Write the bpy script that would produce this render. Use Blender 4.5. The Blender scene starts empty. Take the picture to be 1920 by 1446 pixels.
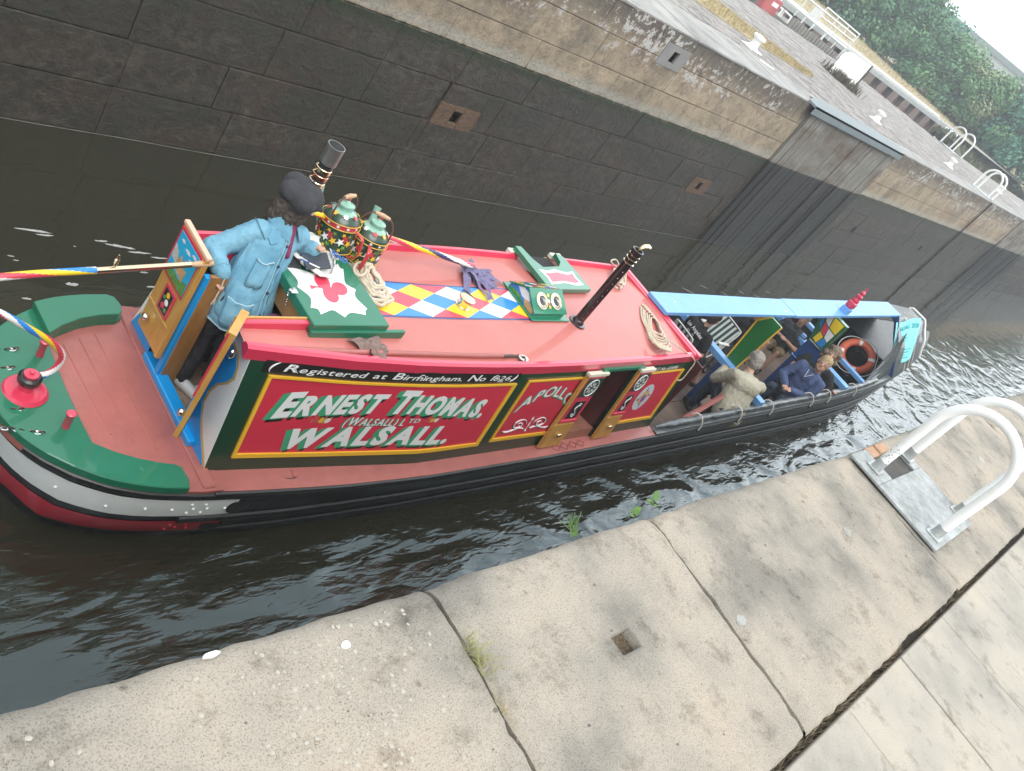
import bpy, bmesh, math, random
from mathutils import Vector, Matrix, noise
from math import pi, sin, cos, radians, atan2, sqrt
S = bpy.context.scene
COL = S.collection
# ---------------------------------------------------------------- camera
R_ = ((0.63897318, -0.53047138, 0.5570578), (-0.04711995, -0.74980904, -0.65997433), (0.76778447, 0.39545736, -0.50410365))
FPX = 1613.745
CX, CY, CZ = 0.0, 0.0, 5.75
cam = bpy.data.cameras.new('camera'); co = bpy.data.objects.new('camera', cam); COL.objects.link(co)
rt, dn, fw = [Vector(r) for r in R_]
co.matrix_world = Matrix(((rt.x, -dn.x, -fw.x, CX), (rt.y, -dn.y, -fw.y, CY), (rt.z, -dn.z, -fw.z, CZ), (0, 0, 0, 1)))
cam.sensor_width = 36; cam.lens = FPX / 1920 * 36; cam.clip_start = .05; cam.clip_end = 2500
S.camera = co
def ray(u, v):
    a, b = (u - 960) / FPX, (v - 723) / FPX
    return rt * a + dn * b + fw
def onx(u, v, x): d = ray(u, v); k = (x - CX) / d.x; return Vector((x, CY + d.y * k, CZ + d.z * k))
def ony(u, v, y): d = ray(u, v); k = (y - CY) / d.y; return Vector((CX + d.x * k, y, CZ + d.z * k))
def onz(u, v, z): d = ray(u, v); k = (z - CZ) / d.z; return Vector((CX + d.x * k, CY + d.y * k, z))
# ---------------------------------------------------------------- world and sun (bright overcast)
SUN_EL, SUN_AZ = radians(56), radians(-112)
W = bpy.data.worlds.new('World'); S.world = W; W.use_nodes = True
nt = W.node_tree; bg = nt.nodes['Background']
sky = nt.nodes.new('ShaderNodeTexSky'); sky.sky_type = 'NISHITA'; sky.sun_disc = False
sky.sun_elevation = SUN_EL; sky.sun_rotation = pi / 2 - SUN_AZ; sky.dust_density = 4; sky.air_density = 1.5
hs = nt.nodes.new('ShaderNodeHueSaturation'); hs.inputs['Saturation'].default_value = .32; hs.inputs['Value'].default_value = 1.0
mx = nt.nodes.new('ShaderNodeMixRGB'); mx.inputs[0].default_value = .6
tc = nt.nodes.new('ShaderNodeTexCoord'); cn = nt.nodes.new('ShaderNodeTexNoise'); cn.inputs['Scale'].default_value = 2.2; cn.inputs['Detail'].default_value = 5
cr = nt.nodes.new('ShaderNodeValToRGB'); cr.color_ramp.elements[0].position = .3; cr.color_ramp.elements[1].position = .7
cr.color_ramp.elements[0].color = (12.0, 13.2, 14.2, 1); cr.color_ramp.elements[1].color = (18.0, 18.8, 19.4, 1)
L = nt.links.new
L(tc.outputs['Generated'], cn.inputs['Vector']); L(cn.outputs['Fac'], cr.inputs[0])
L(sky.outputs[0], hs.inputs['Color']); L(hs.outputs[0], mx.inputs[1]); L(cr.outputs[0], mx.inputs[2]); 
dt = nt.nodes.new('ShaderNodeVectorMath'); dt.operation = 'DOT_PRODUCT'; L(tc.outputs['Generated'], dt.inputs[0]); dt.inputs[1].default_value = (cos(radians(18)) * cos(radians(10)), cos(radians(18)) * sin(radians(10)), sin(radians(18)))
def wmath(op, a, b_):
    x = nt.nodes.new('ShaderNodeMath'); x.operation = op
    if isinstance(a, float): x.inputs[0].default_value = a
    else: L(a, x.inputs[0])
    x.inputs[1].default_value = b_; return x.outputs[0]
gl = wmath('ADD', wmath('MULTIPLY', wmath('POWER', wmath('MAXIMUM', dt.outputs['Value'], 0.), 6.), 1.15), .92)
vm = nt.nodes.new('ShaderNodeVectorMath'); vm.operation = 'SCALE'; L(mx.outputs[0], vm.inputs[0]); L(gl, vm.inputs['Scale']); L(vm.outputs[0], bg.inputs['Color'])
bg.inputs['Strength'].default_value = .09
sl = bpy.data.lights.new('sun', 'SUN'); sl.energy = 1.5; sl.angle = radians(45); sl.color = (1, .96, .9)
so = bpy.data.objects.new('sun', sl); COL.objects.link(so)
sd = Vector((cos(SUN_EL) * cos(SUN_AZ), cos(SUN_EL) * sin(SUN_AZ), sin(SUN_EL)))
so.rotation_euler = sd.to_track_quat('Z', 'Y').to_euler(); so.location = (0, 0, 30)
S.view_settings.view_transform = 'Standard'; S.view_settings.look = 'None'; S.view_settings.gamma = 1
S.view_settings.exposure = .62
S.render.engine = 'CYCLES'
rnd = random.Random(7)
# ---------------------------------------------------------------- materials
MATS = {}
def mat(name, col, rough=.6, var=.12, scale=6., bump=0., bscale=None, spec=.5, metal=0., coat=0., coatr=.08, col2=None, grunge=0., stretch=None, detail=6, objspace=False):
    if name in MATS: return MATS[name]
    m = bpy.data.materials.new(name); m.use_nodes = True; n = m.node_tree; b = n.nodes['Principled BSDF']
    b.inputs['Roughness'].default_value = rough; b.inputs['Metallic'].default_value = metal
    b.inputs['Specular IOR Level'].default_value = spec; b.inputs['Coat Weight'].default_value = coat; b.inputs['Coat Roughness'].default_value = coatr
    g = n.nodes.new('ShaderNodeTexCoord') if objspace else n.nodes.new('ShaderNodeNewGeometry')
    src = g.outputs['Object'] if objspace else g.outputs['Position']
    if stretch:
        mp = n.nodes.new('ShaderNodeMapping'); mp.inputs['Scale'].default_value = stretch; n.links.new(src, mp.inputs[0]); src = mp.outputs[0]
    t = n.nodes.new('ShaderNodeTexNoise'); t.inputs['Scale'].default_value = scale; t.inputs['Detail'].default_value = detail; t.inputs['Roughness'].default_value = .65
    n.links.new(src, t.inputs['Vector'])
    r = n.nodes.new('ShaderNodeValToRGB'); n.links.new(t.outputs['Fac'], r.inputs[0])
    e = r.color_ramp.elements; e[0].position = .3; e[1].position = .7
    c2 = col2 if col2 else [min(1, c * (1 + var)) for c in col]
    c1 = col if col2 else [c * (1 - var) for c in col]
    e[0].color = (*c1, 1); e[1].color = (*c2, 1)
    out = r.outputs[0]
    if grunge > 0:
        t2 = n.nodes.new('ShaderNodeTexNoise'); t2.inputs['Scale'].default_value = scale * .35; t2.inputs['Detail'].default_value = 8; t2.inputs['Roughness'].default_value = .75
        n.links.new(src, t2.inputs['Vector'])
        r2 = n.nodes.new('ShaderNodeValToRGB'); r2.color_ramp.elements[0].position = .35; r2.color_ramp.elements[1].position = .62
        k = 1 - grunge; r2.color_ramp.elements[0].color = (k, k, k * .96, 1); r2.color_ramp.elements[1].color = (1, 1, 1, 1)
        n.links.new(t2.outputs['Fac'], r2.inputs[0])
        mm = n.nodes.new('ShaderNodeMixRGB'); mm.blend_type = 'MULTIPLY'; mm.inputs[0].default_value = 1
        n.links.new(out, mm.inputs[1]); n.links.new(r2.outputs[0], mm.inputs[2]); out = mm.outputs[0]
        rr = n.nodes.new('ShaderNodeMapRange'); rr.inputs[3].default_value = min(1, rough + .25); rr.inputs[4].default_value = rough
        n.links.new(t2.outputs['Fac'], rr.inputs[0]); n.links.new(rr.outputs[0], b.inputs['Roughness'])
    n.links.new(out, b.inputs['Base Color'])
    if bump > 0:
        t3 = n.nodes.new('ShaderNodeTexNoise'); t3.inputs['Scale'].default_value = bscale or scale * 4; t3.inputs['Detail'].default_value = 7
        n.links.new(src, t3.inputs['Vector']); bp = n.nodes.new('ShaderNodeBump'); bp.inputs['Strength'].default_value = min(1, bump); bp.inputs['Distance'].default_value = min(.02, .22 / (bscale or scale * 4))
        n.links.new(t3.outputs['Fac'], bp.inputs['Height']); n.links.new(bp.outputs[0], b.inputs['Normal'])
    MATS[name] = m; return m
def nd(m, t, **kw):
    x = m.node_tree.nodes.new(t)
    for k, v in kw.items():
        if k in x.inputs: x.inputs[k].default_value = v
        else: setattr(x, k, v)
    return x
# ---------------------------------------------------------------- mesh building
class MB:
    def __init__(s): s.v = []; s.f = []; s.mi = []; s.mats = []; s.cur = 0
    def m(s, mt):
        if mt not in s.mats: s.mats.append(mt)
        s.cur = s.mats.index(mt); return s
    def add(s, vs, fs):
        o = len(s.v); s.v += [tuple(p) for p in vs]
        for f in fs: s.f.append(tuple(i + o for i in f)); s.mi.append(s.cur)
        return s
    def box(s, x0, x1, y0, y1, z0, z1, M=None):
        vs = [Vector((x, y, z)) for x in (x0, x1) for y in (y0, y1) for z in (z0, z1)]
        if M is not None: vs = [M @ p for p in vs]
        return s.add(vs, [(0, 1, 3, 2), (4, 6, 7, 5), (0, 4, 5, 1), (2, 3, 7, 6), (0, 2, 6, 4), (1, 5, 7, 3)])
    def bbox(s, x0, x1, y0, y1, z0, z1, b=.01, M=None):
        """box with chamfered edges"""
        vs = []; idx = {}
        X = (x0, x1); Y = (y0, y1); Z = (z0, z1)
        for i in (0, 1):
            for j in (0, 1):
                for k in (0, 1):
                    sx, sy, sz = 1 - 2 * i, 1 - 2 * j, 1 - 2 * k
                    for a, p in enumerate(((X[i], Y[j] + sy * b, Z[k] + sz * b), (X[i] + sx * b, Y[j], Z[k] + sz * b), (X[i] + sx * b, Y[j] + sy * b, Z[k]))):
                        idx[i, j, k, a] = len(vs); vs.append(Vector(p))
        if M is not None: vs = [M @ p for p in vs]
        F = []
        for i in (0, 1):
            F.append([idx[i, 0, 0, 0], idx[i, 0, 1, 0], idx[i, 1, 1, 0], idx[i, 1, 0, 0]][::1 - 2 * i])
            F.append([idx[0, i, 0, 1], idx[1, i, 0, 1], idx[1, i, 1, 1], idx[0, i, 1, 1]][::1 - 2 * i])
            F.append([idx[0, 0, i, 2], idx[0, 1, i, 2], idx[1, 1, i, 2], idx[1, 0, i, 2]][::1 - 2 * i])
            for j in (0, 1):
                F.append([idx[i, j, 0, 0], idx[i, j, 1, 0], idx[i, j, 1, 1], idx[i, j, 0, 1]])
                F.append([idx[i, 0, j, 0], idx[i, 1, j, 0], idx[i, 1, j, 2], idx[i, 0, j, 2]])
                F.append([idx[0, i, j, 1], idx[1, i, j, 1], idx[1, i, j, 2], idx[0, i, j, 2]])
                for k in (0, 1): F.append([idx[i, j, k, 0], idx[i, j, k, 1], idx[i, j, k, 2]])
        return s.add(vs, F)
    def prism(s, pts, z0, z1, M=None):
        n = len(pts); vs = [Vector((p[0], p[1], z0)) for p in pts] + [Vector((p[0], p[1], z1)) for p in pts]
        if M is not None: vs = [M @ p for p in vs]
        return s.add(vs, [tuple(range(n))[::-1], tuple(range(n, 2 * n))] + [(i, (i + 1) % n, n + (i + 1) % n, n + i) for i in range(n)])
    def tube(s, path, r, n=8, cap=True, twist=None, flat=1.0):
        """path: points; r: number or list; twist=(materials, pitch) paints helical bands"""
        P = [Vector(p) for p in path]; k = len(P)
        rr = r if isinstance(r, (list, tuple)) else [r] * k
        up = None; vs = []; L_ = 0; Ls = [0]
        for i in range(1, k): L_ += (P[i] - P[i - 1]).length; Ls.append(L_)
        for i in range(k):
            t = (P[min(i + 1, k - 1)] - P[max(i - 1, 0)]).normalized()
            if up is None: up = Vector((0, 0, 1)) if abs(t.z) < .9 else Vector((1, 0, 0))
            a = t.cross(up)
            if a.length < 1e-6: a = t.orthogonal()
            a.normalize(); up = a.cross(t).normalized()
            for j in range(n):
                th = 2 * pi * j / n; vs.append(P[i] + a * cos(th) * rr[i] + up * sin(th) * rr[i] * flat)
        o = len(s.v); s.v += [tuple(p) for p in vs]
        for i in range(k - 1):
            for j in range(n):
                s.f.append((o + i * n + j, o + i * n + (j + 1) % n, o + (i + 1) * n + (j + 1) % n, o + (i + 1) * n + j))
                if twist:
                    q = int(((j / n) + Ls[i] / twist[1]) * len(twist[0]) * twist[2]) % len(twist[0]); s.m(twist[0][q])
                s.mi.append(s.cur)
        if cap:
            s.f.append(tuple(o + j for j in range(n))[::-1]); s.mi.append(s.cur)
            s.f.append(tuple(o + (k - 1) * n + j for j in range(n))); s.mi.append(s.cur)
        return s
    def lathe(s, prof, c=(0, 0, 0), n=20, M=None, cap=True):
        """prof: (r,z[,material]) list"""
        o = len(s.v); vs = []
        for p in prof:
            for j in range(n):
                th = 2 * pi * j / n; vs.append(Vector((c[0] + p[0] * cos(th), c[1] + p[0] * sin(th), c[2] + p[1])))
        if M is not None: vs = [M @ p for p in vs]
        s.v += [tuple(p) for p in vs]
        for i in range(len(prof) - 1):
            if len(prof[i]) > 2: s.m(prof[i][2])
            for j in range(n):
                s.f.append((o + i * n + j, o + i * n + (j + 1) % n, o + (i + 1) * n + (j + 1) % n, o + (i + 1) * n + j)); s.mi.append(s.cur)
        if cap:
            s.f.append(tuple(o + j for j in range(n))[::-1]); s.mi.append(s.cur)
            s.f.append(tuple(o + (len(prof) - 1) * n + j for j in range(n))); s.mi.append(s.cur)
        return s
    def grid(s, fn, nu, nv, flip=False):
        o = len(s.v)
        for i in range(nu + 1):
            for j in range(nv + 1): s.v.append(tuple(fn(i / nu, j / nv)))
        for i in range(nu):
            for j in range(nv):
                a = o + i * (nv + 1) + j; f = (a, a + nv + 1, a + nv + 2, a + 1)
                s.f.append(f[::-1] if flip else f); s.mi.append(s.cur)
        return s
    def ball(s, c, r, nu=10, nv=7, M=None):
        if not isinstance(r, (list, tuple)): r = (r, r, r)
        prof = []
        o = len(s.v); vs = [Vector((c[0], c[1], c[2] - r[2]))]
        for i in range(1, nv):
            ph = -pi / 2 + pi * i / nv
            for j in range(nu):
                th = 2 * pi * j / nu; vs.append(Vector((c[0] + r[0] * cos(ph) * cos(th), c[1] + r[1] * cos(ph) * sin(th), c[2] + r[2] * sin(ph))))
        vs.append(Vector((c[0], c[1], c[2] + r[2])))
        if M is not None: vs = [M @ p for p in vs]
        F = [(0, 1 + (j + 1) % nu, 1 + j) for j in range(nu)]
        for i in range(nv - 2):
            for j in range(nu):
                F.append((1 + i * nu + j, 1 + i * nu + (j + 1) % nu, 1 + (i + 1) * nu + (j + 1) % nu, 1 + (i + 1) * nu + j))
        t = len(vs) - 1; b = 1 + (nv - 2) * nu
        F += [(b + j, b + (j + 1) % nu, t) for j in range(nu)]
        return s.add(vs, F)
    def mesh(s, name, smooth=False):
        me = bpy.data.meshes.new(name); me.from_pydata(s.v, [], s.f)
        for m_ in s.mats: me.materials.append(m_)
        me.polygons.foreach_set('material_index', s.mi)
        if smooth: me.polygons.foreach_set('use_smooth', [True] * len(s.f))
        me.update(); return me
    def build(s, name, parent=None, mt=None, smooth=False, auto=True, kind=None, label=None, loc=None):
        if mt is not None: s.mats = [mt]; s.mi = [0] * len(s.f)
        me = s.mesh(name, smooth)
        if smooth and auto: 
            try: me.set_sharp_from_angle(angle=radians(40))
            except Exception: pass
        o = bpy.data.objects.new(name, me); COL.objects.link(o)
        if parent is not None: setparent(o, parent)
        if loc is not None: o.location = loc
        if kind: o['kind'] = kind
        if label: o['label'] = label
        return o
WM = {}
def setparent(o, p):
    """keeps the child's world position (things sit at their base, unrotated)"""
    o.parent = p
    w = WM.get(p.name, Vector((0, 0, 0)))
    o.matrix_parent_inverse = Matrix.Translation(-w)
    WM[o.name] = w if False else Vector((0, 0, 0))
def thing(name, label, cat, loc=(0, 0, 0), group=None):
    o = bpy.data.objects.new(name, None); COL.objects.link(o); o.empty_display_size = .2
    o.location = loc; o['label'] = label; o['category'] = cat
    if group: o['group'] = group
    WM[o.name] = Vector(loc); return o
def tag(o, label, cat, group=None):
    o['label'] = label; o['category'] = cat
    if group: o['group'] = group
    return o
def struct(o): o['kind'] = 'structure'; return o
def lerp(xs, ys, x):
    if x <= xs[0]: return ys[0]
    for i in range(1, len(xs)):
        if x <= xs[i]: k = (x - xs[i - 1]) / (xs[i] - xs[i - 1]); return ys[i - 1] + (ys[i] - ys[i - 1]) * k
    return ys[-1]
def smoothpath(P, n=6, closed=False):
    P = [Vector(p) for p in P]; out = []
    k = len(P); rng = range(k if closed else k - 1)
    for i in rng:
        if closed: a, b, c, d = P[(i - 1) % k], P[i], P[(i + 1) % k], P[(i + 2) % k]
        else: a, b, c, d = P[max(i - 1, 0)], P[i], P[i + 1], P[min(i + 2, k - 1)]
        for j in range(n):
            t = j / n
            out.append(.5 * ((2 * b) + (c - a) * t + (2 * a - 5 * b + 4 * c - d) * t * t + (3 * b - a - 3 * c + d) * t ** 3))
    if not closed: out.append(P[-1])
    return out
def fnoise(x, y, z, s=1.): return noise.noise(Vector((x * s, y * s, z * s)))
T = 3.9675
YF = 8.665

TMP = bpy.data.scenes.new('scratch')
def evaluated_mesh(o):
    TMP.collection.objects.link(o); vl = TMP.view_layers[0]; vl.update(); dg = vl.depsgraph; dg.update()
    me = bpy.data.meshes.new_from_object(o.evaluated_get(dg)); TMP.collection.objects.unlink(o); return me
# ================================================================ SETTING
# ---- materials of the place
def wall_material(name='wall_stone', timber=False):
    m = bpy.data.materials.new(name); m.use_nodes = True; b = m.node_tree.nodes['Principled BSDF']; ln = m.node_tree.links.new
    g = nd(m, 'ShaderNodeNewGeometry'); oi = nd(m, 'ShaderNodeObjectInfo')
    sp = nd(m, 'ShaderNodeSeparateXYZ'); ln(g.outputs['Position'], sp.inputs[0])
    def tex(scale, detail=8, rough=.7, stretch=None, off=0):
        mp = nd(m, 'ShaderNodeMapping'); mp.inputs['Location'].default_value = (off, off, off)
        if stretch: mp.inputs['Scale'].default_value = stretch
        ln(g.outputs['Position'], mp.inputs[0]); t = nd(m, 'ShaderNodeTexNoise', Scale=scale, Detail=detail, Roughness=rough); ln(mp.outputs[0], t.inputs['Vector']); return t.outputs['Fac']
    def ramp(src, stops):
        r = nd(m, 'ShaderNodeValToRGB'); ln(src, r.inputs[0]); e = r.color_ramp.elements
        while len(e) < len(stops): e.new(.5)
        for i, (p, c) in enumerate(stops): e[i].position = p; e[i].color = (*c, 1) if len(c) == 3 else c
        return r.outputs[0]
    def mixc(f, a, c, mode='MIX'):
        x = nd(m, 'ShaderNodeMixRGB'); x.blend_type = mode
        if isinstance(f, float): x.inputs[0].default_value = f
        else: ln(f, x.inputs[0])
        ln(a, x.inputs[1]); ln(c, x.inputs[2]) if not isinstance(c, tuple) else setattr(x.inputs[2], 'default_value', (*c, 1)); return x.outputs[0]
    def mth(op, a, c, cl=False):
        x = nd(m, 'ShaderNodeMath'); x.operation = op; x.use_clamp = cl
        for i, q in enumerate((a, c)):
            if isinstance(q, (int, float)): x.inputs[i].default_value = q
            else: ln(q, x.inputs[i])
        return x.outputs[0]
    st = (5, 5, .35) if timber else None
    n1 = tex(1.3, 8, .7, st); n2 = tex(7, 9, .75, st, 3); n3 = tex(.55, 6, .6, (1, 1, 2.2), 9); n4 = tex(26, 5, .8, st, 5)
    k = (0, 0, 0), (1, 1, 1)
    if timber:
        dry = ramp(n2, [(.28, (.09, .08, .065)), (.48, (.25, .235, .205)), (.72, (.44, .43, .39))])
        wet = ramp(n2, [(.3, (.010, .010, .009)), (.55, (.032, .029, .026)), (.75, (.075, .068, .060))])
        dry = mixc(ramp(n3, [(.45, k[0]), (.7, k[1])]), dry, (.13, .085, .055))
    else:
        dry = ramp(n1, [(.28, (.16, .14, .105)), (.42, (.29, .24, .175)), (.55, (.42, .335, .235)), (.72, (.48, .37, .275))])
        dry = mixc(ramp(n3, [(.5, k[0]), (.72, (.6, .6, .6))]), dry, (.22, .13, .10))
        dry = mixc(ramp(n2, [(.25, (.75, .75, .75)), (.5, k[0])]), dry, (.075, .068, .058))
        # dark weathered crust near the top of the wall
        zt = mth('ADD', sp.outputs['Z'], mth('MULTIPLY', mth('SUBTRACT', n1, .5), 1.5))
        f = mth('MULTIPLY', mth('SUBTRACT', zt, 3.42), 3.0, True)
        dry = mixc(mth('MULTIPLY', f, .7), dry, ramp(n4, [(.3, (.035, .033, .033)), (.7, (.11, .10, .095))]))
        # pale flaking patches
        fl = ramp(mth('MULTIPLY', n2, mth('ADD', n3, .55)), [(.60, k[0]), (.625, k[1])])
        fl = mth('MULTIPLY', fl, mth('MULTIPLY', mth('SUBTRACT', sp.outputs['Z'], 3.1), 4, True))
        dry = mixc(fl, dry, (.52, .50, .47))
        wet = ramp(n2, [(.3, (.024, .019, .0140)), (.5, (.056, .0455, .035)), (.72, (.115, .094, .073))])
        wet = mixc(ramp(n1, [(.52, k[0]), (.74, (.6, .6, .6))]), wet, (.075, .036, .022))
        gm = mth('MULTIPLY', ramp(n3, [(.47, k[0]), (.56, k[1])]), ramp(n2, [(.45, k[0]), (.6, k[1])]))
        wet = mixc(mth('MULTIPLY', gm, .8), wet, (.018, .026, .017))
    if not timber:
        for zi in (.62, 1.22, 1.88):
            l_ = mth('SUBTRACT', 1, mth('MULTIPLY', mth('ABSOLUTE', mth('SUBTRACT', mth('ADD', sp.outputs['Z'], mth('MULTIPLY', mth('SUBTRACT', n1, .5), .03)), zi - .004), 0), 110, True))
            wet = mixc(mth('MULTIPLY', l_, ramp(n2, [(.5, k[0]), (.6, (.7, .7, .7))])), wet, (.17, .155, .135))
    oi_v = mth('ADD', mth('MULTIPLY', oi.outputs['Random'], .08), .96)
    # water line: wet below, dry above, with crust and weed at the boundary
    zz = mth('ADD', sp.outputs['Z'], mth('MULTIPLY', mth('SUBTRACT', n2, .5), .16))
    lim = 2.44
    fw_ = mth('MULTIPLY', mth('SUBTRACT', zz, lim), 30, True)
    if not timber:
        cr_ = mth('SUBTRACT', 1, mth('MULTIPLY', mth('ABSOLUTE', mth('SUBTRACT', zz, lim + .10), 0), 7, True))
        dry = mixc(mth('MULTIPLY', cr_, ramp(n4, [(.4, (.2, .2, .2)), (.6, k[1])])), dry, (.42, .42, .38))
        gr_ = mth('SUBTRACT', 1, mth('MULTIPLY', mth('ABSOLUTE', mth('SUBTRACT', zz, lim - .04), 0), 7, True))
        wet = mixc(gr_, wet, (.022, .032, .010))
    c = mixc(fw_, wet, dry)
    vv = nd(m, 'ShaderNodeMixRGB'); vv.blend_type = 'MULTIPLY'; vv.inputs[0].default_value = 1; ln(c, vv.inputs[1]); ln(oi_v, vv.inputs[2])
    ln(vv.outputs[0], b.inputs['Base Color'])
    rg = nd(m, 'ShaderNodeMapRange'); rg.inputs[3].default_value = .38; rg.inputs[4].default_value = .9; ln(fw_, rg.inputs[0]); ln(rg.outputs[0], b.inputs['Roughness'])
    b.inputs['Specular IOR Level'].default_value = .4
    bp = nd(m, 'ShaderNodeBump', Strength=1., Distance=.05); ln(n2, bp.inputs['Height'])
    bp2 = nd(m, 'ShaderNodeBump', Strength=.6, Distance=.012); ln(n4, bp2.inputs['Height']); ln(bp.outputs[0], bp2.inputs['Normal']); ln(bp2.outputs[0], b.inputs['Normal'])
    return m
M_wall = wall_material(); M_fender = wall_material('wall_timber', True)
def coping_material(name, cols, speck=.5, sc=1.):
    m = bpy.data.materials.new(name); m.use_nodes = True; b = m.node_tree.nodes['Principled BSDF']; ln = m.node_tree.links.new
    g = nd(m, 'ShaderNodeNewGeometry'); oi = nd(m, 'ShaderNodeObjectInfo')
    def tex(scale, detail=8, rough=.7, kind='ShaderNodeTexNoise'):
        t = nd(m, kind, Scale=scale * sc)
        if kind == 'ShaderNodeTexNoise': t.inputs['Detail'].default_value = detail; t.inputs['Roughness'].default_value = rough
        ln(g.outputs['Position'], t.inputs['Vector']); return t
    def ramp(src, stops):
        r = nd(m, 'ShaderNodeValToRGB'); ln(src, r.inputs[0]); e = r.color_ramp.elements
        while len(e) < len(stops): e.new(.5)
        for i, (p, c) in enumerate(stops): e[i].position = p; e[i].color = (*c, 1)
        return r.outputs[0]
    a = ramp(tex(2.2, 5, .55).outputs['Fac'], [(.34, cols[0]), (.48, cols[1]), (.6, cols[2]), (.72, cols[3])])
    gry = ramp(tex(210, 4, .8).outputs['Fac'], [(.30, (1 - speck,) * 3), (.5, (1, 1, 1)), (.66, (1.0, 1.0, 1.0)), (.74, (1.12, 1.12, 1.12))])
    x = nd(m, 'ShaderNodeMixRGB'); x.blend_type = 'MULTIPLY'; x.inputs[0].default_value = 1; ln(a, x.inputs[1]); ln(gry, x.inputs[2])
    st = ramp(tex(7, 9, .75).outputs['Fac'], [(.33, (.50, .48, .45)), (.47, (1, 1, 1))])
    vo = nd(m, 'ShaderNodeTexVoronoi', Scale=9 * sc); ln(g.outputs['Position'], vo.inputs['Vector']); spot = ramp(vo.outputs['Distance'], [(.05, (.42, .40, .37)), (.13, (1, 1, 1))])
    y = nd(m, 'ShaderNodeMixRGB'); y.blend_type = 'MULTIPLY'; y.inputs[0].default_value = .75; ln(x.outputs[0], y.inputs[1]); ln(st, y.inputs[2])
    y2 = nd(m, 'ShaderNodeMixRGB'); y2.blend_type = 'MULTIPLY'; ln(ramp(tex(1.7, 2, .5).outputs['Fac'], [(.48, (0, 0, 0)), (.6, (.8, .8, .8))]), y2.inputs[0]); ln(y.outputs[0], y2.inputs[1]); ln(spot, y2.inputs[2]); y = y2
    ln(y.outputs[0], b.inputs['Base Color']); b.inputs['Roughness'].default_value = .88; b.inputs['Specular IOR Level'].default_value = .25
    bp = nd(m, 'ShaderNodeBump', Strength=.7, Distance=.006); ln(tex(60, 6, .8).outputs['Fac'], bp.inputs['Height'])
    bp2 = nd(m, 'ShaderNodeBump', Strength=.5, Distance=.02); ln(tex(9, 8, .7).outputs['Fac'], bp2.inputs['Height']); ln(bp.outputs[0], bp2.inputs['Normal']); ln(bp2.outputs[0], b.inputs['Normal'])
    return m
M_coping = coping_material('coping_sandstone', [(.235, .218, .188), (.345, .312, .262), (.405, .358, .295), (.44, .372, .297)], .75)
M_paver = coping_material('paver_concrete', [(.31, .29, .255), (.39, .36, .31), (.44, .40, .335), (.47, .42, .35)], .35)
M_conc = coping_material('pale_concrete', [(.25, .245, .235), (.32, .315, .30), (.36, .355, .34), (.40, .39, .37)], .3, .6)
M_setts = coping_material('setts_stone', [(.22, .21, .20), (.30, .28, .265), (.37, .35, .33), (.35, .31, .29)], .35, .8)
M_dirt = mat('joint_soil', (.045, .035, .025), .95, .5, 30, 1., 60)
M_white = mat('white_paint', (.80, .80, .78), .35, .03, 8, .15, 25, grunge=.08)
M_flake = mat('worn_white_paint', (.72, .72, .70), .7, .08, 20)
M_dry = mat('dry_grass', (.36, .29, .15), .9, .3, 3, col2=(.50, .42, .25))
M_drydark = mat('dry_grass_ground', (.30, .25, .15), .95, .3, 1.2, 1, 18, col2=(.46, .39, .25))
M_green = mat('green_leaf', (.05, .12, .02), .6, .3, 9, col2=(.10, .20, .03))
M_galv = mat('galvanised_steel', (.50, .52, .52), .42, .25, 14, .2, 60, metal=.75, grunge=.25)
# ---- water
mw = bpy.data.materials.new('canal_water'); mw.use_nodes = True; b = mw.node_tree.nodes['Principled BSDF']; ln = mw.node_tree.links.new
b.inputs['Base Color'].default_value = (.026, .024, .015, 1); b.inputs['Roughness'].default_value = .06; b.inputs['IOR'].default_value = 1.72; b.inputs['Specular Tint'].default_value = (.72, .93, 1.0, 1)
g = nd(mw, 'ShaderNodeNewGeometry')
def wtex(sc, rot, scl, det, dist, rough=.55):
    mp = nd(mw, 'ShaderNodeMapping'); mp.inputs['Rotation'].default_value = (0, 0, rot); mp.inputs['Scale'].default_value = sc; ln(g.outputs['Position'], mp.inputs[0])
    t = nd(mw, 'ShaderNodeTexNoise', Scale=scl, Detail=det, Roughness=rough, Distortion=dist); ln(mp.outputs[0], t.inputs['Vector']); return t.outputs['Fac']
n1 = wtex((1, 2.2, 1), .75, .75, 1.5, 1.2, .45); n2 = wtex((1, 3.6, 1), 1.15, 3.6, 1.5, .8, .4); n3 = wtex((1, 4, 1), 1.3, 11, 2, .6, .5)
# ripples are livelier on the open, near side of the boat and calm in the lee of the far wall
sp = nd(mw, 'ShaderNodeSeparateXYZ'); ln(g.outputs['Position'], sp.inputs[0])
def wm(op, a, c, cl=False):
    x = nd(mw, 'ShaderNodeMath'); x.operation = op; x.use_clamp = cl
    for i, q in enumerate((a, c)):
        if isinstance(q, (int, float)): x.inputs[i].default_value = q
        else: ln(q, x.inputs[i])
    return x.outputs[0]
calm = nd(mw, 'ShaderNodeMapRange'); calm.interpolation_type = 'SMOOTHSTEP'
for i, v in zip((1, 2, 3, 4), (3.2, 5.6, 1, .10)): calm.inputs[i].default_value = v
ln(sp.outputs['Y'], calm.inputs[0])
h = wm('ADD', wm('MULTIPLY', n1, 1.0), wm('MULTIPLY', n2, .10)); h = wm('ADD', h, wm('MULTIPLY', n3, .020))
h = wm('MULTIPLY', h, calm.outputs[0])
bp = nd(mw, 'ShaderNodeBump', Strength=1., Distance=.12); ln(h, bp.inputs['Height']); ln(bp.outputs[0], b.inputs['Normal'])
struct(MB().add([(-60, .4, 0), (160, .4, 0), (160, YF + .3, 0), (-60, YF + .3, 0)], [(0, 1, 2, 3)]).build('canal_water', mt=mw))
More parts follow.
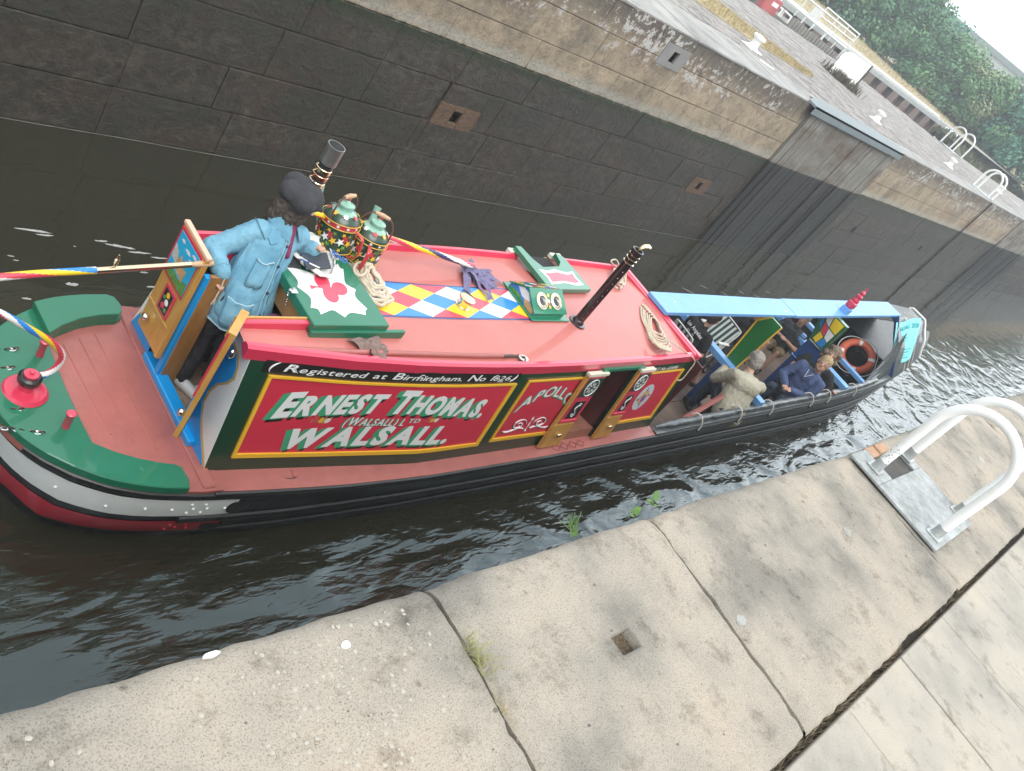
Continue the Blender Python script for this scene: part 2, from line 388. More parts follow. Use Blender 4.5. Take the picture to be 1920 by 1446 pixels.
struct(MB().add([(20, 13.0, 1.2), (160, 13.0, 1.2), (160, 40, 1.2), (20, 40, 1.2)], [(0, 1, 2, 3)]).build('basin_water', mt=mw))
# ---- ground sheets: near towpath base and island, far land
land = MB()
land.add([(-300, -400, T - .09), (600, -400, T - .09), (600, .55, T - .09), (-300, .55, T - .09)], [(0, 1, 2, 3)])
struct(land.build('towpath_bed', mt=M_dirt))
far = MB()
far.add([(110, -.2, T - .12), (900, -.2, T - .12), (900, 60, T - .12), (110, 60, T - .12)], [(0, 1, 2, 3)])
isl = [(-60, YF + .05), (110, YF + .05), (110, 12.6), (90, 13), (60, 14), (48, 15.2), (45.6, 17.4), (42.5, 19), (20, 19), (-60, 19)]
struct(MB().prism(isl, -.5, T - .02).build('island_ground', mt=M_setts))
# ---- far chamber wall
wall = thing('lock_chamber_wall', 'tall dark stone lock chamber wall with a pale upper band behind the boat', 'lock wall', (0, YF, 0))
MB().box(-60, 110, YF + .038, YF + .9, -1, T - .03).build('wall_core', wall, M_wall)
courses = [(-.35, .62), (.62, 1.22), (1.22, 1.88), (1.88, 2.45), (2.45, 2.93), (2.93, 3.45), (3.45, T)]
FX0, FX1 = 19.4, 25.65; GX0, GX1 = 44.6, 51.5; RX0, RX1 = 37.75, 38.2
holes = [(9.23, 10.09, 1.18, 1.56), (13.1, 13.9, 3.34, 3.74), (17.1, 17.9, 1.15, 1.55)]
known = {0: [3.36, 5.1, 6.35 + .1], 1: [4.75, 7.1, 8.4], 2: [3.9, 5.85, 8.95]}
def block(x0, x1, z0, z1, y, r):
    g_ = .0015 + .0035 * r.random(); b_ = .004 + .007 * r.random()
    X0, X1, Z0, Z1 = x0 + g_, x1 - g_, z0 + g_, z1 - g_
    n = 6; vs = []; 
    top = [(X0 + (X1 - X0) * i / n, Z1 - .006 * r.random()) for i in range(n + 1)]
    bot = [(X0 + (X1 - X0) * i / n, Z0 + .006 * r.random()) for i in range(n, -1, -1)]
    ring = top + bot; k = len(ring)
    cx, cz = (X0 + X1) / 2, (Z0 + Z1) / 2
    for (px, pz) in ring: vs.append((px, y + .06, pz))
    for (px, pz) in ring: vs.append((px, y + b_ * 1.2, pz))
    for (px, pz) in ring: vs.append((px + (b_ if px < cx - (X1 - X0) * .49 else -b_ if px > cx + (X1 - X0) * .49 else 0), y + .004 * r.random(), pz + (b_ if pz < cz else -b_)))
    F = []
    for a in (0, k): F += [(a + i, a + k + i, a + k + (i + 1) % k, a + (i + 1) % k) for i in range(k)]
    F += [(2 * k + i, 2 * k + k - 1 - i, 2 * k + k - 2 - i, 2 * k + i + 1) for i in range(n)]
    return vs, F
r = random.Random(3); stuffw = MB()
for ci, (z0, z1) in enumerate(courses):
    x = 1.6 + r.random(); cuts = [x]
    while x < 62: x += r.uniform(1.15, 1.75) if ci < 4 else r.uniform(1.3, 2.3); cuts.append(x)
    segs = []
    for a, c_ in zip(cuts, cuts[1:]):
        ss = [(a, c_)]
        for (h0, h1) in [(FX0 - .02, FX1), (GX0, GX1), (RX0, RX1)] + [(hh[0], hh[1]) for hh in holes if hh[2] < z1 - .02 and hh[3] > z0 + .02]:
            new = []
            for (p, q) in ss:
                if q <= h0 or p >= h1: new.append((p, q)); continue
                if p < h0: new.append((p, h0))
                if q > h1: new.append((h1, q))
            ss = new
        segs += [q for q in ss if q[1] - q[0] > .06]
    for (a, c_) in segs:
        vs, F = block(a, c_, z0, z1, YF + r.uniform(-.006, .008), r)
        if a < 40:
            MB().add(vs, F).build('stone_block', wall, M_wall)
        else: stuffw.add(vs, F)
    for hh in holes:     # stone above and below each cut-out in its course
        if hh[2] < z1 - .02 and hh[3] > z0 + .02:
            if hh[2] > z0 + .06: stuffw.add(*block(hh[0], hh[1], z0, hh[2], YF, r))
            if hh[3] < z1 - .06: stuffw.add(*block(hh[0], hh[1], hh[3], z1, YF, r))
stuffw.build('stone_block_mass', wall, M_wall, kind='stuff')
M_rust = mat('rusty_rough_mortar', (.055, .032, .020), .95, .5, 30, 1, 40, col2=(.18, .11, .07))
M_slab = mat('grey_putlog_slab', (.24, .235, .225), .85, .12, 5, .4, 40)
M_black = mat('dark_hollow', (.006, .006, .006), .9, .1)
for hi, hh in enumerate(holes):
    x0, x1, z0, z1 = hh; cx, cz = (x0 + x1) / 2, (z0 + z1) / 2; w_, h_ = .095, .10
    mm = (M_rust, M_slab, M_rust)[hi]; q = MB(); y0, y1 = YF - .01, YF + .044
    q.bbox(x0, cx - w_, y0, y1, z0, z1, .004).bbox(cx + w_, x1, y0, y1, z0, z1, .004).bbox(cx - w_, cx + w_, y0 + .001, y1, z0, cz - h_, .003).bbox(cx - w_, cx + w_, y0 + .001, y1, cz + h_, z1, .003)
    q.build('socket_surround', wall, mm)
    MB().box(cx - w_, cx + w_, YF + .038, YF + .044, cz - h_, cz + h_).build('socket_shade', wall, M_black)  # black plate behind a shallow frame; a deep socket's shade painted as colour
for (hx, hz) in ((27.8, 1.34), (35.4, 1.33)):
    MB().box(hx - .1, hx + .1, YF - .012, YF - .006, hz - .1, hz + .1).build('socket_shade', wall, M_black)  # thin black plates on the wall face, coloured as the shade of holes
# ---- timber fenders
def fender(x0, x1, lab, n):
    f = thing('timber_fender', lab, 'fender', (x0, YF, 0), 'timber fenders on the far lock wall')
    rr = random.Random(int(x0)); x = x0; wd = (x1 - x0) / n
    for i in range(n):
        w_ = wd * rr.uniform(.88, 1.12) if i < n - 1 else x1 - x
        if x + w_ > x1 or i == n - 1: w_ = x1 - x
        dy = rr.uniform(-.02, .018); MB().bbox(x + .006, x + w_ - .006, YF - .07 + dy, YF + .04, -.4, T - .06 - rr.uniform(0, .05), .008).build('timber_plank', f, M_fender)
        x += w_
    return f
F1 = fender(FX0, FX1, 'first timber plank fender from the left, pale above and black below, under a steel capping', 20)
F2 = fender(GX0, GX1, 'second timber plank fender, far along the lock wall beyond the ladder', 14)
M_cap = mat('steel_capping', (.17, .205, .215), .6, .12, 3, .1)
q = MB(); A = [(19.05, YF - .16, T + .03), (25.7, YF - .16, T + .03), (26.3, 8.9, T + .045), (25.2, 9.28, T + .05), (20.2, 9.22, T + .05), (19.0, 8.72, T + .045)]
q.add(A + [(p[0], p[1], p[2] - .05) for p in A], [tuple(range(6)), tuple(range(11, 5, -1))] + [(i, (i + 1) % 6, 6 + (i + 1) % 6, 6 + i) for i in range(6)][::1])
q.add([(19.05, YF - .16, T + .03), (25.7, YF - .16, T + .03), (25.7, YF - .16, T - .16), (19.05, YF - .16, T - .16), (19.05, YF - .13, T - .16), (25.7, YF - .13, T - .16)], [(0, 3, 2, 1), (3, 4, 5, 2)])
q.build('steel_capping', F1, M_cap)
# ---- ladder recess
ld = thing('lock_ladder', 'recessed dark ladder running down the far lock wall', 'ladder', (38, YF, 0))
for xx in (RX0 + .03, RX1 - .03): MB().box(xx - .03, xx + .03, YF + .0, YF + .04, -.4, T).build('stile', ld, M_black)
for i in range(13): MB().tube([(RX0, YF + .01, .2 + i * .3), (RX1, YF + .01, .2 + i * .3)], .014, 6).build('rung', ld, M_rust)
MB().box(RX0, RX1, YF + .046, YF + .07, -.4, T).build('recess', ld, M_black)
# waterline foam edge: thin pale scum line on the wall
# ---- far coping: concrete slabs, setts, grass strip
isl_t = thing('far_coping', 'pale concrete coping slabs along the edge of the far lock wall', 'coping', (0, YF, T))
x = 6.0; k = 0
def cop_out(x): return lerp([5, 15, 17, 18.5, 20.5, 22, 26, 60, 110], [10.6, 10.3, 10.38, 10.05, 9.5, 9.3, 9.45, 9.9, 10], x)
rr = random.Random(5)
while x < 75:
    L_ = rr.uniform(1.5, 2.3); xe = x + L_
    n = 5; V = []; ys0 = YF - .012 + rr.uniform(-.01, .01)
    inner = [(x + .012 + (L_ - .024) * i / n, ys0 + .03 * abs(fnoise(x + i * .7, 3, 1))) for i in range(n + 1)]
    if xe > FX0 - .3 and x < FX1 + .6: inner = [(p[0], (9.25 if 20.0 < p[0] < 25.3 else lerp([18.9, 20.0], [YF, 9.25], p[0]) if p[0] < 22 else lerp([25.3, 26.5], [9.25, YF], p[0]))) for p in inner]
    outer = [(x + .012 + (L_ - .024) * i / n, cop_out(x + L_ * i / n)) for i in range(n, -1, -1)]
    MB().prism(inner + outer, T - .018, T + .012 + rr.uniform(-.004, .004)).build('coping_slab', isl_t, M_conc); x = xe
# setts paving (too many to count)
sv = MB(); rr = random.Random(11); y = 9.32; row = 0
while y < 19:
    wdt = rr.uniform(.13, .17) if y < 14 else .3; x = 12 + rr.random()
    while x < 48:
        l_ = rr.uniform(.22, .38) if x < 30 and y < 14 else rr.uniform(.6, .9)
        ok = y > cop_out(x + l_ / 2) + .02 and (y < 18.7) and not (x > 41.5 and y > 19 - (x - 41.5) * .62)
        if ok:
            zt = T + .004 + rr.uniform(-.007, .007); gx = .007
            sv.add([(x + gx, y + gx, T - .019), (x + l_ - gx, y + gx, T - .019), (x + l_ - gx, y + wdt - gx, T - .019), (x + gx, y + wdt - gx, T - .019),
                    (x + gx * 2, y + gx * 2, zt), (x + l_ - gx * 2, y + gx * 2, zt + rr.uniform(-.006, .006)), (x + l_ - gx * 2, y + wdt - gx * 2, zt), (x + gx * 2, y + wdt - gx * 2, zt)],
                   [(4, 5, 6, 7), (0, 1, 5, 4), (1, 2, 6, 5), (2, 3, 7, 6), (3, 0, 4, 7)])
        x += l_
    y += wdt; row += 1
sv.build('stone_setts', None, M_setts, kind='stuff'); tag(bpy.data.objects['stone_setts'], 'weathered stone setts paving the island between the chambers', 'paving')
# grass on the island
def blades(pts_fn, n, h, w, m_, name, lab, cat, lean=.5, seed=1):
    rr = random.Random(seed); q = MB()
    V, F = [], []
    for i in range(n):
        p = pts_fn(rr)
        if p is None: continue
        a = rr.uniform(0, 2 * pi); hh = h * rr.uniform(.5, 1.3); d = Vector((cos(a), sin(a), 0)); e = Vector((-d.y, d.x, 0)) * w * rr.uniform(.6, 1.2)
        o = len(V); tip = p + d * hh * lean * rr.random() * 1.4 + Vector((0, 0, hh)); mid = (p + tip) / 2 + Vector((0, 0, hh * .12))
        V += [p - e, p + e, mid + e * .8, mid - e * .8, tip]; F += [(o, o + 1, o + 2, o + 3), (o + 3, o + 2, o + 4)]
    q.add(V, F); ob = q.build(name, None, m_, kind='stuff'); tag(ob, lab, cat); return ob
def strip_pt(rr):
    x = rr.uniform(10, 24.3); a = lerp([10, 18.2, 20.2, 23.2, 24.3], [13.6, 12.1, 11.5, 11.35, 11.6], x); c_ = lerp([10, 18, 22.5, 24.3], [19, 16.6, 12.9, 11.75], x)
    return Vector((x, a + (c_ - a) * rr.random() + rr.gauss(0, .05), T - .01))
gp = [(10, 13.6), (18.2, 12.1), (20.2, 11.5), (23.2, 11.35), (24.3, 11.65), (22.5, 12.9), (18, 16.6), (10, 18.6)]
struct(MB().prism(gp, T - .01, T + .03).build('dry_grass_ground', mt=M_drydark))
blades(strip_pt, 15000, .11, .012, M_dry, 'dry_grass', 'parched yellow grass growing in a wedge between the far paving setts', 'grass', seed=2)
# ---- second basin behind the island
def fy(x): return 24.6 - (x - 50) * .155
bw = thing('basin_wall', 'far retaining wall of brown sheet piles with a pale concrete cap', 'retaining wall', (60, 22, 1))
M_pile = mat('sheet_pile_brown', (.10, .07, .06), .8, .25, 2, .3); M_pcap = mat('grey_wall_cap', (.40, .42, .41), .8, .12, 2, .3, 20)
x = 30; i = 0
while x < 67:
    wd = .9; y = fy(x); a = -.155
    Mx = Matrix.Translation((x, y, 0)) @ Matrix.Rotation(math.atan(a), 4, 'Z')
    o_ = .0 if i % 2 else -.28
    MB().box(0, wd * .98, o_, .5, 1.0, 4.07, Mx).build('sheet_pile', bw, M_pile if i % 2 else mat('sheet_pile_face', (.20, .15, .13), .8, .25, 2, .3)); x += wd; i += 1
MB().add([(30, fy(30) - .3, 4.3), (67.5, fy(67.5) - .3, 4.3), (67.5, fy(67.5) + .5, 4.3), (30, fy(30) + .5, 4.3), (30, fy(30) - .3, 4.06), (67.5, fy(67.5) - .3, 4.06)], [(0, 1, 2, 3), (0, 4, 5, 1)]).build('wall_cap', bw, M_pcap)
MB().tube([(30, fy(30) + .4, 4.42), (67, fy(67) + .4, 4.42)], .09, 6).build('kerb', bw, M_white)
# land beyond the basin: path, dry bank, field
def bank(u, v):
    x = 20 + 80 * u; base = fy(min(x, 66)) + .3 if x < 66 else lerp([66, 100], [fy(66) + .3, 15.5], x)
    offs = [0, 5, 5.01, 20, 60, 400]; zs = [4.28, 4.30, 4.32, 4.85, 5.0, 4.9]; d = v * 5; i_ = min(int(d), 4); t_ = d - i_
    o_ = offs[i_] + (offs[i_ + 1] - offs[i_]) * t_; return (x + o_ * .25, base + o_ * .93, zs[i_] + (zs[i_ + 1] - zs[i_]) * t_)
struct(MB().grid(bank, 30, 5).build('bank_ground', mt=M_drydark))
struct(MB().grid(lambda u, v: (20 + 80 * u + 1.25 * v, (fy(min(20 + 80 * u, 66)) + .3 if 20 + 80 * u < 66 else lerp([66, 100], [fy(66) + .3, 15.5], 20 + 80 * u)) + .1 + 3.4 * v, 4.305), 30, 1).build('towpath', mt=mat('gravel_path', (.42, .41, .38), .9, .1, 3)))
far.add([(78, 12.0, .9), (140, 6, .9), (140, 24, 4.3), (78, 23.6, 4.2)], [(0, 1, 2, 3)])
far.add([(105, 0, 4.5), (900, -200, 4.5), (900, 600, 4.5), (105, 200, 4.5)], [(0, 1, 2, 3)])
struct(far.build('far_land', mt=M_drydark))
# dry grass of the bank
def bank_pt(rr):
    u = rr.random(); v = rr.uniform(.41, .66); p = Vector(bank(u, v)); return p
blades(bank_pt, 9000, .16, .03, M_dry, 'bank_grass', 'sun bleached grass on the bank in front of the hedge', 'grass', seed=4)
def weed_pt(rr):
    x = rr.uniform(49, 88); y = rr.uniform(14.6 if x < 60 else 13.8, fy(min(x, 66)) + .2); k_ = (y - 14) / 9
    if y > (.298 * x - .3 if x < 66 else 99): return None
    return Vector((x, y, 1.0 + 3.0 * max(0, min(1, k_)) ** .7))
M_weed = mat('weed_green', (.055, .075, .03), .8, .4, 2, col2=(.16, .15, .075))
MB().grid(lambda u, v: (52 + 38 * u, 14.2 - .9 * u + max(.1, min(9, .298 * (52 + 38 * u) - 14.4 + .9 * u) if u < .37 else 10.5) * v, .95 + 3.0 * v ** .7 + .3 * fnoise(u * 9, v * 5, 2)), 30, 8).build('weedy_slope_ground', None, mat('weed_soil', (.07, .07, .035), .9, .4, 1.5)); struct(bpy.data.objects['weedy_slope_ground'])
blades(weed_pt, 14000, .5, .05, M_weed, 'weeds', 'rough green weeds covering the slope beyond the second ladder hoops', 'weeds', .8, 5)
# ---- trees of the far hedge
M_bark = mat('bark', (.09, .07, .05), .9, .3, 6)
leafm = [mat('hedge_leaf_dark', (.055, .15, .075), .6, .35, .8, col2=(.10, .25, .11)), mat('hedge_leaf_mid', (.09, .22, .09), .6, .3, .8, col2=(.16, .33, .12)), mat('hedge_leaf_blue', (.055, .20, .13), .6, .3, .8, col2=(.10, .29, .19)), mat('hedge_leaf_light', (.21, .26, .12), .6, .3, .8, col2=(.28, .33, .17))]
def crown_mesh(seed, rx, rz, ncl, nl, ls):
    rr = random.Random(seed); q = MB()
    for m_ in leafm[:2]: q.m(m_)
    V, F, MI = [], [], []
    for c_ in range(ncl):
        th = rr.uniform(0, 2 * pi); zc = rr.uniform(.0, 1) ; rad = sqrt(max(.05, 1 - (zc * 1.02 - .35) ** 2 / .8)) * rr.uniform(.55, 1)
        cc = Vector((cos(th) * rx * rad, sin(th) * rx * rad, .25 + zc * rz * 1.9)); cr_ = rx * rr.uniform(.2, .42); mi_ = rr.choice((0, 0, 1))
        for l_ in range(nl):
            d = Vector((rr.gauss(0, 1), rr.gauss(0, 1), rr.gauss(0, 1))).normalized(); p = cc + d * cr_ * (rr.random() ** .35)
            nrm = (d + Vector((rr.uniform(-.8, .8), rr.uniform(-.8, .8), rr.uniform(0, 1)))).normalized(); a = nrm.orthogonal().normalized(); e = nrm.cross(a)
            s_ = ls * rr.uniform(.6, 1.4); o = len(V); V += [p - a * s_, p + e * s_ * .6, p + a * s_, p - e * s_ * .6]; F.append((o, o + 1, o + 2, o + 3)); MI.append(mi_)
    q.add(V, F); q.mi = MI; return q.mesh('crown')
crowns = [crown_mesh(s_, 3.6, 3.0, 50, 230, .15) for s_ in (1, 2, 3)]
tb = MB(); tb.tube([(0, 0, -.3), (.1, 0, 1.6), (0, .1, 3.4)], [.22, .17, .08], 7)
for k in range(5): a = k * 1.3; tb.tube([(0, 0, 1.5 + .25 * k), (cos(a) * 1.3, sin(a) * 1.3, 3.0 + .3 * k)], [.09, .03], 5)
trunk_me = tb.m(M_bark).mesh('trunk')
for q_ in tb.mi: pass
trunk_me.materials.clear(); trunk_me.materials.append(M_bark)
rr = random.Random(21)
tl = ['dark green tree', 'bushy mid green tree', 'bluish green tree', 'pale olive tree']
azs = [(30.5, 88), (28.6, 92), (26.8, 90), (25.2, 93), (23.7, 90), (22.2, 92), (20.8, 89), (19.6, 93), (18.3, 90), (17.1, 92), (15.9, 89), (14.7, 91), (13.6, 88), (12.4, 92), (11.2, 89), (9.8, 92), (8.3, 90), (6.5, 94)]
hts = [1.3, 1.35, 1.3, 1.15, 1.1, .95, .85, .78, .74, .74, .80, .95, 1.08, 1.15, 1.2, 1.2, 1.25, 1.3]
side_w = ['left end', 'left part', 'middle', 'right part', 'right end']
for i, ((az, d), hh) in enumerate(zip(azs, hts)):
    ti = [0, 1, 0, 1, 0, 2, 1, 1, 3, 1, 3, 2, 2, 0, 2, 0, 2, 0][i]
    loc = (cos(radians(az)) * d, sin(radians(az)) * d, 4.75)
    t = thing('hedge_tree', tl[ti], 'tree', loc, 'trees in the hedge on the far bank')
    where = ['at the top edge of the picture, above the white rails', 'rising behind the metering box on its post', 'above the white footbridge rails', 'behind the end of the footbridge rails', 'beyond the white rounded end post', 'left of the pale roofline, in the taller part of the hedge', 'where the hedge drops beside the pale roof', 'directly under the left end of the pale roof', 'under the middle of the pale roof', 'under the right end of the pale roof', 'right of the pale roof, low and olive', 'rising right of the sky gap', 'behind the first far ladder hoops', 'just right of the sky gap, darker than its neighbours', 'near the right edge above the weedy slope', 'at the right edge behind the second ladder hoops', 'farthest right in view, touching the picture edge', 'right of all others, mostly outside the picture'][i]
    t['label'] = tl[ti] + ' ' + where
    c = bpy.data.objects.new('crown', crowns[i % 3]); COL.objects.link(c); c.parent = t; c.scale = (1.0, 1.0, hh); c.rotation_euler = (0, 0, rr.uniform(0, 6))
    me = c.data
    if ti: me = c.data.copy(); c.data = me; me.materials[1] = leafm[ti]; me.materials[0] = leafm[[0, 0, 2, 1][ti]] 
    k = bpy.data.objects.new('trunk', trunk_me); COL.objects.link(k); k.parent = t; k.scale = (1, 1, hh)
# building beyond
bd = thing('warehouse', 'pale flat roofed building showing above the hedge', 'building', (120, 43, 4.5))
def wb(az, d, z): return Vector((cos(radians(az)) * d, sin(radians(az)) * d, z))
p1_, p2_ = ray(1796, 30), ray(1862, 92); d_ = 135.
A_ = p1_ * (d_ / p1_.xy.length); B_ = p2_ * (d_ / p2_.xy.length); A_ = Vector((A_.x, A_.y, CZ + A_.z)); B_ = Vector((B_.x, B_.y, CZ + B_.z)); zt = (A_.z + B_.z) / 2
A_.z = B_.z = zt; D_ = (B_ - A_).normalized(); N_ = Vector((-D_.y, D_.x, 0)) 
if N_.dot(A_) < 0: N_ = -N_
A_ -= D_ * 14; B_ += D_ * 10
def wallq(z0, z1, o, m_, nm):
    a0, b0 = A_ + N_ * o, B_ + N_ * o; a1, b1 = a0 + N_ * (20 - 2 * o), b0 + N_ * (20 - 2 * o)
    V = [(p.x, p.y, z) for z in (z0, z1) for p in (a0, b0, b1, a1)]; MB().add(V, [(0, 1, 5, 4), (1, 2, 6, 5), (2, 3, 7, 6), (3, 0, 4, 7), (4, 5, 6, 7)]).build(nm, bd, m_)
wallq(4.4, zt - .7, 0, mat('pale_cladding', (.45, .50, .50), .6, .05, .5), 'wall'); wallq(zt - .7, zt, -.3, mat('roof_fascia', (.20, .24, .25), .6, .05, .5), 'roof_fascia')
# ---- far furniture: bollards, hoops, rails, marker board, cabinet
def bollard(loc, lab):
    t = thing('mooring_bollard', lab, 'bollard', loc, 'white mushroom bollards on the far side')
    x, y, z = loc
    MB().lathe([(.21, 0), (.20, .03), (.13, .06), (.105, .09), (.10, .20), (.13, .235), (.165, .26), (.165, .30), (.14, .325), (.04, .34)], loc, 18).build('bollard_body', t, M_white, True)
    MB().bbox(x - .30, x + .30, y - .17, y + .17, z - .02, z + .025, .01).build('base_plate', t, M_white)
bollard((18.95, 10.65, T), 'white mushroom bollard beside the wedge of dry grass'); bollard((28.35, 10.85, T), 'white mushroom bollard on the setts just past the timber fender capping')
bollard((36.8, 10.6, T), 'white mushroom bollard just below the farther pair of ladder hoops'); bollard((50, 11.6, T), 'small distant white bollard near the right edge of the picture')
def arch(x, y0, y1, z0, h, r_, n=9):
    ym, rad = (y0 + y1) / 2, abs(y1 - y0) / 2; P = [(x, y0, z0)]
    for k in range(n + 1): a = pi * k / n; P.append((x, ym + (y0 - ym) * cos(a), z0 + h - rad + rad * sin(a)))
    return P + [(x, y1, z0)]
def hoops(pts, lab, r_=.045, h=.95):
    t = thing('ladder_hoops', lab, 'handrail', pts[0][0], 'pairs of white ladder hoops')
    for (a, c_) in pts:
        a, c_ = Vector(a), Vector(c_); P = [a]; n = 10; mid = (a + c_) / 2; rad = (c_ - a).length / 2
        for k in range(n + 1): an = pi * k / n; P.append(mid + (a - mid) * cos(an) + Vector((0, 0, h - rad + rad * sin(an))))
        P.append(c_); MB().tube(P, r_, 8).build('hoop', t, M_white, True)
    (a, c_), (a2, c2) = pts
    MB().prism([(a[0] - .1, a[1] - .05), (a2[0] + .1, a2[1] - .05), (c2[0] + .1, c2[1] + .05), (c_[0] - .1, c_[1] + .05)], T + .012, T + .03).build('base_plate', t, M_galv)
hoops([((38.2, 9.0, T), (38.2, 9.75, T)), ((39.0, 9.0, T), (39.0, 9.75, T))], 'white ladder hoops on the coping straight above the wall ladder')
hoops([((48.6, 14.4, T), (48.9, 15.3, T)), ((49.9, 14.2, T), (50.2, 15.1, T))], 'farther white ladder hoops at the corner of the second basin', h=1.15)
t = thing('marker_board', 'big white rounded end post standing on the setts, dark timber on its left side', 'post', (31, 14.2, T))
Mx = Matrix.Translation((31.2, 14.0, T)) @ Matrix.Rotation(radians(205), 4, 'Z') @ Matrix.Rotation(radians(-38), 4, 'Y') @ Matrix.Scale(1.12, 4)
# local: x = towards the camera (face), y = width
pr = [(-.50, 0), (.42, 0), (.42, .62)] + [(.42 - .28 + .28 * cos(a * pi / 12), .72 + .28 * sin(a * pi / 12)) for a in range(0, 7)] + [(-.50, 1.05)]
MP = Mx @ Matrix(((0, 0, 1, 0), (-1, 0, 0, 0), (0, 1, 0, 0), (0, 0, 0, 1)))
MB().prism(pr, -.05, .06, MP).build('board', t, M_white); MB().prism([(-.56, 0), (-.51, 0), (-.51, 1.08), (-.56, 1.08)], -.25, .07, MP).build('timber_edge', t, mat('dark_timber', (.05, .045, .04), .8, .3, 9))
blades(lambda r_: Vector((31.2 + r_.gauss(0, .3), 13.9 + r_.gauss(0, .35), T)), 700, .3, .015, mat('dark_dead_grass', (.10, .085, .06), .9, .4, 5), 'dead_grass', 'dark dead grass tufts at the foot of the white rounded post', 'grass', seed=8)
def rail(us, yy, lab, r_=.05, post=1.0, mt=None):
    a, c_ = ony(*us[0], yy), ony(*us[1], yy); t = thing('footbridge_rail', lab, 'handrail', (c_.x, c_.y, c_.z - post), 'white handrails of the far footbridge')
    MB().tube([a, c_], r_, 7).build('rail_bar', t, mt or M_white, True)
    for k in range(4): p = a.lerp(c_, k / 3); MB().tube([p, (p.x, p.y, p.z - post)], r_ * .8, 6).build('rail_post', t, mt or M_white)
rail([(1470, -5), (1585, 90)], 21.0, 'long white handrail nearest the camera on the far footbridge'); rail([(1515, -3), (1604, 69)], 24, 'white handrail on the far side of the footbridge')
rail([(1539, 30), (1600, 78)], 22.6, 'short low white rail between the two footbridge handrails', .04); rail([(1552, 14), (1612, 65)], 25.5, 'outermost white rail, beside the post box in front of the hedge', .04)
t = thing('timber_walkway', 'grey timber gate walkway with slatted sides across the basin', 'footbridge', (38, 20, T))
M_grey = mat('weathered_grey_timber', (.22, .21, .19), .85, .25, 4, .4, 20)
for k in range(17):
    a = ony(1490 + k * 4.9, 33 + k * 4.15, 19.3); MB().box(a.x - .12, a.x + .12, 19.2, 19.3, T - 1.6, a.z, ).build('slat', t, M_grey)
MB().box(ony(1488, 30, 19.4).x, ony(1585, 108, 19.4).x, 19.32, 21.5, T - .2, T + .02).build('deck', t, M_grey)
MB().box(ony(1562, 95, 19.2).x, ony(1580, 105, 19.2).x + .4, 19.0, 19.2, T - 1.4, T - .2).build('gate_panel', t, mat('rust_brown', (.10, .055, .04), .8, .2))
t = thing('red_cabinet', 'red painted cabinet with white lettering at the top edge of the picture', 'cabinet', (33, 18.6, T))
a = ony(1462, 2, 18.6); MB().bbox(a.x - .3, a.x + .9, 18.9, 19.2, T, T + .6, .02).build('cabinet_body', t, mat('faded_red', (.42, .10, .10), .6, .15, 3)); MB().box(a.x + .2, a.x + .7, 18.89, 18.899, T + .3, T + .45).build('cabinet_plate', t, M_white)
t = thing('meter_box', 'white metering box on a grey post in front of the hedge', 'box', (42, 24, 4.3))
a = ony(1527, 26, 25); MB().bbox(a.x - .25, a.x + .25, 24.8, 25.1, a.z - .3, a.z + .35, .02).build('box_body', t, M_white); MB().tube([(a.x, 24.95, 4.2), (a.x, 24.95, a.z)], .06, 6).build('post', t, M_galv)
for u, v in ((1450, 22), (1466, 36)):
    a = onz(u, v, T); t = thing('low_white_frame', 'small low white hoop on the grass near the red cabinet' + (', the left one' if u < 1460 else ', the right one'), 'frame', (a.x, a.y, T)); MB().tube([(a.x, a.y - .3, T), (a.x, a.y - .3, T + .3), (a.x + .1, a.y + .2, T + .3), (a.x + .1, a.y + .2, T)], .05, 6).build('frame_tube', t, M_white)
# worn paint splashes on the far paving
for i, (u0, v0, u1, v1, w_) in enumerate(((1424, 111, 1452, 131, .16), (1893, 371, 1912, 388, .3))):
    a, c_ = onz(u0, v0, T + .02), onz(u1, v1, T + .02); d = (c_ - a); nrm = Vector((-d.y, d.x, 0)).normalized(); P = []
    for k in range(12): th = 2 * pi * k / 12; P.append(a + d * (.5 + .5 * cos(th)) + nrm * w_ * sin(th) * (.6 + .6 * abs(fnoise(k, i, 4))))
    tag(MB().prism([(p.x, p.y) for p in P], T + .014, T + .026).build('paint_splash', None, M_flake), ['white paint splash on the setts by the dry grass wedge', 'distant white paint splash near the right picture edge'][i], 'paint mark')
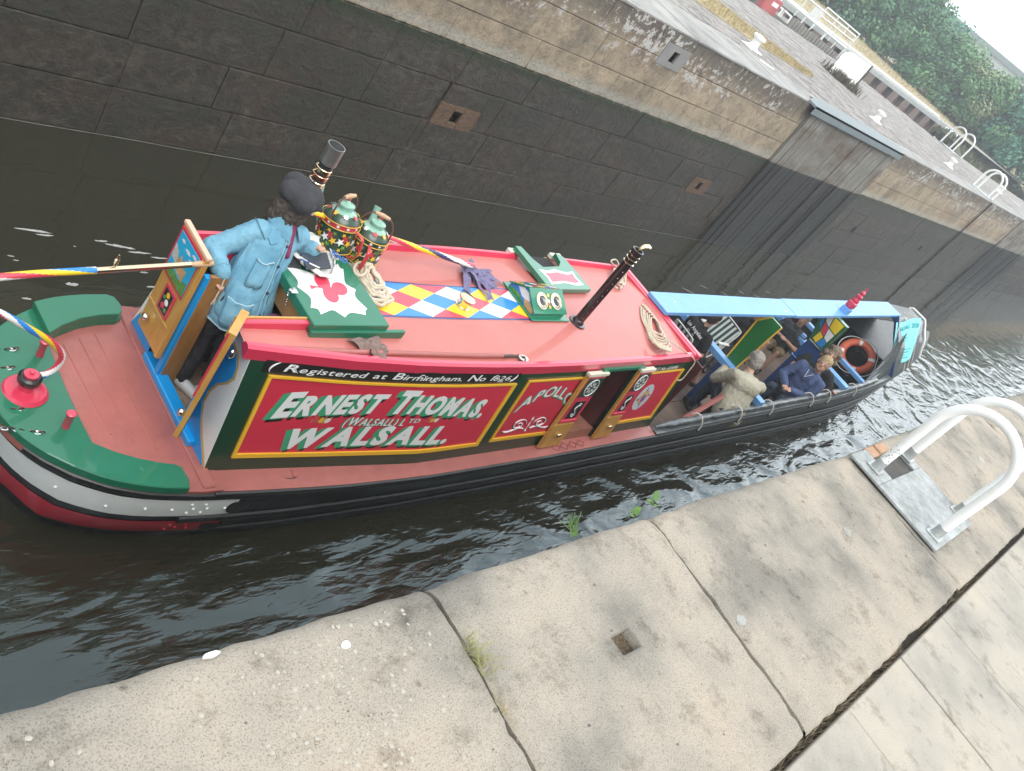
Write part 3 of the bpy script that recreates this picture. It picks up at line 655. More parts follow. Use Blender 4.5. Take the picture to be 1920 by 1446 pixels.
# ================================================================ NEAR COPING
near = thing('near_coping', 'big worn sandstone coping stones along the near edge of the lock', 'coping', (2, .2, T))
edge_x = [-1.4, .53, 1.2, 1.75, 1.9, 2.5, 2.95, 3.1, 3.9, 4.7, 5.3, 5.9, 6.7, 7.7, 9.1, 11.5, 16, 30]
edge_y = [.715, .708, .702, .692, .698, .698, .690, .696, .698, .692, .684, .705, .72, .752, .768, .75, .73, .73]
def stone(x0, x1, jl, jr, seed, y0=-.285, hole=None):
    """one coping stone: jl/jr shift its ends as a function of y; worn rounded nose"""
    nx = max(8, int((x1 - x0) / .018)); prof = []
    ny = 30
    q = MB()
    def fn(u, v):
        # v: 0 back bottom .. 1 front bottom ; arc-length like profile
        if v < .05: yy, zz = 0, -.12 * (1 - v / .05)
        elif v < .74: yy, zz = (v - .05) / .69 * .93, 0.
        elif v < .9: a = (v - .74) / .16 * pi / 2; yy, zz = .93 + .07 * sin(a), -.05 * (1 - cos(a))
        else: yy, zz = 1, -.05 - (v - .9) / .1 * .5
        xb = x0 + (x1 - x0) * u; ye = lerp(edge_x, edge_y, xb) + .010 * fnoise(xb, 1, seed, 2.2) + .006 * fnoise(xb, 2, seed, 11)
        yb_ = y0 + .020 * max(0, fnoise(xb, 5, seed, 2.3) + .15) + .006 * fnoise(xb, 6, seed, 14)
        y = yb_ + (ye - yb_) * yy
        x = (x0 + jl(y)) * (1 - u) + (x1 + jr(y)) * u
        z = T + zz + .010 * fnoise(x, y, seed, 1.6) + .004 * fnoise(x, y, seed, 9) + .0028 * fnoise(x, y, seed, 30) - .010 * max(0, fnoise(x, y, seed + 4, 13) - .42) * 4
        eu = min(u, 1 - u) * (x1 - x0); ch = max(0, fnoise(x * 5, y * 5, seed) * .5 + .35)
        if eu < .03: z -= (.03 - eu) ** 2 * 9 * (.3 + ch * 2.4)
        cf = max(0, fnoise(x * 1.7, 3, seed + 2) + .1) * max(0, yy - .86) * 6; z -= .012 * cf * cf * (1 + fnoise(x, y, 2, 20))
        if yy < .05 and v >= .05: z -= (.05 - yy) * .25 * (.3 + ch)
        return (x, y, z)
    q.grid(fn, nx, 72, True)
    if hole:
        V = [Vector(v) for v in q.v]; keep = []; dele = []
        for f in q.f:
            c = sum((V[i] for i in f), Vector()) / 4
            (dele if hole[0] < c.x < hole[1] and hole[2] < c.y < hole[3] and c.z > T - .05 else keep).append(f)
        q.f = keep; edges = {}
        for f in dele:
            for i in range(4): e = (f[i], f[(i + 1) % 4]); edges[e] = 1
        for (a, b_) in [e for e in edges if (e[1], e[0]) not in edges]:
            o = len(q.v); q.v += [(V[a].x, V[a].y, V[a].z - .05), (V[b_].x, V[b_].y, V[b_].z - .05)]; q.f.append((a, b_, o + 1, o))
        q.mi = [0] * len(q.f)
    # end faces
    for uu in (0, 1):
        P = [Vector(fn(uu, k / 30)) for k in range(31)]; o = len(q.v); q.v += [tuple(p) for p in P] + [(p.x, p.y, T - .6) for p in P]
        for k in range(30): f = (o + k, o + k + 1, o + 31 + k + 1, o + 31 + k); q.f.append(f if uu else f[::-1]); q.mi.append(0)
    ob = q.build('coping_stone', near, M_coping, True, False)
    return ob
J = lambda a, s_: (lambda y: .012 * a + .014 * fnoise(y, s_, 5, 3) + .004 * fnoise(y, s_, 6, 16))
jA, jB, jC, jD = J(0, 1), J(0, 2), J(0, 3), J(0, 4)
wr = lambda f, d: (lambda y: f(y) + d)
stone(-1.3, 1.75, lambda y: 0, wr(jA, -.008), 1)
stone(1.75, 3.0, wr(jA, .006), wr(jB, -.007), 2, hole=(2.335, 2.445, .25, .32))
stone(3.0, 5.27, wr(jB, .005), wr(jC, -.002), 3)
stone(5.27, 7.15, wr(jC, .002), wr(jD, -.008), 4)
stone(7.15, 8.9, wr(jD, .008), wr(jA, 0), 5); stone(8.92, 10.9, wr(jA, 0), wr(jA, 0), 6); stone(10.92, 13, wr(jA, 0), wr(jA, 0), 7)
struct(MB().box(-1.3, 14, -.33, .62, T - 1.2, T - .065).build('coping_bed', mt=M_dirt))
MB().box(-60, 110, -.3, .60, -1, T - .55).build('near_wall_core', near, M_wall)
# pavers
pv = thing('towpath_pavers', 'pale concrete flagstones laid behind the coping stones', 'paving', (3, -.9, T)); rr = random.Random(9)
xs = [-.1, .62, 1.33, 2.03, 2.69, 3.36, 4.06, 4.78, 5.5, 6.22, 6.94, 7.66, 8.4, 9.1, 9.8]
for a, c_ in zip(xs, xs[1:]):
    for (y0, y1) in ((-1.62, -.312), (-2.9, -1.628)):
        dz = rr.uniform(-.003, .003); MB().bbox(a + .0035, c_ - .0035, y0 + .003, y1 - .003, T - .06, T - .012 + dz, .004).build('paver', pv, M_paver)
# square sockets and holes, small marks on the near coping
def cz(x, y):
    sd = 1 if x < 1.75 else 2 if x < 3 else 3 if x < 5.27 else 5
    return T + .010 * fnoise(x, y, sd, 1.6) + .004 * fnoise(x, y, sd, 9)
def patch(c, rx, ry, name, lab, m_, cat, n=14, h=.004, seed=0):
    P = [(c[0] + rx * cos(2 * pi * k / n) * (1 + .35 * fnoise(k * 1.7, seed, 3)), c[1] + ry * sin(2 * pi * k / n) * (1 + .35 * fnoise(k * 1.3, seed, 8))) for k in range(n)]
    z = cz(*c) - (.006 if c[1] > .68 else 0); o = MB().prism(P, z - .006, z + h * .5).build(name, None, m_); tag(o, lab, cat); return o
patch((1.39, .60), .014, .011, 'bird_dropping', 'round white dropping on the leftmost coping stone', M_flake, 'mark', seed=1)
patch((1.05, .686), .022, .007, 'bird_dropping', 'long white dropping on the very edge of the leftmost coping stone', M_flake, 'mark', seed=2)
M_patchg = coping_material('cement_plug', [(.33, .33, .31), (.38, .38, .35), (.42, .42, .38), (.42, .42, .38)], .3)
patch((3.07, .165), .035, .022, 'cement_plug', 'pale round cement plug beside the right hand stone joint', M_patchg, 'mark', seed=3, h=.003)
patch((4.5, .27), .04, .035, 'cement_plug', 'square cement filled socket left of the galvanised ladder plate', M_patchg, 'mark', 4, .003, 4)
patch((7.7, .29), .05, .04, 'cement_plug', 'cement filled socket seen through the white hoop', M_patchg, 'mark', 4, .003, 5)
# the open socket in the middle stone: a real sunk box
sk = thing('iron_socket', 'small square hole full of dead leaves in the middle coping stone', 'socket', (2.39, .285, T))
MB().box(2.30, 2.48, .22, .35, T - .06, T - .035).build('socket_fill', sk, mat('leaf_litter', (.03, .022, .014), .95, .6, 90, 1, 160, col2=(.20, .15, .10)))
rr = random.Random(31); q = MB()
for k in range(26): x, y = rr.uniform(2.347, 2.433), rr.uniform(.264, .306); a = rr.uniform(0, 6); q.tube([(x, y, T - .034), (x + .014 * cos(a), y + .014 * sin(a), T - .028)], .0012, 4)
q.build('litter', sk, mat('litter_brown', (.16, .12, .075), .95, .4, 90), kind='stuff')
# grass in the joints
def tuft(c, n, h, s_, lab, m_=None, seed=1, w=.0012, sy=None):
    return blades(lambda r_: Vector((c[0] + r_.gauss(0, s_), c[1] + r_.gauss(0, sy or s_), T - .012)), n, h, w, m_ or M_dry, 'grass_tuft', lab, 'grass', 1.6, seed)
M_tuft = mat('tuft_green', (.20, .22, .07), .8, .3, 40, col2=(.36, .33, .15))
tuft((1.765, .45), 90, .05, .006, 'small green grass tuft in the left stone joint', M_tuft, 3, .0012, .03)
tuft((1.752, .27), 40, .025, .006, 'dry root hairs halfway down the left stone joint', M_dry, 5, .0008, .025)
def crack_pt(r_):
    x = r_.choice([r_.uniform(2.6, 3.4), r_.uniform(3.3, 4.2), r_.uniform(4.5, 6.2)]); return Vector((x, -.298 + r_.gauss(0, .007), T - .06))
blades(crack_pt, 1100, .034, .0011, mat('crack_straw', (.12, .095, .06), .9, .5, 40, col2=(.34, .28, .19)), 'crack_straw', 'dead straw filling the gap between coping stones and flagstones', 'grass', 1.4, 6)
def leafplant(c, lab, n, s_, seed):
    rr = random.Random(seed); t = thing('weed_plant', lab, 'plant', c)
    for k in range(n):
        a = rr.uniform(0, 6.28); d = Vector((cos(a), sin(a) * .6 + .3, rr.uniform(-.3, .7))); p = Vector(c) + d * s_ * .6; e = Vector((-d.y, d.x, 0)).normalized() * s_ * .42
        V = [p - d * s_ * .4, p - d * s_ * .1 + e, p + d * s_ * .35 + e * .6, p + d * s_ * .6, p + d * s_ * .35 - e * .6, p - d * s_ * .1 - e]
        MB().add(V + [v_ - Vector((0, 0, .001)) for v_ in V], [(0, 1, 2, 3, 4, 5), (11, 10, 9, 8, 7, 6)]).build('leaf', t, M_green)
leafplant((3.13, .74, T - .03), 'broad leaved green weed growing out over the coping edge', 5, .045, 1)
leafplant((2.94, .725, T - .03), 'smaller yellowish weed left of the broad leaved one on the coping edge', 4, .035, 2)
t = thing('weed_plant', 'wispy grass sprig hanging over the coping edge left of the weeds', 'plant', (2.53, .71, T - .03)); q = MB(); rr = random.Random(4)
for k in range(14): q.tube([(2.53 + rr.gauss(0, .02), .71, T - .04), (2.53 + rr.gauss(0, .04), .75 + rr.random() * .03, T - .01 + rr.random() * .03)], .0015, 4)
q.build('blade', t, M_green)
# ---- near ladder: plate, hoops, steps
lad = thing('ladder_landing', 'galvanised landing plate with two big white safety hoops on the near coping', 'handrail', (5.7, .3, T), None)
px = [5.29, 6.18]; q = MB()
q.bbox(5.29, 6.18, -.05, .42, T + .012, T + .03, .003).bbox(5.29, 5.56, .421, .66, T + .012, T + .029, .003).bbox(6.05, 6.18, .421, .60, T + .012, T + .029, .003)
mt_ = mat('chequer_plate', (.40, .42, .42), .55, .2, 14, .2, 40, metal=.15, grunge=.45); q.build('landing_plate', lad, mt_)
q = MB()
for i in range(40):
    for j in range(20):
        x, y = 5.31 + i * .0215, -.035 + j * .0235 + (i % 2) * .011
        a = .6 if i % 2 else -.6; d = Vector((cos(a), sin(a), 0)) * .007; e = Vector((-d.y, d.x, 0)) * .28; c = Vector((x, y, T + .030))
        q.add([c - d, c + e, c + d, c - e, c + Vector((0, 0, .0022))], [(0, 1, 4), (1, 2, 4), (2, 3, 4), (3, 0, 4)])
q.build('chequer_studs', lad, mt_, kind='stuff')
for (xx, ya, yb, xtop) in ((5.44, .525, .025, 5.44), (6.1, .52, .06, 6.1)):
    r_ = .031
    for yy in (ya, yb): MB().lathe([(.034, 0), (.034, .075), (.031, .078)], (xx, yy, T + .03), 14).build('socket', lad, M_galv, True); MB().bbox(xx - .055, xx + .055, yy - .05, yy + .05, T + .0305, T + .04, .003).build('foot_plate', lad, M_galv)
    h_ = .745; rad = (ya - yb) / 2; ym = (ya + yb) / 2; P = [Vector((xx, ya, T + .1))]
    for k in range(0, 5): P.append(Vector((xx, ya, T + .1 + (h_ - rad - .1) * (k + 1) / 5)))
    for k in range(1, 16): a = pi * k / 16; P.append(Vector((xx, ym + rad * cos(a), T + h_ - rad + rad * sin(a))))
    for k in range(5, -1, -1): P.append(Vector((xx, yb, T + .1 + (h_ - rad - .1) * k / 5)))
    MB().tube(P, r_, 16).build('hoop', lad, mat('hoop_white', (.86, .87, .86), .35, .02, 8, .05, 30, grunge=.12), True)
rr = random.Random(2); q = MB()
for k in range(26):
    a = rr.uniform(-.9, .9); z = T + .115 + k * .0045; q.bbox(-.0022, .0022, -.0022, .0022, 0, .003, .0006, Matrix.Translation((5.44 + .0315 * -cos(a), .525 + .0315 * sin(a), z)))
q.build('scratch_mark', lad, M_black)
for k, (x, w_) in enumerate(((5.59, .15), (5.77, .17))):
    tag(MB().bbox(x, x + w_, .595 + .01 * k, .675, T - .045, T + .020 + .006 * k, .007).build('broken_brick', None, mat('orange_brick', (.36, .20, .12), .9, .3, 22, .8, 60, col2=(.46, .30, .20))), ['left orange brick exposed at the ladder head', 'right orange brick exposed at the ladder head'][k], 'brick')
MB().box(5.57, 6.04, .425, .59, T + .0128, T + .0135).build('ladder_gap_shade', lad, mat('gap_shade_dark', (.05, .045, .04), .7, .4, 12))  # flat plate over the ladder gap; the gap's shade is put into its dark colour

# foam flecks on the still water and the scum line against the far wall
M_foam = mat('water_foam', (.22, .22, .21), .8, .3, 30, col2=(.48, .48, .46))
rr = random.Random(17); q = MB()
for (u, v, L_, w_) in ((60, 432, .30, .025), (85, 441, .16, .02), (190, 452, .14, .02), (225, 462, .30, .03), (262, 474, .25, .02), (300, 484, .2, .018), (135, 533, .12, .035), (150, 560, .16, .045), (75, 573, .12, .02), (50, 560, .08, .02), (110, 590, .1, .03), (20, 480, .06, .012), (30, 488, .05, .01), (140, 462, .03, .01), (270, 511, .08, .02), (285, 538, .12, .02), (45, 520, .06, .012), (980, 466, .03, .006), (350, 420, .03, .01), (1290, 545, .35, .015), (1320, 538, .25, .012), (1360, 552, .3, .012), (1390, 548, .2, .012), (1420, 556, .3, .012), (1440, 548, .25, .01), (1465, 560, .2, .012)):
    c = onz(u, v, .004); a = rr.uniform(-.25, .05) if u < 1000 else rr.uniform(-.7, -.4); d = Vector((cos(a), sin(a), 0)); e = Vector((-d.y, d.x, 0)); n = 16; P = []
    for k in range(n): th = 2 * pi * k / n; f = 1 + .7 * fnoise(k * .9, u, 1); P.append(c + d * cos(th) * L_ * f * .5 + e * sin(th) * w_ * (1 + .9 * fnoise(k * 1.1, v, 2)) * .6)
    q.add(P, [tuple(range(n))])
q.build('water_foam', None, M_foam, kind='stuff'); tag(bpy.data.objects['water_foam'], 'small pale foam flecks drifting on the dark water', 'foam')
q = MB(); V = []; N_ = 500
for i in range(N_ + 1): x = 1 + 60 * i / N_; a = .022 + .014 * fnoise(x * 2, 1, 1) ; o_ = .018 * fnoise(x * .9, 4, 2); V += [(x, YF - .045 + o_ - a * .35, .005), (x, YF - .045 + o_ + a * .35, .006)]
q.add(V, [(2 * i, 2 * i + 2, 2 * i + 3, 2 * i + 1) for i in range(N_)]); q.build('scum_line', None, mat('scum_grey', (.11, .105, .095), .8, .4, 5)); tag(bpy.data.objects['scum_line'], 'thin grey scum line on the water along the far wall', 'scum')

# pale fossil pebbles weathering out of the leftmost coping stone, dark lichen spots
rr = random.Random(77); q = MB()
for k in range(230):
    x = rr.gauss(1.33, .13); y = rr.uniform(.12, .66); 
    if k % 5 == 0: x = rr.uniform(.6, 1.7)
    if x > 1.72: continue
    r_ = rr.uniform(.0035, .0085); a = rr.uniform(0, 3); M_ = Matrix.Translation((x, y, cz(x, y) - .0008)) @ Matrix.Rotation(a, 4, 'Z'); q.ball((0, 0, 0), (r_, r_ * rr.uniform(.6, 1), .0022), 8, 4, M_)
q.build('fossil_pebble', near, mat('pebble_pale', (.34, .315, .265), .85, .2, 60, col2=(.42, .39, .335)), True, kind='stuff')
q = MB()
for k in range(46):
    x, y = rr.uniform(.4, 5.0), rr.uniform(-.2, .64); r_ = rr.uniform(.003, .010); q.ball((x, y, cz(x, y) - .0006), (r_, r_ * .8, .0016), 8, 4)
q.build('lichen_spot', near, mat('lichen_dark', (.13, .12, .105), .95, .3, 60), True, kind='stuff')
# ================================================================ NARROWBOAT
YB = 4.05
def paint(name, col, coat=.5, rough=.4, **k): return mat(name, col, rough, k.pop('var', .04), k.pop('scale', 2.5), k.pop('bump', .04), k.pop('bscale', 7), coat=coat, **k)
K_hull = mat('bitumen_black', (.010, .010, .011), .34, .5, 5, .5, 14, coat=.25, coatr=.25, col2=(.022, .021, .022), grunge=.3)
K_green = paint('boat_green', (.006, .16, .085), .6, .38, coatr=.05, grunge=.12)
K_dgreen = paint('cabin_dark_green', (.006, .045, .022), .5, .35)
K_red = paint('cabin_crimson', (.56, .028, .060), .25, .45)
K_rail = paint('rail_pink_red', (.62, .035, .085), .7, .35)
K_roof = paint('roof_red_oxide', (.50, .145, .125), .45, .48, coatr=.10, var=.05, grunge=.07)
K_deck = paint('deck_red_oxide', (.42, .13, .112), .45, .5, grunge=.3, coatr=.25)
K_yel = paint('moulding_yellow', (.78, .46, .03), .4, .4)
K_blue = paint('door_blue', (.0, .30, .74), .4, .4)
K_lblue = paint('plank_light_blue', (.16, .38, .75), .25, .45, grunge=.08)
K_dblue = paint('mast_dark_blue', (.012, .055, .20), .4, .4)
K_white = paint('lettering_white', (.74, .76, .76), .3, .4); K_shade = paint('lettering_green', (.05, .33, .17), .3, .4)
K_black = paint('lettering_black', (.012, .010, .010), .4, .4)
K_wband = paint('stern_white', (.84, .88, .88), .4, .42, grunge=.10); K_rband = paint('stern_red', (.60, .02, .05), .4, .42, grunge=.15)
K_oak = mat('varnished_oak', (.48, .24, .045), .38, .3, 5, .15, 30, coat=.5, col2=(.60, .33, .08), stretch=(4, 4, .8))
K_oakd = mat('brown_timber', (.26, .125, .035), .45, .3, 5, .15, 30, coat=.3, col2=(.36, .18, .055), stretch=(4, 4, .8))
K_pinkw = mat('pale_door_edge', (.72, .45, .32), .45, .08, 5)
K_gold = paint('scroll_gold', (.60, .38, .10), .3, .4)
K_brass = mat('polished_brass', (.84, .70, .48), .16, .06, 10, metal=1.0)
K_chrome = mat('chrome', (.78, .78, .78), .14, .05, 10, metal=1.0)
K_rope = mat('natural_rope', (.46, .39, .29), .95, .2, 60, 1, 220, col2=(.66, .58, .46))
K_tarp = mat('black_tarpaulin', (.030, .040, .040), .32, .4, 3, .6, 9, col2=(.075, .09, .09))
K_chk = [paint('diamond_white', (.78, .78, .76), .3, .4), paint('diamond_red', (.62, .05, .09), .35, .4), paint('diamond_yellow', (.82, .58, .02), .35, .4), paint('diamond_blue', (.02, .22, .62), .35, .4)]
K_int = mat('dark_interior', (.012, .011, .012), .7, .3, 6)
M_rwb = [K_chk[3], K_chk[0], K_chk[1], K_chk[2]]
boat = thing('narrowboat', 'long narrowboat with a pink red roof, crimson lettered cabin and green round stern', 'boat', (3.4, YB, 0))
# -- hull lines
XS = [2.12, 2.16, 2.22, 2.32, 2.45, 2.6, 2.8, 3.0, 3.2, 3.45, 3.7, 4.2, 4.8, 5.6, 6.6, 7.8, 9.0, 9.65, 10.5, 12, 13.5, 15, 16.5, 17.2, 17.8, 18.4, 19, 19.5, 20, 20.5, 21, 21.5, 22, 22.4, 22.8, 23.1, 23.4, 23.6]
def Dw(x): return lerp([2.12, 2.14, 2.18, 2.25, 2.35, 2.5, 2.65, 2.8, 3.0, 3.2, 3.5, 4.0, 4.6, 5.6, 7.5, 10, 16, 17.2, 18.2, 19, 19.8, 20.6, 21.4, 22.2, 22.8, 23.3, 23.6], [.05, .16, .29, .43, .55, .68, .775, .84, .895, .925, .96, 1.01, 1.06, 1.10, 1.12, 1.13, 1.12, 1.10, 1.05, .985, .90, .79, .65, .48, .32, .16, .03], x)
def Dz(x): return lerp([2.1, 3.4, 4.5, 6.5, 9.6, 12, 16, 19, 21.5, 23.6], [.93, .80, .74, .72, .78, .86, .95, 1.12, 1.32, 1.55], x)
def Ww(x): return lerp([2.12, 2.3, 2.37, 2.54, 2.73, 3.0, 3.58, 4.5, 5.47, 7.9, 13.6, 16, 17.6, 18.6, 19.6, 20.4, 21.2, 22, 22.8, 23.3, 23.6], [.0, .12, .25, .43, .54, .66, .80, .91, .97, 1.01, 1.06, 1.05, 1.0, .93, .82, .70, .54, .37, .18, .06, .0], x)
def hull_pt(x, t, s):   # t 0 deck edge .. 1 water
    d, w = Dw(x), Ww(x); ex = lerp([3.4, 5], [2.6, 1.15], x)
    xx = x
    if x < 2.5: xx = x + .20 * t * (2.5 - x) / .38
    if x > 21: xx = x - .5 * t * (x - 21) / 2.6
    return Vector((xx, YB + s * (d + (w - d) * (t ** ex)), Dz(x) * (1 - t) - .12 * (t > .999)))
BANDS = [(0, .13, K_hull, 'upper_rim'), (.13, .40, K_wband, 'white_stern_band'), (.40, .50, K_hull, 'strake_band'), (.50, .80, K_rband, 'red_stern_band'), (.80, 1.0, K_hull, 'bottom_band')]
for s in (-1, 1):
    q = MB(); TS = [0, .13, .4, .5, .8, 1.0]
    xs_ = [x for x in XS if x >= 3.7]
    q.grid(lambda u, v: hull_pt(xs_[round(u * (len(xs_) - 1))], v, s), len(xs_) - 1, 8, s < 0)
    q.build('hull_side', boat, K_hull, True)
    xa = [2.12, 2.14, 2.16, 2.19, 2.23, 2.28, 2.34, 2.41, 2.5, 2.6, 2.7, 2.8, 2.95, 3.1, 3.25, 3.4, 3.55, 3.7]
    for (a, c_, m_, nm) in BANDS:
        q = MB(); q.grid(lambda u, v: hull_pt(xa[round(u * (len(xa) - 1))], a + (c_ - a) * v, s) + Vector((0, s * (.006 if m_ is not K_hull else .0), 0)), len(xa) - 1, 4, s < 0); q.build(nm, boat, m_, True)
    # rounded black ends over the coloured bands
    for (tt, rr_, xx) in ((.265, .11, 3.74), (.65, .11, 3.66)):
        c = hull_pt(xx, tt, s); MB().m(K_hull).ball((c.x, c.y + s * .0, c.z), (.11, .012, Dz(xx) * .125), 14, 7).build('band_end', boat, smooth=True)
    # rubbing strakes
    for (tt, x0, r_) in ((.06, 2.2, .022), (.46, 3.3, .024), (.58, 3.6, .016), (.80, 3.6, .02)):
        P = [hull_pt(x, tt, s) + Vector((0, s * .012, 0)) for x in [2.14, 2.18, 2.25, 2.35, 2.5, 2.7, 2.95, 3.3, 3.7] + [x for x in XS if 4 < x < 23.4] if x >= x0]
        MB().tube(P, r_, 8, flat=1.5).build('rubbing_strake', boat, K_hull, True)
# rivets
for x, t in ((2.45, .27), (2.75, .3), (3.0, .27), (3.2, .28), (3.33, .2), (3.36, .27), (3.33, .34), (3.44, .2), (3.47, .27), (3.44, .34), (3.62, .28), (3.3, .6), (3.36, .66), (3.3, .72), (3.42, .6), (3.46, .7)):
    c = hull_pt(x, t, -1); MB().ball((c.x, c.y - .008, c.z), (.014, .01, .014), 8, 5).build('rivet', boat, K_wband if t < .5 else K_rband, True)
# -- deck / counter
def outline(x0, x1, inset, n=22, zoff=0.):
    P = []
    for k in range(n + 1):
        x = x1 - (x1 - x0) * (sin(pi / 2 * k / n)); P.append((x, -1))
    return P
nr = [(2.12 + (3.36 - 2.12) * (1 - cos(pi / 2 * k / 18)), None) for k in range(19)]
out_n = [(x, YB - Dw(x) - .012) for x, _ in nr]; out_f = [(x, YB + Dw(x) + .012) for x, _ in nr]
base = out_f[::-1] + out_n; base = [(3.52, YB + .955)] + base + [(3.52, YB - .955)]
def dz_tilt(p, z): return Vector((p[0], p[1], z + (3.4 - p[0]) * .085))
def flatprism(pts, z0, z1, name, m_, ch=.0, **kw):
    n = len(pts); q = MB(); c = Vector((sum(p[0] for p in pts) / n, sum(p[1] for p in pts) / n, 0))
    V = [dz_tilt(p, z0) for p in pts] + [dz_tilt(p, z1 - ch) for p in pts]
    F = [(i, (i + 1) % n, n + (i + 1) % n, n + i) for i in range(n)]
    if ch:
        V2 = []
        for i in range(n):
            a, b_, c2 = Vector(pts[i - 1][:2]), Vector(pts[i][:2]), Vector(pts[(i + 1) % n][:2]); t_ = ((b_ - a).normalized() + (c2 - b_).normalized()); t_.normalize(); nn = Vector((-t_.y, t_.x)) * kw.get('sg', 1) * ch
            V2.append(dz_tilt((b_.x + nn.x, b_.y + nn.y), z1))
        V += V2; F += [(n + i, n + (i + 1) % n, 2 * n + (i + 1) % n, 2 * n + i) for i in range(n)] + [tuple(range(2 * n, 3 * n))]
    else: F += [tuple(range(n, 2 * n))]
    q.add(V, F); return q.build(name, boat, m_)
flatprism(base, .74, .815, 'stern_deck', K_deck)
# green horseshoe rim: outer follows the deck edge, inner is the well
def inset(x, s, d): return (x, YB + s * (Dw(x) - d))
near_o = [(x, YB - Dw(x) - .02) for x, _ in nr if x < 3.22] + [(3.22, YB - Dw(3.2) - .02)]
far_o = [(x, YB + Dw(x) + .02) for x, _ in nr if x < 3.3] + [(3.32, YB + Dw(3.3) + .01)]
inn_n = [(3.235, YB - .75), (3.19, YB - .72), (3.1, YB - .70), (2.95, YB - .65), (2.8, YB - .58), (2.67, YB - .49)]
inn_f = [(2.665, YB + .47), (2.78, YB + .56), (2.95, YB + .65), (3.12, YB + .705), (3.28, YB + .73), (3.33, YB + .76), (3.35, YB + .82)]
mid_ = [(2.655, YB - .25), (2.65, YB), (2.655, YB + .25)]
ring = near_o[::-1][::-1]
horse = near_o + [(3.25, YB - .86)] + inn_n + mid_ + inn_f + [(3.345, YB + .9)] + far_o[::-1]
flatprism(horse, .80, .868, 'counter_rim', K_green, .008, sg=1)
# raised green cap along the far quarter
fo2 = [(x, YB + Dw(x) + .022) for x, _ in nr if 2.62 < x < 3.3] + [(3.31, YB + .93), (3.335, YB + .85), (3.32, YB + .77)]
flatprism([(2.66, YB + .47), (2.78, YB + .56), (2.95, YB + .65), (3.12, YB + .705), (3.28, YB + .73)] [::-1][::-1] + fo2[::-1][0:] , .868, .935, 'raised_quarter_rim', K_green, .006, sg=1)
for k, xx in enumerate((2.80, 2.94, 3.08)):
    MB().tube([dz_tilt((xx + .05, YB - .55 + .08 * (2 - k)), .818), dz_tilt((xx, YB + .48 + .07 * k), .818)], .008, 6, flat=.6).build('deck_rib', boat, K_deck)
# dollies, rudder stock, chains
def col_(c, prof, name, m_, n=18): return MB().lathe(prof, c, n).build(name, boat, m_, True)
for (u, v) in ((128, 828), (80, 655)):
    c = onz(u - 4, v - 22 + 0, .93) if False else Vector(((2.53, 3.70, .93), (2.56, 4.36, .93))[0 if u == 128 else 1]); col_((c.x, c.y, c.z), [(.026, 0), (.026, .13), (.034, .14), (.034, .155), (.028, .16)], 'mooring_dolly', K_rail)
rc = (2.36, 4.02, .94)
col_(rc, [(.145, .0), (.15, .02), (.13, .045), (.06, .05)], 'rudder_collar', K_rail, 28); col_(rc, [(.05, .05), (.05, .14)], 'rudder_stock', K_rail); col_(rc, [(.066, .11), (.075, .125), (.075, .165), (.06, .18)], 'stock_gland', K_black, 22); col_(rc, [(.048, .17), (.048, .195), (.015, .197), (.015, .215), (.012, .218)], 'stock_cap', K_rail, 18)
def chain(P, name, n, r_=.006, l_=.026):
    P = smoothpath(P, 8); q = MB(); 
    for k in range(n):
        f = k / (n - 1) * (len(P) - 1); i = min(int(f), len(P) - 2); c = P[i].lerp(P[i + 1], f - i); d = (P[i + 1] - P[i]).normalized()
        a = d.cross(Vector((0, 0, 1))).normalized() if k % 2 else Vector((0, 0, 1)); loop = [c + d * l_ * cos(t) * .62 + a * l_ * .42 * sin(t) for t in [2 * pi * j / 8 for j in range(9)]]
        q.tube(loop, r_, 5, False)
    return q.build(name, boat, K_chrome, True)
for k, (e, w_) in enumerate((((78, 812), (0, 805)), ((40, 768), (-30, 772)), ((22, 690), (-30, 695)), ((30, 655), (-30, 660)))):
    a = onz(*e, .96); c = onz(*w_, .94); d = (c - a).normalized(); chain([a, a + d * .1, a + d * .2 + Vector((0, 0, .012)), a + d * .36], 'fender_chain', 11, .0062, .036)
    MB().box(a.x - .02, a.x + .03, a.y - .015, a.y + .015, a.z - .03, a.z - .015).build('chain_plate', boat, K_hull)
# swan neck and tiller
sw = [ony(u, v, 4.08) for u, v in ((60, 706), (85, 702), (104, 690), (116, 670), (108, 653), (90, 637), (50, 614), (0, 587), (-60, 568), (-150, 545))]
MB().tube(smoothpath([Vector((2.36, 4.03, 1.06))] + sw, 16), [.014 + .010 * min(1, k / 30) for k in range(161)], 24, twist=(M_rwb, .62, 1)).build('swan_neck', boat, None, True)
tp = [ony(-150, 545, 4.14), ony(-60, 530, 4.16), ony(0, 520, 4.17), ony(90, 512, 4.19), ony(180, 507, 4.2)]
MB().tube(smoothpath(tp, 24), .024, 24, twist=(M_rwb, .95, 1)).build('tiller_shaft', boat, None, True)
a, c = ony(180, 507, 4.2), ony(358, 496, 4.22); e = ony(400, 494, 4.22)
MB().tube([a, c], .022, 16).build('tiller_brass', boat, K_brass, True)
MB().tube([c, c.lerp(e, .3), c.lerp(e, .75), e], [.017, .023, .024, .018], 14).build('tiller_handle', boat, mat('turned_wood', (.50, .33, .20), .5, .2, 20), True)
p = ony(213, 503, 4.2); MB().lathe([(.006, 0), (.013, .004), (.008, .016), (.018, .03), (.012, .042), (.02, .052), (.011, .068), (.013, .076), (.004, .098)], (p.x, p.y, p.z + .02), 12).build('brass_finial', boat, K_brass, True)
for (u, v) in ((-20, 522), (178, 507)): pass
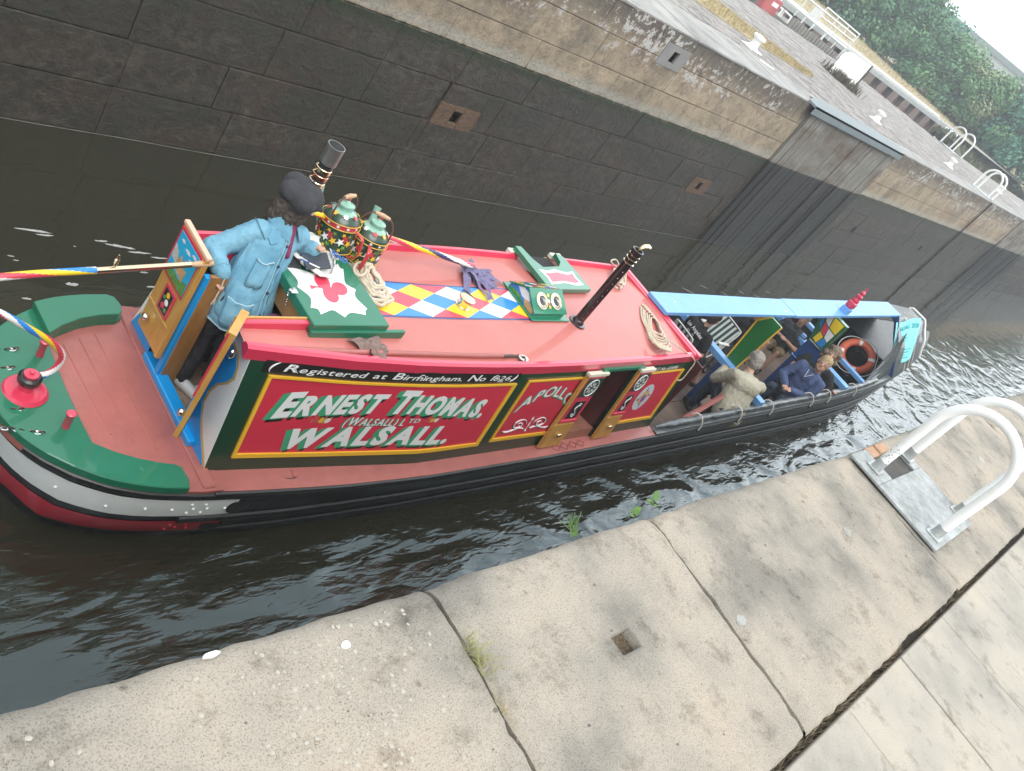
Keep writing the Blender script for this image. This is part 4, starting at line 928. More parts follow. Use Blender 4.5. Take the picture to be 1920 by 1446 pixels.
# -- cabin shell
def ZF(x): return lerp([3.4, 5.5, 7.5, 9.6], [.82, .76, .76, .80], x)
def HF(x): return lerp([3.45, 5.5, 7.5, 9.68], [.76, .95, .97, .98], x)
def ZR(x): return lerp([3.4, 4.3, 5.7, 7.1, 9.6], [1.98, 1.94, 1.91, 1.92, 1.94], x) - .06
def HR(x): return lerp([3.3, 3.6, 4.3, 5, 5.7, 6.4, 7.1, 8.5, 9.6], [.575, .62, .70, .76, .79, .82, .83, .82, .79], x)
def side(x, t, off=0., s=-1):
    n = Vector((0, 1, .17)).normalized(); h = HF(x) + (HR(x) - HF(x)) * t
    return Vector((x, YB + s * (h + n.y * off), ZF(x) + (ZR(x) - ZF(x)) * t + n.z * off))
def slab(x0, x1, t0, t1, o0, o1, nx=12, s=-1, xs0=0., xs1=0.):
    """curved plate on the cabin side; xs lean the ends with height"""
    q = MB(); n = nx
    def P(u, t, o): x = (x0 + xs0 * (t1 - t)) * (1 - u) + (x1 + xs1 * (t1 - t)) * u; return side(x, t, o, s)
    for i in range(n):
        u0, u1 = i / n, (i + 1) / n
        V = [P(u, t, o) for u in (u0, u1) for t in (t0, t1) for o in (o0, o1)]
        F = [(0, 2, 6, 4), (1, 5, 7, 3), (0, 4, 5, 1), (2, 3, 7, 6)]
        if i == 0: F.append((0, 1, 3, 2))
        if i == n - 1: F.append((4, 6, 7, 5))
        q.add(V, F)
    return q
XC0, XC1 = 3.43, 9.64
DX0, DX1 = 7.66, 8.30      # side door opening
slab(XC0, DX0, -.02, 1.0, -.03, 0, 24).build('cabin_side', boat, K_dgreen); slab(DX1, XC1, -.02, 1.0, -.03, 0, 6).build('cabin_side', boat, K_dgreen)
slab(DX0, DX1, .93, 1.0, -.03, 0, 3).build('cabin_side', boat, K_dgreen)
slab(XC0, 7.62, -.02, 1.0, -.03, 0, 20, 1).build('cabin_side', boat, K_dgreen); slab(8.22, XC1, -.02, 1.0, -.03, 0, 6, 1).build('cabin_side', boat, K_dgreen); slab(7.62, 8.22, -.02, .55, -.03, 0, 6, 1).build('cabin_side', boat, K_dgreen)
# gunwale strip
for s in (-1, 1):
    MB().grid(lambda u, v: Vector((3.45 + (9.66 - 3.45) * u, YB + s * (HF(3.45 + 6.21 * u) - .02 + (Dw(3.45 + 6.21 * u) + .015 - HF(3.45 + 6.21 * u) + .02) * v), ZF(3.45 + 6.21 * u) - .015 - .012 * v)), 30, 2, s > 0).build('gunwale', boat, K_deck)
    MB().tube([Vector((x, YB + s * (Dw(x) + .008), ZF(x) - .045)) for x in [3.45 + i * .31 for i in range(21)]], .022, 8).build('gunwale_edge', boat, K_deck if False else K_hull, True)
# non-slip lozenges on the gunwale below the side doors
for k in range(4):
    xx = 7.63 + k * .15; P = [Vector((xx + a, YB - HF(xx) - .075 + b_, ZF(xx) - .012)) for a, b_ in ((-.07, 0), (0, .05), (.07, 0), (0, -.05), (-.07, 0))]; MB().tube(P, .004, 4).build('grip_bead', boat, K_deck)
# roof with camber
def roofz(x, f): return ZR(x) + .005 + .055 * (1 - f * f)
HOX0, HOX1, HOY0, HOY1 = 3.3, 4.0, 3.70, 4.37   # steerer's hatchway
def roofpatch(x0, x1, y0, y1, nx, ny):
    """y0/y1 None = roof edge"""
    q = MB()
    def P(u, v):
        x = x0 + (x1 - x0) * u; a = YB - HR(x) if y0 is None else y0; b_ = YB + HR(x) if y1 is None else y1; y = a + (b_ - a) * v; return (x, y, roofz(x, (y - YB) / HR(x)))
    return q.grid(P, nx, ny)
q = roofpatch(HOX1, 9.64, None, None, 40, 14); 
for (a, c_) in ((None, HOY0), (HOY1, None)):
    p = roofpatch(3.38, HOX1, a, c_, 6, 4); q.add(p.v, p.f)
q.build('roof', boat, K_roof, True)
def railbar(x0, x1, s, name='roof_rail'):
    n = max(3, int((x1 - x0) / .3)); q = MB()
    for i in range(n):
        V = []
        for x in (x0 + (x1 - x0) * i / n, x0 + (x1 - x0) * (i + 1) / n):
            h = HR(x); z = ZR(x)
            V += [Vector((x, YB + s * (h + .012), z - .055)), Vector((x, YB + s * (h + .012), z + .045)), Vector((x, YB + s * (h - .012), z + .062)), Vector((x, YB + s * (h - .045), z + .062)), Vector((x, YB + s * (h - .07), z + .012))]
        F = [(0, 1, 6, 5), (1, 2, 7, 6), (2, 3, 8, 7), (3, 4, 9, 8)]
        if s > 0: F = [f[::-1] for f in F]
        if i == 0: F.append((0, 1, 2, 3, 4))
        if i == n - 1: F.append((9, 8, 7, 6, 5))
        q.add(V, F)
    return q.build(name, boat, K_rail)
railbar(3.36, 9.60, -1); railbar(3.44, 7.45, 1); railbar(8.25, 9.60, 1)
MB().bbox(9.50, 9.54, YB - .80, YB + .80, ZR(9.6) + .01, ZR(9.6) + .075, .01).build('front_roof_rail', boat, K_rail); MB().bbox(9.58, 9.66, YB - .83, YB + .83, ZR(9.6) - .02, ZR(9.6) + .07, .01).build('front_roof_cornice', boat, K_rail)
MB().box(9.64, 9.66, YB - .95, YB + .95, .15, ZR(9.6) - .02).build('front_bulkhead', boat, mat('bulkhead_maroon', (.06, .012, .015), .5, .2, 3))
MB().bbox(3.36, 3.96, HOY0 - .045, HOY0, ZR(3.6) + .02, ZR(3.6) + .10, .008).build('hatch_coaming', boat, K_rail); MB().bbox(3.36, 3.96, HOY0 + .001, HOY0 + .02, ZR(3.6) - .1, ZR(3.6) + .107, .004).build('hatch_lining', boat, K_oak)
MB().bbox(3.36, 3.96, HOY1 + .001, HOY1 + .045, ZR(3.6) + .02, ZR(3.6) + .10, .008).build('hatch_coaming', boat, K_rail)
MB().bbox(3.985, 4.03, HOY0, HOY1, ZR(4) - .12, ZR(4) + .06, .004).build('hatch_beam', boat, K_oakd)
# sliding hatch
hz = ZR(4.3) + .075
Mh = Matrix.Translation((0, 0, 0))
MB().bbox(3.955, 4.70, 3.61, 4.49, hz, hz + .085, .006).build('sliding_hatch', boat, K_green)
hatch = bpy.data.objects[[o.name for o in boat.children if o.name.startswith('sliding_hatch')][0]]
MB().bbox(3.955, 4.90, 3.59, 3.625, hz - .045, hz + .03, .005).build('hatch_runner', boat, K_green); MB().bbox(3.955, 4.90, 4.475, 4.51, hz - .045, hz + .03, .005).build('hatch_runner', boat, K_green)
# painted shapes on the hatch: given by picture outlines laid on the hatch top
def lay(pts, z, name, m_, parent, h=.003, sm=0, plane='z'):
    f = {'z': onz, 'x': onx, 'y': ony}[plane]; P = [f(u, v, z) for u, v in pts]
    if sm: P = smoothpath(P, sm, True)
    n = len(P); off = Vector((0, 0, h)) if plane == 'z' else Vector((-h, 0, 0)) if plane == 'x' else Vector((0, -h, 0))
    q = MB(); q.add([p + off for p in P] + [tuple(p) for p in P], [tuple(range(n))] + [(i, (i + 1) % n, n + (i + 1) % n, n + i) for i in range(n)]); return q.build(name, parent, m_)
C3 = lambda x, y: (500 + x / 4.8, 340 + y / 4.8)
def scallop(pts, bulge, n=5):
    """concave arcs between the star points"""
    out = []; k = len(pts); c = Vector((sum(p[0] for p in pts) / k, sum(p[1] for p in pts) / k))
    for i in range(k):
        a, b_ = Vector(pts[i]), Vector(pts[(i + 1) % k]); 
        for j in range(n):
            t = j / n; m_ = a.lerp(b_, t); out.append(tuple(m_ + (c - m_).normalized() * (a - b_).length * bulge * sin(pi * t)))
    return out
star = [C3(*p) for p in ((160, 760), (280, 800 - 130 + 40), (480, 735), (690, 790), (800, 975), (905, 1150), (890, 1205), (705, 1225), (485, 1200), (395, 1140), (275, 950), (160, 765))]
star = [C3(*p) for p in ((165, 762), (640, 742), (688, 790), (800, 975), (905, 1150), (893, 1205), (705, 1225), (487, 1200), (395, 1140), (275, 950))]
lay(scallop(star, .24), hz + .0855, 'hatch_star', K_chk[0], hatch, .002)
def ell(cx, cy, ax, ay, rot, n=18): return [(cx + ax * cos(t) * cos(rot) - ay * sin(t) * sin(rot), cy + ax * cos(t) * sin(rot) + ay * sin(t) * cos(rot)) for t in [2 * pi * k / n for k in range(n)]]
for k, (cx, cy, ax, ay, ro) in enumerate(((500, 905, 88, 52, .75), (655, 968, 78, 52, .5), (578, 1020, 88, 54, .8))): lay([C3(*p) for p in ell(cx, cy, ax, ay, ro)], hz + .0878 + .0004 * k, 'club_leaf', K_rail, hatch, .0015)
lay([C3(*p) for p in ((385, 935), (450, 945), (560, 940), (600, 975), (520, 965), (450, 955), (405, 972))], hz + .0892, 'club_stalk', K_rail, hatch, .0015)
c_ = onz(548, 545, hz + .09); q = MB().bbox(c_.x - .02, c_.x + .04, c_.y - .03, c_.y + .02, hz + .086, hz + .096, .003); q.build('hasp', hatch, K_chrome)
chain([onz(553, 540, hz + .1), onz(542, 545, hz + .1), onz(538, 560, hz), onz(535, 572, hz - .08)], 'hasp_chain', 12, .003, .014)
# diamonds on the roof
lx0, lx1, ly0, ly1 = 4.72, 6.86, 3.845, 4.255
def rz(x, y): return roofz(x, (y - YB) / HR(x))
def rsheet(poly, h, name, m_):
    n = len(poly); q = MB(); q.add([(x, y, rz(x, y) + h) for x, y in poly] + [(x, y, rz(x, y) - .002) for x, y in poly], [tuple(range(n))] + [(i, n + i, n + (i + 1) % n, (i + 1) % n) for i in range(n)]); return q.build(name, boat, m_)
q = MB().grid(lambda u, v: (lx0 + (lx1 - lx0) * u, ly0 - .02 + (ly1 - ly0 + .04) * v, rz(lx0 + (lx1 - lx0) * u, ly0 - .02 + (ly1 - ly0 + .04) * v) + .0022), 20, 8); q.build('roof_panel_border', boat, K_dblue, True)
dh = (ly1 - ly0) / 4; dw = .232
def clipy(poly, lo, hi):
    for (b_, sg) in ((lo, 1), (hi, -1)):
        out = []
        for i in range(len(poly)):
            p, r_ = poly[i], poly[(i + 1) % len(poly)]; dp, dr = (p[1] - b_) * sg, (r_[1] - b_) * sg
            if dp >= -1e-9: out.append(p)
            if dp * dr < -1e-12: t = dp / (dp - dr); out.append((p[0] + (r_[0] - p[0]) * t, p[1] + (r_[1] - p[1]) * t))
        poly = out
    return poly
def clipx(poly, lo, hi): return [(a, b_) for b_, a in clipy([(y, x) for x, y in poly], lo, hi)]
for j in range(5):
    for i in range(-1, 12):
        cx = lx0 + .10 + i * dw * 1.0 * 2 / 2 * 1.0 * (1) + 0; 
        cx = lx0 + .09 + i * 2 * dw / 2 * 2 / 2 + (dw / 2 if j % 2 else 0) * 1
        cx = lx0 + .02 + i * .466 + (.233 if j % 2 else 0); cy = ly1 - j * dh
        P = [(cx - .233, cy), (cx, cy - dh), (cx + .233, cy), (cx, cy + dh)]; P = clipy(P, ly0, ly1)
        if len(P) >= 3: P = clipx(P, lx0 + .01, lx1 - .01)
        if len(P) >= 3 and cx - .233 < lx1:
            ci = [(1, 3), (0, 2), (3, 1), (2, 0), (1, 3)][j][i % 2]
            rsheet(P[::1], .0042, 'roof_lozenge', K_chk[ci])
# mushroom vent
mp = (5.93, 4.0); mz = rz(*mp); MB().lathe([(.075, 0), (.073, .010), (.058, .014), (.054, .06), (.058, .072), (.082, .08), (.087, .092), (.083, .108), (.06, .122), (.0, .128)], (mp[0], mp[1], mz + .003), 26, cap=False).build('mushroom_vent', boat, K_brass, True)
# pigeon box (opening skylight with two bull's eyes)
pz = rz(7.1, 4.1); K_pb = paint('box_green', (.006, .19, .10), .8, .35)
pb = MB().bbox(6.80, 7.44, 3.80, 4.36, pz + .004, pz + .02, .004).build('pigeon_box', boat, K_pb)
def gable(x0, x1, y0, y1, zb, zt, ridge_y):
    V = [(x, y, z) for x in (x0, x1) for (y, z) in ((y0, zb), (y0 + .005, zb + .045), (ridge_y, zt), (y1 - .005, zb + .045), (y1, zb))]; return MB().add(V, [(0, 1, 2, 3, 4)[::-1][::-1], (9, 8, 7, 6, 5), (0, 5, 6, 1), (1, 6, 7, 2), (2, 7, 8, 3), (3, 8, 9, 4)])
gable(6.84, 7.36, 3.86, 4.30, pz + .02, pz + .19, 4.08).build('box_body', pb, K_pb)
# lids with porthole rings; far lid diamonds
for s, yy in ((-1, 0), (1, 0)):
    A = Vector((6.82, 4.08, pz + .205)); Bv = Vector((0, s * .235, -.135)); X = Vector((.56, 0, 0)); N = X.cross(Bv).normalized(); N = N if N.z > 0 else -N
    V = [A, A + X, A + X + Bv, A + Bv]; V2 = [p - N * .012 for p in V]; MB().add(V + V2, [(0, 1, 2, 3), (7, 6, 5, 4)] + [(i, 4 + i, 4 + (i + 1) % 4, (i + 1) % 4) for i in range(4)]).build('box_lid', pb, K_pb)
    Mt = lambda u, v, h: A + X * u + Bv * v + N * h
    if s < 0:
        for uu in (.30, .72):
            c = Mt(uu, .5, .002); M3 = Matrix.Translation(c) @ N.to_track_quat('Z', 'Y').to_matrix().to_4x4()
            MB().lathe([(.092, 0), (.092, .006), (.08, .010), (.078, .004), (.066, .012), (.055, .014), (.052, .004), (.05, .002)], (0, 0, 0), 28, M3).build('porthole_ring', pb, K_brass if False else mat('pale_brass_ring', (.72, .66, .52), .25, .05, 10, metal=.8), True)
            MB().lathe([(.05, .003), (.03, .012), (.0, .016)], (0, 0, 0), 22, M3, cap=False).build('bullseye_glass', pb, mat('dark_glass', (.02, .02, .022), .05, .1, 10, coat=1), True)
        for (uu, vv, m_, r_) in ((.51, .5, K_chk[0], .02), (.51, .27, K_yel, .022), (.51, .73, K_yel, .02), (.50, .62, K_chk[1], .014)):
            c = Mt(uu, vv, .003); M3 = Matrix.Translation(c) @ N.to_track_quat('Z', 'Y').to_matrix().to_4x4(); MB().lathe([(r_, 0), (r_ * .8, .002)], (0, 0, 0), 9, M3).build('painted_flower', pb, m_)
    else:
        for k in range(5):
            for j in range(2):
                u0, u1 = .04 + k * .184, .04 + (k + 1) * .184; v0, v1 = .05 + j * .42, .05 + (j + 1) * .42
                MB().add([Mt(u0, (v0 + v1) / 2, .003), Mt((u0 + u1) / 2, v1, .003), Mt(u1, (v0 + v1) / 2, .003), Mt((u0 + u1) / 2, v0, .003)], [(0, 1, 2, 3)]).build('box_lozenge', pb, K_chk[(k + 2 * j) % 4])
# small diamond flap between the lids as seen on the ridge side, castle painting on the aft gable
for k, (pts, m_) in enumerate(((((3.87, .0), (4.29, .0), (4.285, .045), (4.08, .165), (3.875, .045)), K_chk[3]), (((3.95, .06), (4.05, .135), (4.13, .135), (4.2, .09), (4.1, .05)), K_white), (((3.88, .0), (4.0, .0), (4.06, .05), (3.98, .08), (3.88, .04)), mat('castle_ochre', (.55, .33, .16), .5, .3, 40)), (((4.02, .0), (4.29, .0), (4.25, .03), (4.15, .045)), mat('castle_green', (.12, .28, .06), .5, .3, 40)))):
    V = [(6.838 - .0015 * k, y, pz + .022 + z) for y, z in pts]; MB().add(V + [(v_[0] + .0012, v_[1], v_[2]) for v_ in V], [tuple(range(len(V)))]).build('castle_painting', pb, m_)
# chimney pipe forward (thin black stovepipe with brass rings and loop)
pb_ = Vector((7.59, 3.80, rz(7.59, 3.8)))
sp_ = MB().m(K_black); K_pipe = mat('black_enamel_pipe', (.022, .010, .012), .28, .3, 8, .1, 30, coat=.6)
pipe = MB().lathe([(.105, 0), (.10, .012), (.07, .016), (.06, .05), (.055, .055), (.055, .88), (.062, .882), (.062, .89), (.056, .893), (.056, .93), (.062, .932), (.062, .94), (.056, .942), (.056, 1.0), (.066, 1.002), (.066, 1.05), (.054, 1.05), (.05, 1.0)], pb_, 22).build('stove_pipe', boat, K_pipe, True)
for z in (.885, .935, .985): MB().lathe([(.064, z - .007), (.067, z - .005), (.067, z + .005), (.064, z + .007)], pb_, 22).build('brass_band', pipe, K_brass, True)
t_ = pb_ + Vector((0, 0, 1.04)); MB().tube([t_ + Vector((.01, 0, -.03)), t_ + Vector((.012, 0, .03)), t_ + Vector((.03, -.012, .075)), t_ + Vector((.065, -.03, .095)), t_ + Vector((.09, -.045, .085))], [.02, .024, .026, .026, .02], 10, flat=.5).build('brass_flap', pipe, K_brass, True)
q = MB()
for k in range(9): z = .1 + k * .085; q.ball((pb_.x - .035, pb_.y - .044, pb_.z + z), .006, 6, 4)
q.build('rivet_line', pipe, K_chrome)
# second slide (side hatch) on the far half of the roof
z2 = rz(7.9, 4.5) + .03
sl = MB().prism([(7.42, 4.22), (8.24, 4.26), (8.22, 4.62), (8.20, 4.80), (8.10, 4.86), (8.05, 4.70), (7.95, 4.62), (7.62, 4.58), (7.54, 4.70), (7.50, 4.90), (7.40, 4.90)], z2, z2 + .055).build('side_hatch', boat, K_pb)
MB().prism([(7.52, 4.30), (7.8, 4.34), (8.0, 4.31), (8.16, 4.33), (8.12, 4.44), (8.15, 4.55), (7.98, 4.52), (7.8, 4.56), (7.65, 4.52), (7.5, 4.54), (7.54, 4.42)], z2 + .055, z2 + .057).build('hatch_star', sl, K_chk[0]); MB().prism([(7.57, 4.34), (7.8, 4.37), (8.0, 4.35), (8.11, 4.37), (8.08, 4.44), (8.1, 4.51), (7.98, 4.48), (7.8, 4.51), (7.65, 4.48), (7.56, 4.49), (7.58, 4.42)], z2 + .0572, z2 + .059).build('hatch_centre', sl, K_rail)
for xx in (7.34, 8.10):
    MB().bbox(xx, xx + .2, 4.86, 4.93, ZR(7.8) + .02, ZR(7.8) + .075, .006).build('far_door_head', boat, mat('cream_paint', (.72, .68, .55), .5, .05))
MB().bbox(8.02, 8.07, 4.58, 4.9, ZR(7.8) - .7, ZR(7.8) + .02, .004).build('far_door', boat, K_oak); MB().box(7.6, 8.02, 4.6, 4.84, ZR(7.8) - .02, ZR(7.8) + .055).build('far_opening', boat, K_int)
# -- panels with yellow mouldings and lettering
def panel(x0, x1, t0, t1, ls0=0, ls1=0):
    n = max(4, int((x1 - x0) / .2)); p = slab(x0, x1, t0, t1, .001, .007, n).build('side_panel', boat, K_red)
    hx, ht = .045, .04
    for (a, b_, c_, d) in ((x0, x1, t0, t0 + ht * .9), (x0, x1, t1 - ht * .45, t1)): slab(a, b_, c_, d, .002, .022, n).build('moulding', p, K_yel)
    for (a, b_) in ((x0, x0 + .028), (x1 - hx, x1)): slab(a, b_, t0 + ht * .9 + .001, t1 - ht * .45 - .001, .002, .021, 1).build('moulding', p, K_yel)
    return p
P1 = panel(3.60, 6.27, .115, .85); P2 = panel(6.42, 7.52, .145, .88); P3 = panel(8.50, 9.50, .13, .855)
slab(3.54, 6.26, .865, .965, .0015, .006, 14).build('name_band', boat, K_black)
def glyph(ch, bold=.0):
    cu = bpy.data.curves.new('c', 'FONT'); cu.body = ch; cu.offset = bold; cu.resolution_u = 3; cu.fill_mode = 'FRONT'
    o = bpy.data.objects.new('c', cu); me = evaluated_mesh(o)
    V = [v.co.copy() for v in me.vertices]; F = [tuple(p.vertices) for p in me.polygons]
    bpy.data.objects.remove(o); bpy.data.curves.remove(cu); bpy.data.meshes.remove(me); return V, F
GL = {}
def text2d(s, h, width=None, shear=0., bold=.01, gap=.08, big=None, arch=0., bigh=1.3, swash=0.):
    """returns verts/faces in a plane: x to the right, y up, cap height h; 'big' lists indices drawn larger"""
    V, F = [], []; x = 0; spans = []
    for i, ch in enumerate(s):
        if ch == ' ': x += .42; continue
        k = (ch, bold)
        if k not in GL: GL[k] = glyph(ch, bold)
        v, f = GL[k]
        if not v: continue
        sc = bigh if big and i in big else 1.0; mn = min(p.x for p in v); mxx = max(p.x for p in v); o = len(V)
        for p in v: V.append([x + (p.x - mn) * sc, p.y * sc])
        F += [tuple(a + o for a in ff) for ff in f]; x += (mxx - mn) * sc + gap
    Wd = x - gap; sx = (width / Wd) if width else h / .72
    out = []
    for (a, b_) in V:
        yy = b_ * h / .72; xx = a * sx + yy * shear; u = a / Wd; yy += arch * (1 - (2 * u - 1) ** 2); out.append((xx, yy))
    return out, F
HC = 1.10
def on_side(V, F, x0, t0, off, name, m_, parent, slope=0.):
    W_ = [side(x0 + a, t0 + (b_ + slope * a) / HC, off) for a, b_ in V]; q = MB(); q.add(W_, F); return q.build(name, parent, m_)
def sign(s, x0, t0, h, width, shear=.3, bold=.02, big=None, arch=0., shade=True, name='lettering', parent=P1, slope=0., bigh=1.3, gap=.09, d=.035, dk=.7):
    V, F = text2d(s, h, width, shear, bold, gap, big, arch, bigh)
    if shade:
        Vs, Fs = [], []; Vk, Fk = [], []
        for k in range(5):
            f = (k + 1) / 5; o = len(Vs); Vs += [(a - d * f, b_ - d * .32 * f) for a, b_ in V]; Fs += [tuple(i + o for i in ff) for ff in F]; o = len(Vk); Vk += [(a - d * .55 * f, b_ - d * dk * f) for a, b_ in V]; Fk += [tuple(i + o for i in ff) for ff in F]
        q1 = [(a, b_) for a, b_ in Vs]
        W_ = []; 
        on_side(Vk, Fk, x0, t0, .0076, 'letter_shadow', K_black, parent, slope)
        on_side(Vs, Fs, x0, t0, .0083, 'letter_shade', K_shade, parent, slope)
    return on_side(V, F, x0, t0, .0098, name, K_white, parent, slope)
sign('ERNEST THOMAS.', 3.78, .49, .198, 2.26, .30, .05, {0, 7}, .085, slope=-.006, bigh=1.24, d=.06)
sign('(WALSALL) L', 4.46, .425, .080, .64, .3, .02, {1, 9}, .0, slope=-.004, bigh=1.15, d=.016, gap=.12); sign('TD', 5.14, .450, .050, .13, .25, .006, None, 0, d=.008, gap=.16)
sign('WALSALL.', 3.96, .195, .205, 1.80, .30, .05, None, .03, slope=.006, d=.055)
sign('Registered at Birmingham. No 1626.', 3.70, .888, .055, 2.46, .5, .012, {0, 14, 26}, 0, False, bigh=1.3, gap=.075, parent=boat)
for (x0, sg) in ((3.60, 1), (6.20, -1)):   # the brackets around the registration
    P = [side(x0 + sg * (.045 - .05 * cos(a)) + .03 * sin(a) * 1, .915 + .045 * sin(a), .009) for a in [-1.2 + 2.4 * k / 10 for k in range(11)]]; MB().tube(P, [.001 + .0055 * sin(pi * k / 10) for k in range(11)], 6).build('lettering', boat, K_white)
q = MB()
for (a, b_) in ((3.76, .955), (5.02, .958), (5.94, .958)):  # pen flourishes of the script capitals
    q.tube([side(a - .05 + k * .016, b_ - .05 + .035 * sin(k * .55), .009) for k in range(8)], .0028, 5)
q.tube([side(5.98, .875, .009), side(6.05, .873, .009)], .0025, 5)
q.build('lettering_flourish', boat, K_white)
sign('APOLLO', 6.52, .49, .14, .86, .12, .02, {0}, .19, name='lettering', parent=P2, bigh=1.1, d=.022, gap=.1)
def scroll(cx, ct, sx, sy, parent, m_=K_white, r_=.007, flip=1):
    for s_ in (-1, 1):
        P = []
        for k in range(26):
            a = k / 25 * 2.9 * pi; rr_ = .115 * (1 - k / 30); P.append(side(cx + s_ * (sx * (.17 - rr_ * cos(a))), ct + sy * rr_ * sin(a) * 1.0 * flip, .011))
        MB().tube(P, [r_ * (.4 + .8 * sin(pi * k / 25)) for k in range(26)], 6).build('scrollwork', parent, m_)
        MB().tube([side(cx + s_ * sx * (.05 + .33 * k / 6), ct - sy * (.10 - .03 * sin(k)), .011) for k in range(7)], [r_, r_ * 1.3, r_, r_ * 1.4, r_ * 1.1, r_ * 1.5, .001], 6).build('scrollwork', parent, m_)
scroll(6.91, .325, 1.0, .62, P2); scroll(6.90, .318, 1.0, .62, P2, K_black, .004)
MB().tube([side(6.91, .22 + .018 * k, .011) for k in range(12)], [.002, .012, .004, .003, .006, .010, .006, .003, .004, .012, .004, .001], 6).build('scrollwork', P2, K_white)
# roses either side of the company line
def roses(cx, ct, n, r_, parent, seed):
    rr = random.Random(seed)
    cols = [K_chk[1], K_yel, K_chk[0]]
    for k in range(n):
        x = cx + (k - (n - 1) / 2) * r_ * 1.7; c = side(x, ct, .010); M3 = Matrix.Translation(c) @ Matrix.Rotation(pi / 2, 4, 'X')
        q = MB()
        for j in range(6): a = j * pi / 3 + rr.random(); q.add([M3 @ Vector((cos(a + e) * r_ * f, sin(a + e) * r_ * f, -.001)) for e, f in ((0, .5), (.25, 1.25), (0, 1.7), (-.25, 1.25))], [(0, 1, 2, 3)])
        q.build('rose_leaf', parent, mat('leaf_gold', (.45, .30, .08), .5, .3, 60))
        MB().lathe([(r_, 0), (r_ * .7, .0025), (r_ * .3, .001)], (0, 0, 0), 9, M3).build('rose', parent, cols[k % 3])
roses(4.24, .47, 3, .032, P1, 1); roses(5.42, .475, 3, .028, P1, 2)
sign('CRT No 65498', 8.66, .872, .048, .62, .35, .018, None, 0, False, parent=boat, gap=.08)
# oval badge on the front panel
def side_ell(cx, ct, ax, ay, off, name, m_, n=28, parent=P3, sh=.0): V = [(ax * cos(t) + sh * ay * sin(t), ay * sin(t)) for t in [2 * pi * k / n for k in range(n)]]; W_ = [side(cx + a, ct + b_ / HC, off) for a, b_ in V]; MB().add(W_ + [side(cx + a, ct + b_ / HC, off - .002) for a, b_ in V], [tuple(range(n))[::-1]] + [(i, (i + 1) % n, n + (i + 1) % n, n + i) for i in range(n)]).build(name, parent, m_)
side_ell(8.94, .49, .155, .20, .0095, 'oval_badge', paint('badge_grey_white', (.55, .60, .66), .3, .4)); 
for k in range(4):
    a = k * pi / 2 + .2; W_ = [side(8.94 + cos(a + e) * f * .15, .49 + sin(a + e) * f * .18 / HC, .0108) for e, f in ((0, .98), (.5, .38), (-.5, .38))]; MB().add(W_, [(0, 1, 2)]).build('badge_star', P3, K_dblue)
side_ell(8.94, .49, .085, .105, .0112, 'badge_disc', paint('badge_orange', (.75, .30, .06), .3, .4)); side_ell(8.94, .49, .072, .09, .0118, 'badge_ring', paint('badge_ochre', (.60, .42, .16), .3, .4)); side_ell(8.945, .475, .04, .065, .0124, 'badge_figure', paint('badge_violet', (.14, .06, .42), .3, .4), 9)
# -- side doors, opened flat against the cabin
def sdoor(x0, x1, name_lab):
    d = slab(x0, x1, -.01, .93, .026, .055, 2).build('side_door', boat, K_oak)
    slab(x0, x1, .925, .955, .02, .075, 2).build('door_head', d, mat('cream_paint', (.72, .68, .55), .5, .05)); slab(x0 + .02, x1 - .01, .905, .922, .055, .062, 1).build('door_pink_edge', d, K_pinkw)
    slab(x0 + .05, x1 - .015, .33, .90, .055, .063, 2).build('door_panel_red', d, K_rail); slab(x0 + .055, x1 - .02, .66, .89, .0632, .067, 1).build('door_panel_green', d, K_dgreen); slab(x0 + .10, x1 - .07, .38, .60, .0632, .066, 1).build('door_panel_black', d, K_black)
    slab(x0 + .05, x1 - .015, .335, .36, .063, .075, 1).build('door_ledge', d, K_rail)
    cx = (x0 + x1) / 2 + .02
    def cir(r0, ct, n=22): return [side(cx + r0 * cos(2 * pi * k / n), ct + r0 * 1.1 * sin(2 * pi * k / n) / HC, .070) for k in range(n + 1)]
    MB().tube(cir(.10, .775), .006, 6, False).build('vent_ring', d, K_white)
    for k in range(8):
        a = k * pi / 4 + .1; W_ = [side(cx + cos(a + e) * f, .775 + sin(a + e) * f * 1.1 / HC, .0685) for e, f in ((0, .085), (.25, .05), (0, .018), (-.25, .05))]; MB().add(W_, [(0, 1, 2, 3)[::-1]]).build('vent_petal', d, K_white)
    P = [side(cx + .03 * sin(k * .55) - .01, .40 + .18 * k / 14, .069) for k in range(15)]; MB().tube(P, [.002 + .005 * sin(pi * k / 14) for k in range(15)], 6).build('door_scroll', d, K_white)
    for (cc, cz_) in ((.018, .56), (-.022, .43)): MB().tube([side(cx + cc + .016 * cos(2 * pi * k / 9), cz_ + .018 * sin(2 * pi * k / 9), .069) for k in range(9)], .004, 5).build('door_scroll', d, K_white)
    slab(x0, x1, .0, .30, .0555, .064, 1).build('door_lower_board', d, K_oak); c = side(cx, .16, .075); MB().ball((c.x, c.y, c.z), (.04, .02, .028), 14, 9).build('door_knob', d, K_brass, True)
    return d
sdoor(7.30, 7.66, ''); sdoor(8.31, 8.62, '')
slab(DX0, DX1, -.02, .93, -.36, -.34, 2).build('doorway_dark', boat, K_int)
for (a, b_) in ((DX0 - .03, DX0), (DX1, DX1 + .03)): slab(a, b_, -.02, .93, -.34, -.001, 1).build('door_jamb', boat, mat('jamb_maroon', (.10, .02, .02), .4, .2, 5, coat=.5))
slab(DX0, DX1, -.02, .10, -.30, -.01, 1).build('door_sill', boat, mat('sill_brown', (.30, .13, .09), .5, .2, 8)); slab(DX0 - .1, DX1 + .1, .955, .985, .004, .05, 2).build('door_drip', boat, K_pb)
# interior behind the side opening
MB().box(7.2, 8.8, 3.5, 4.9, .3, .32).build('cabin_floor', boat, K_int)
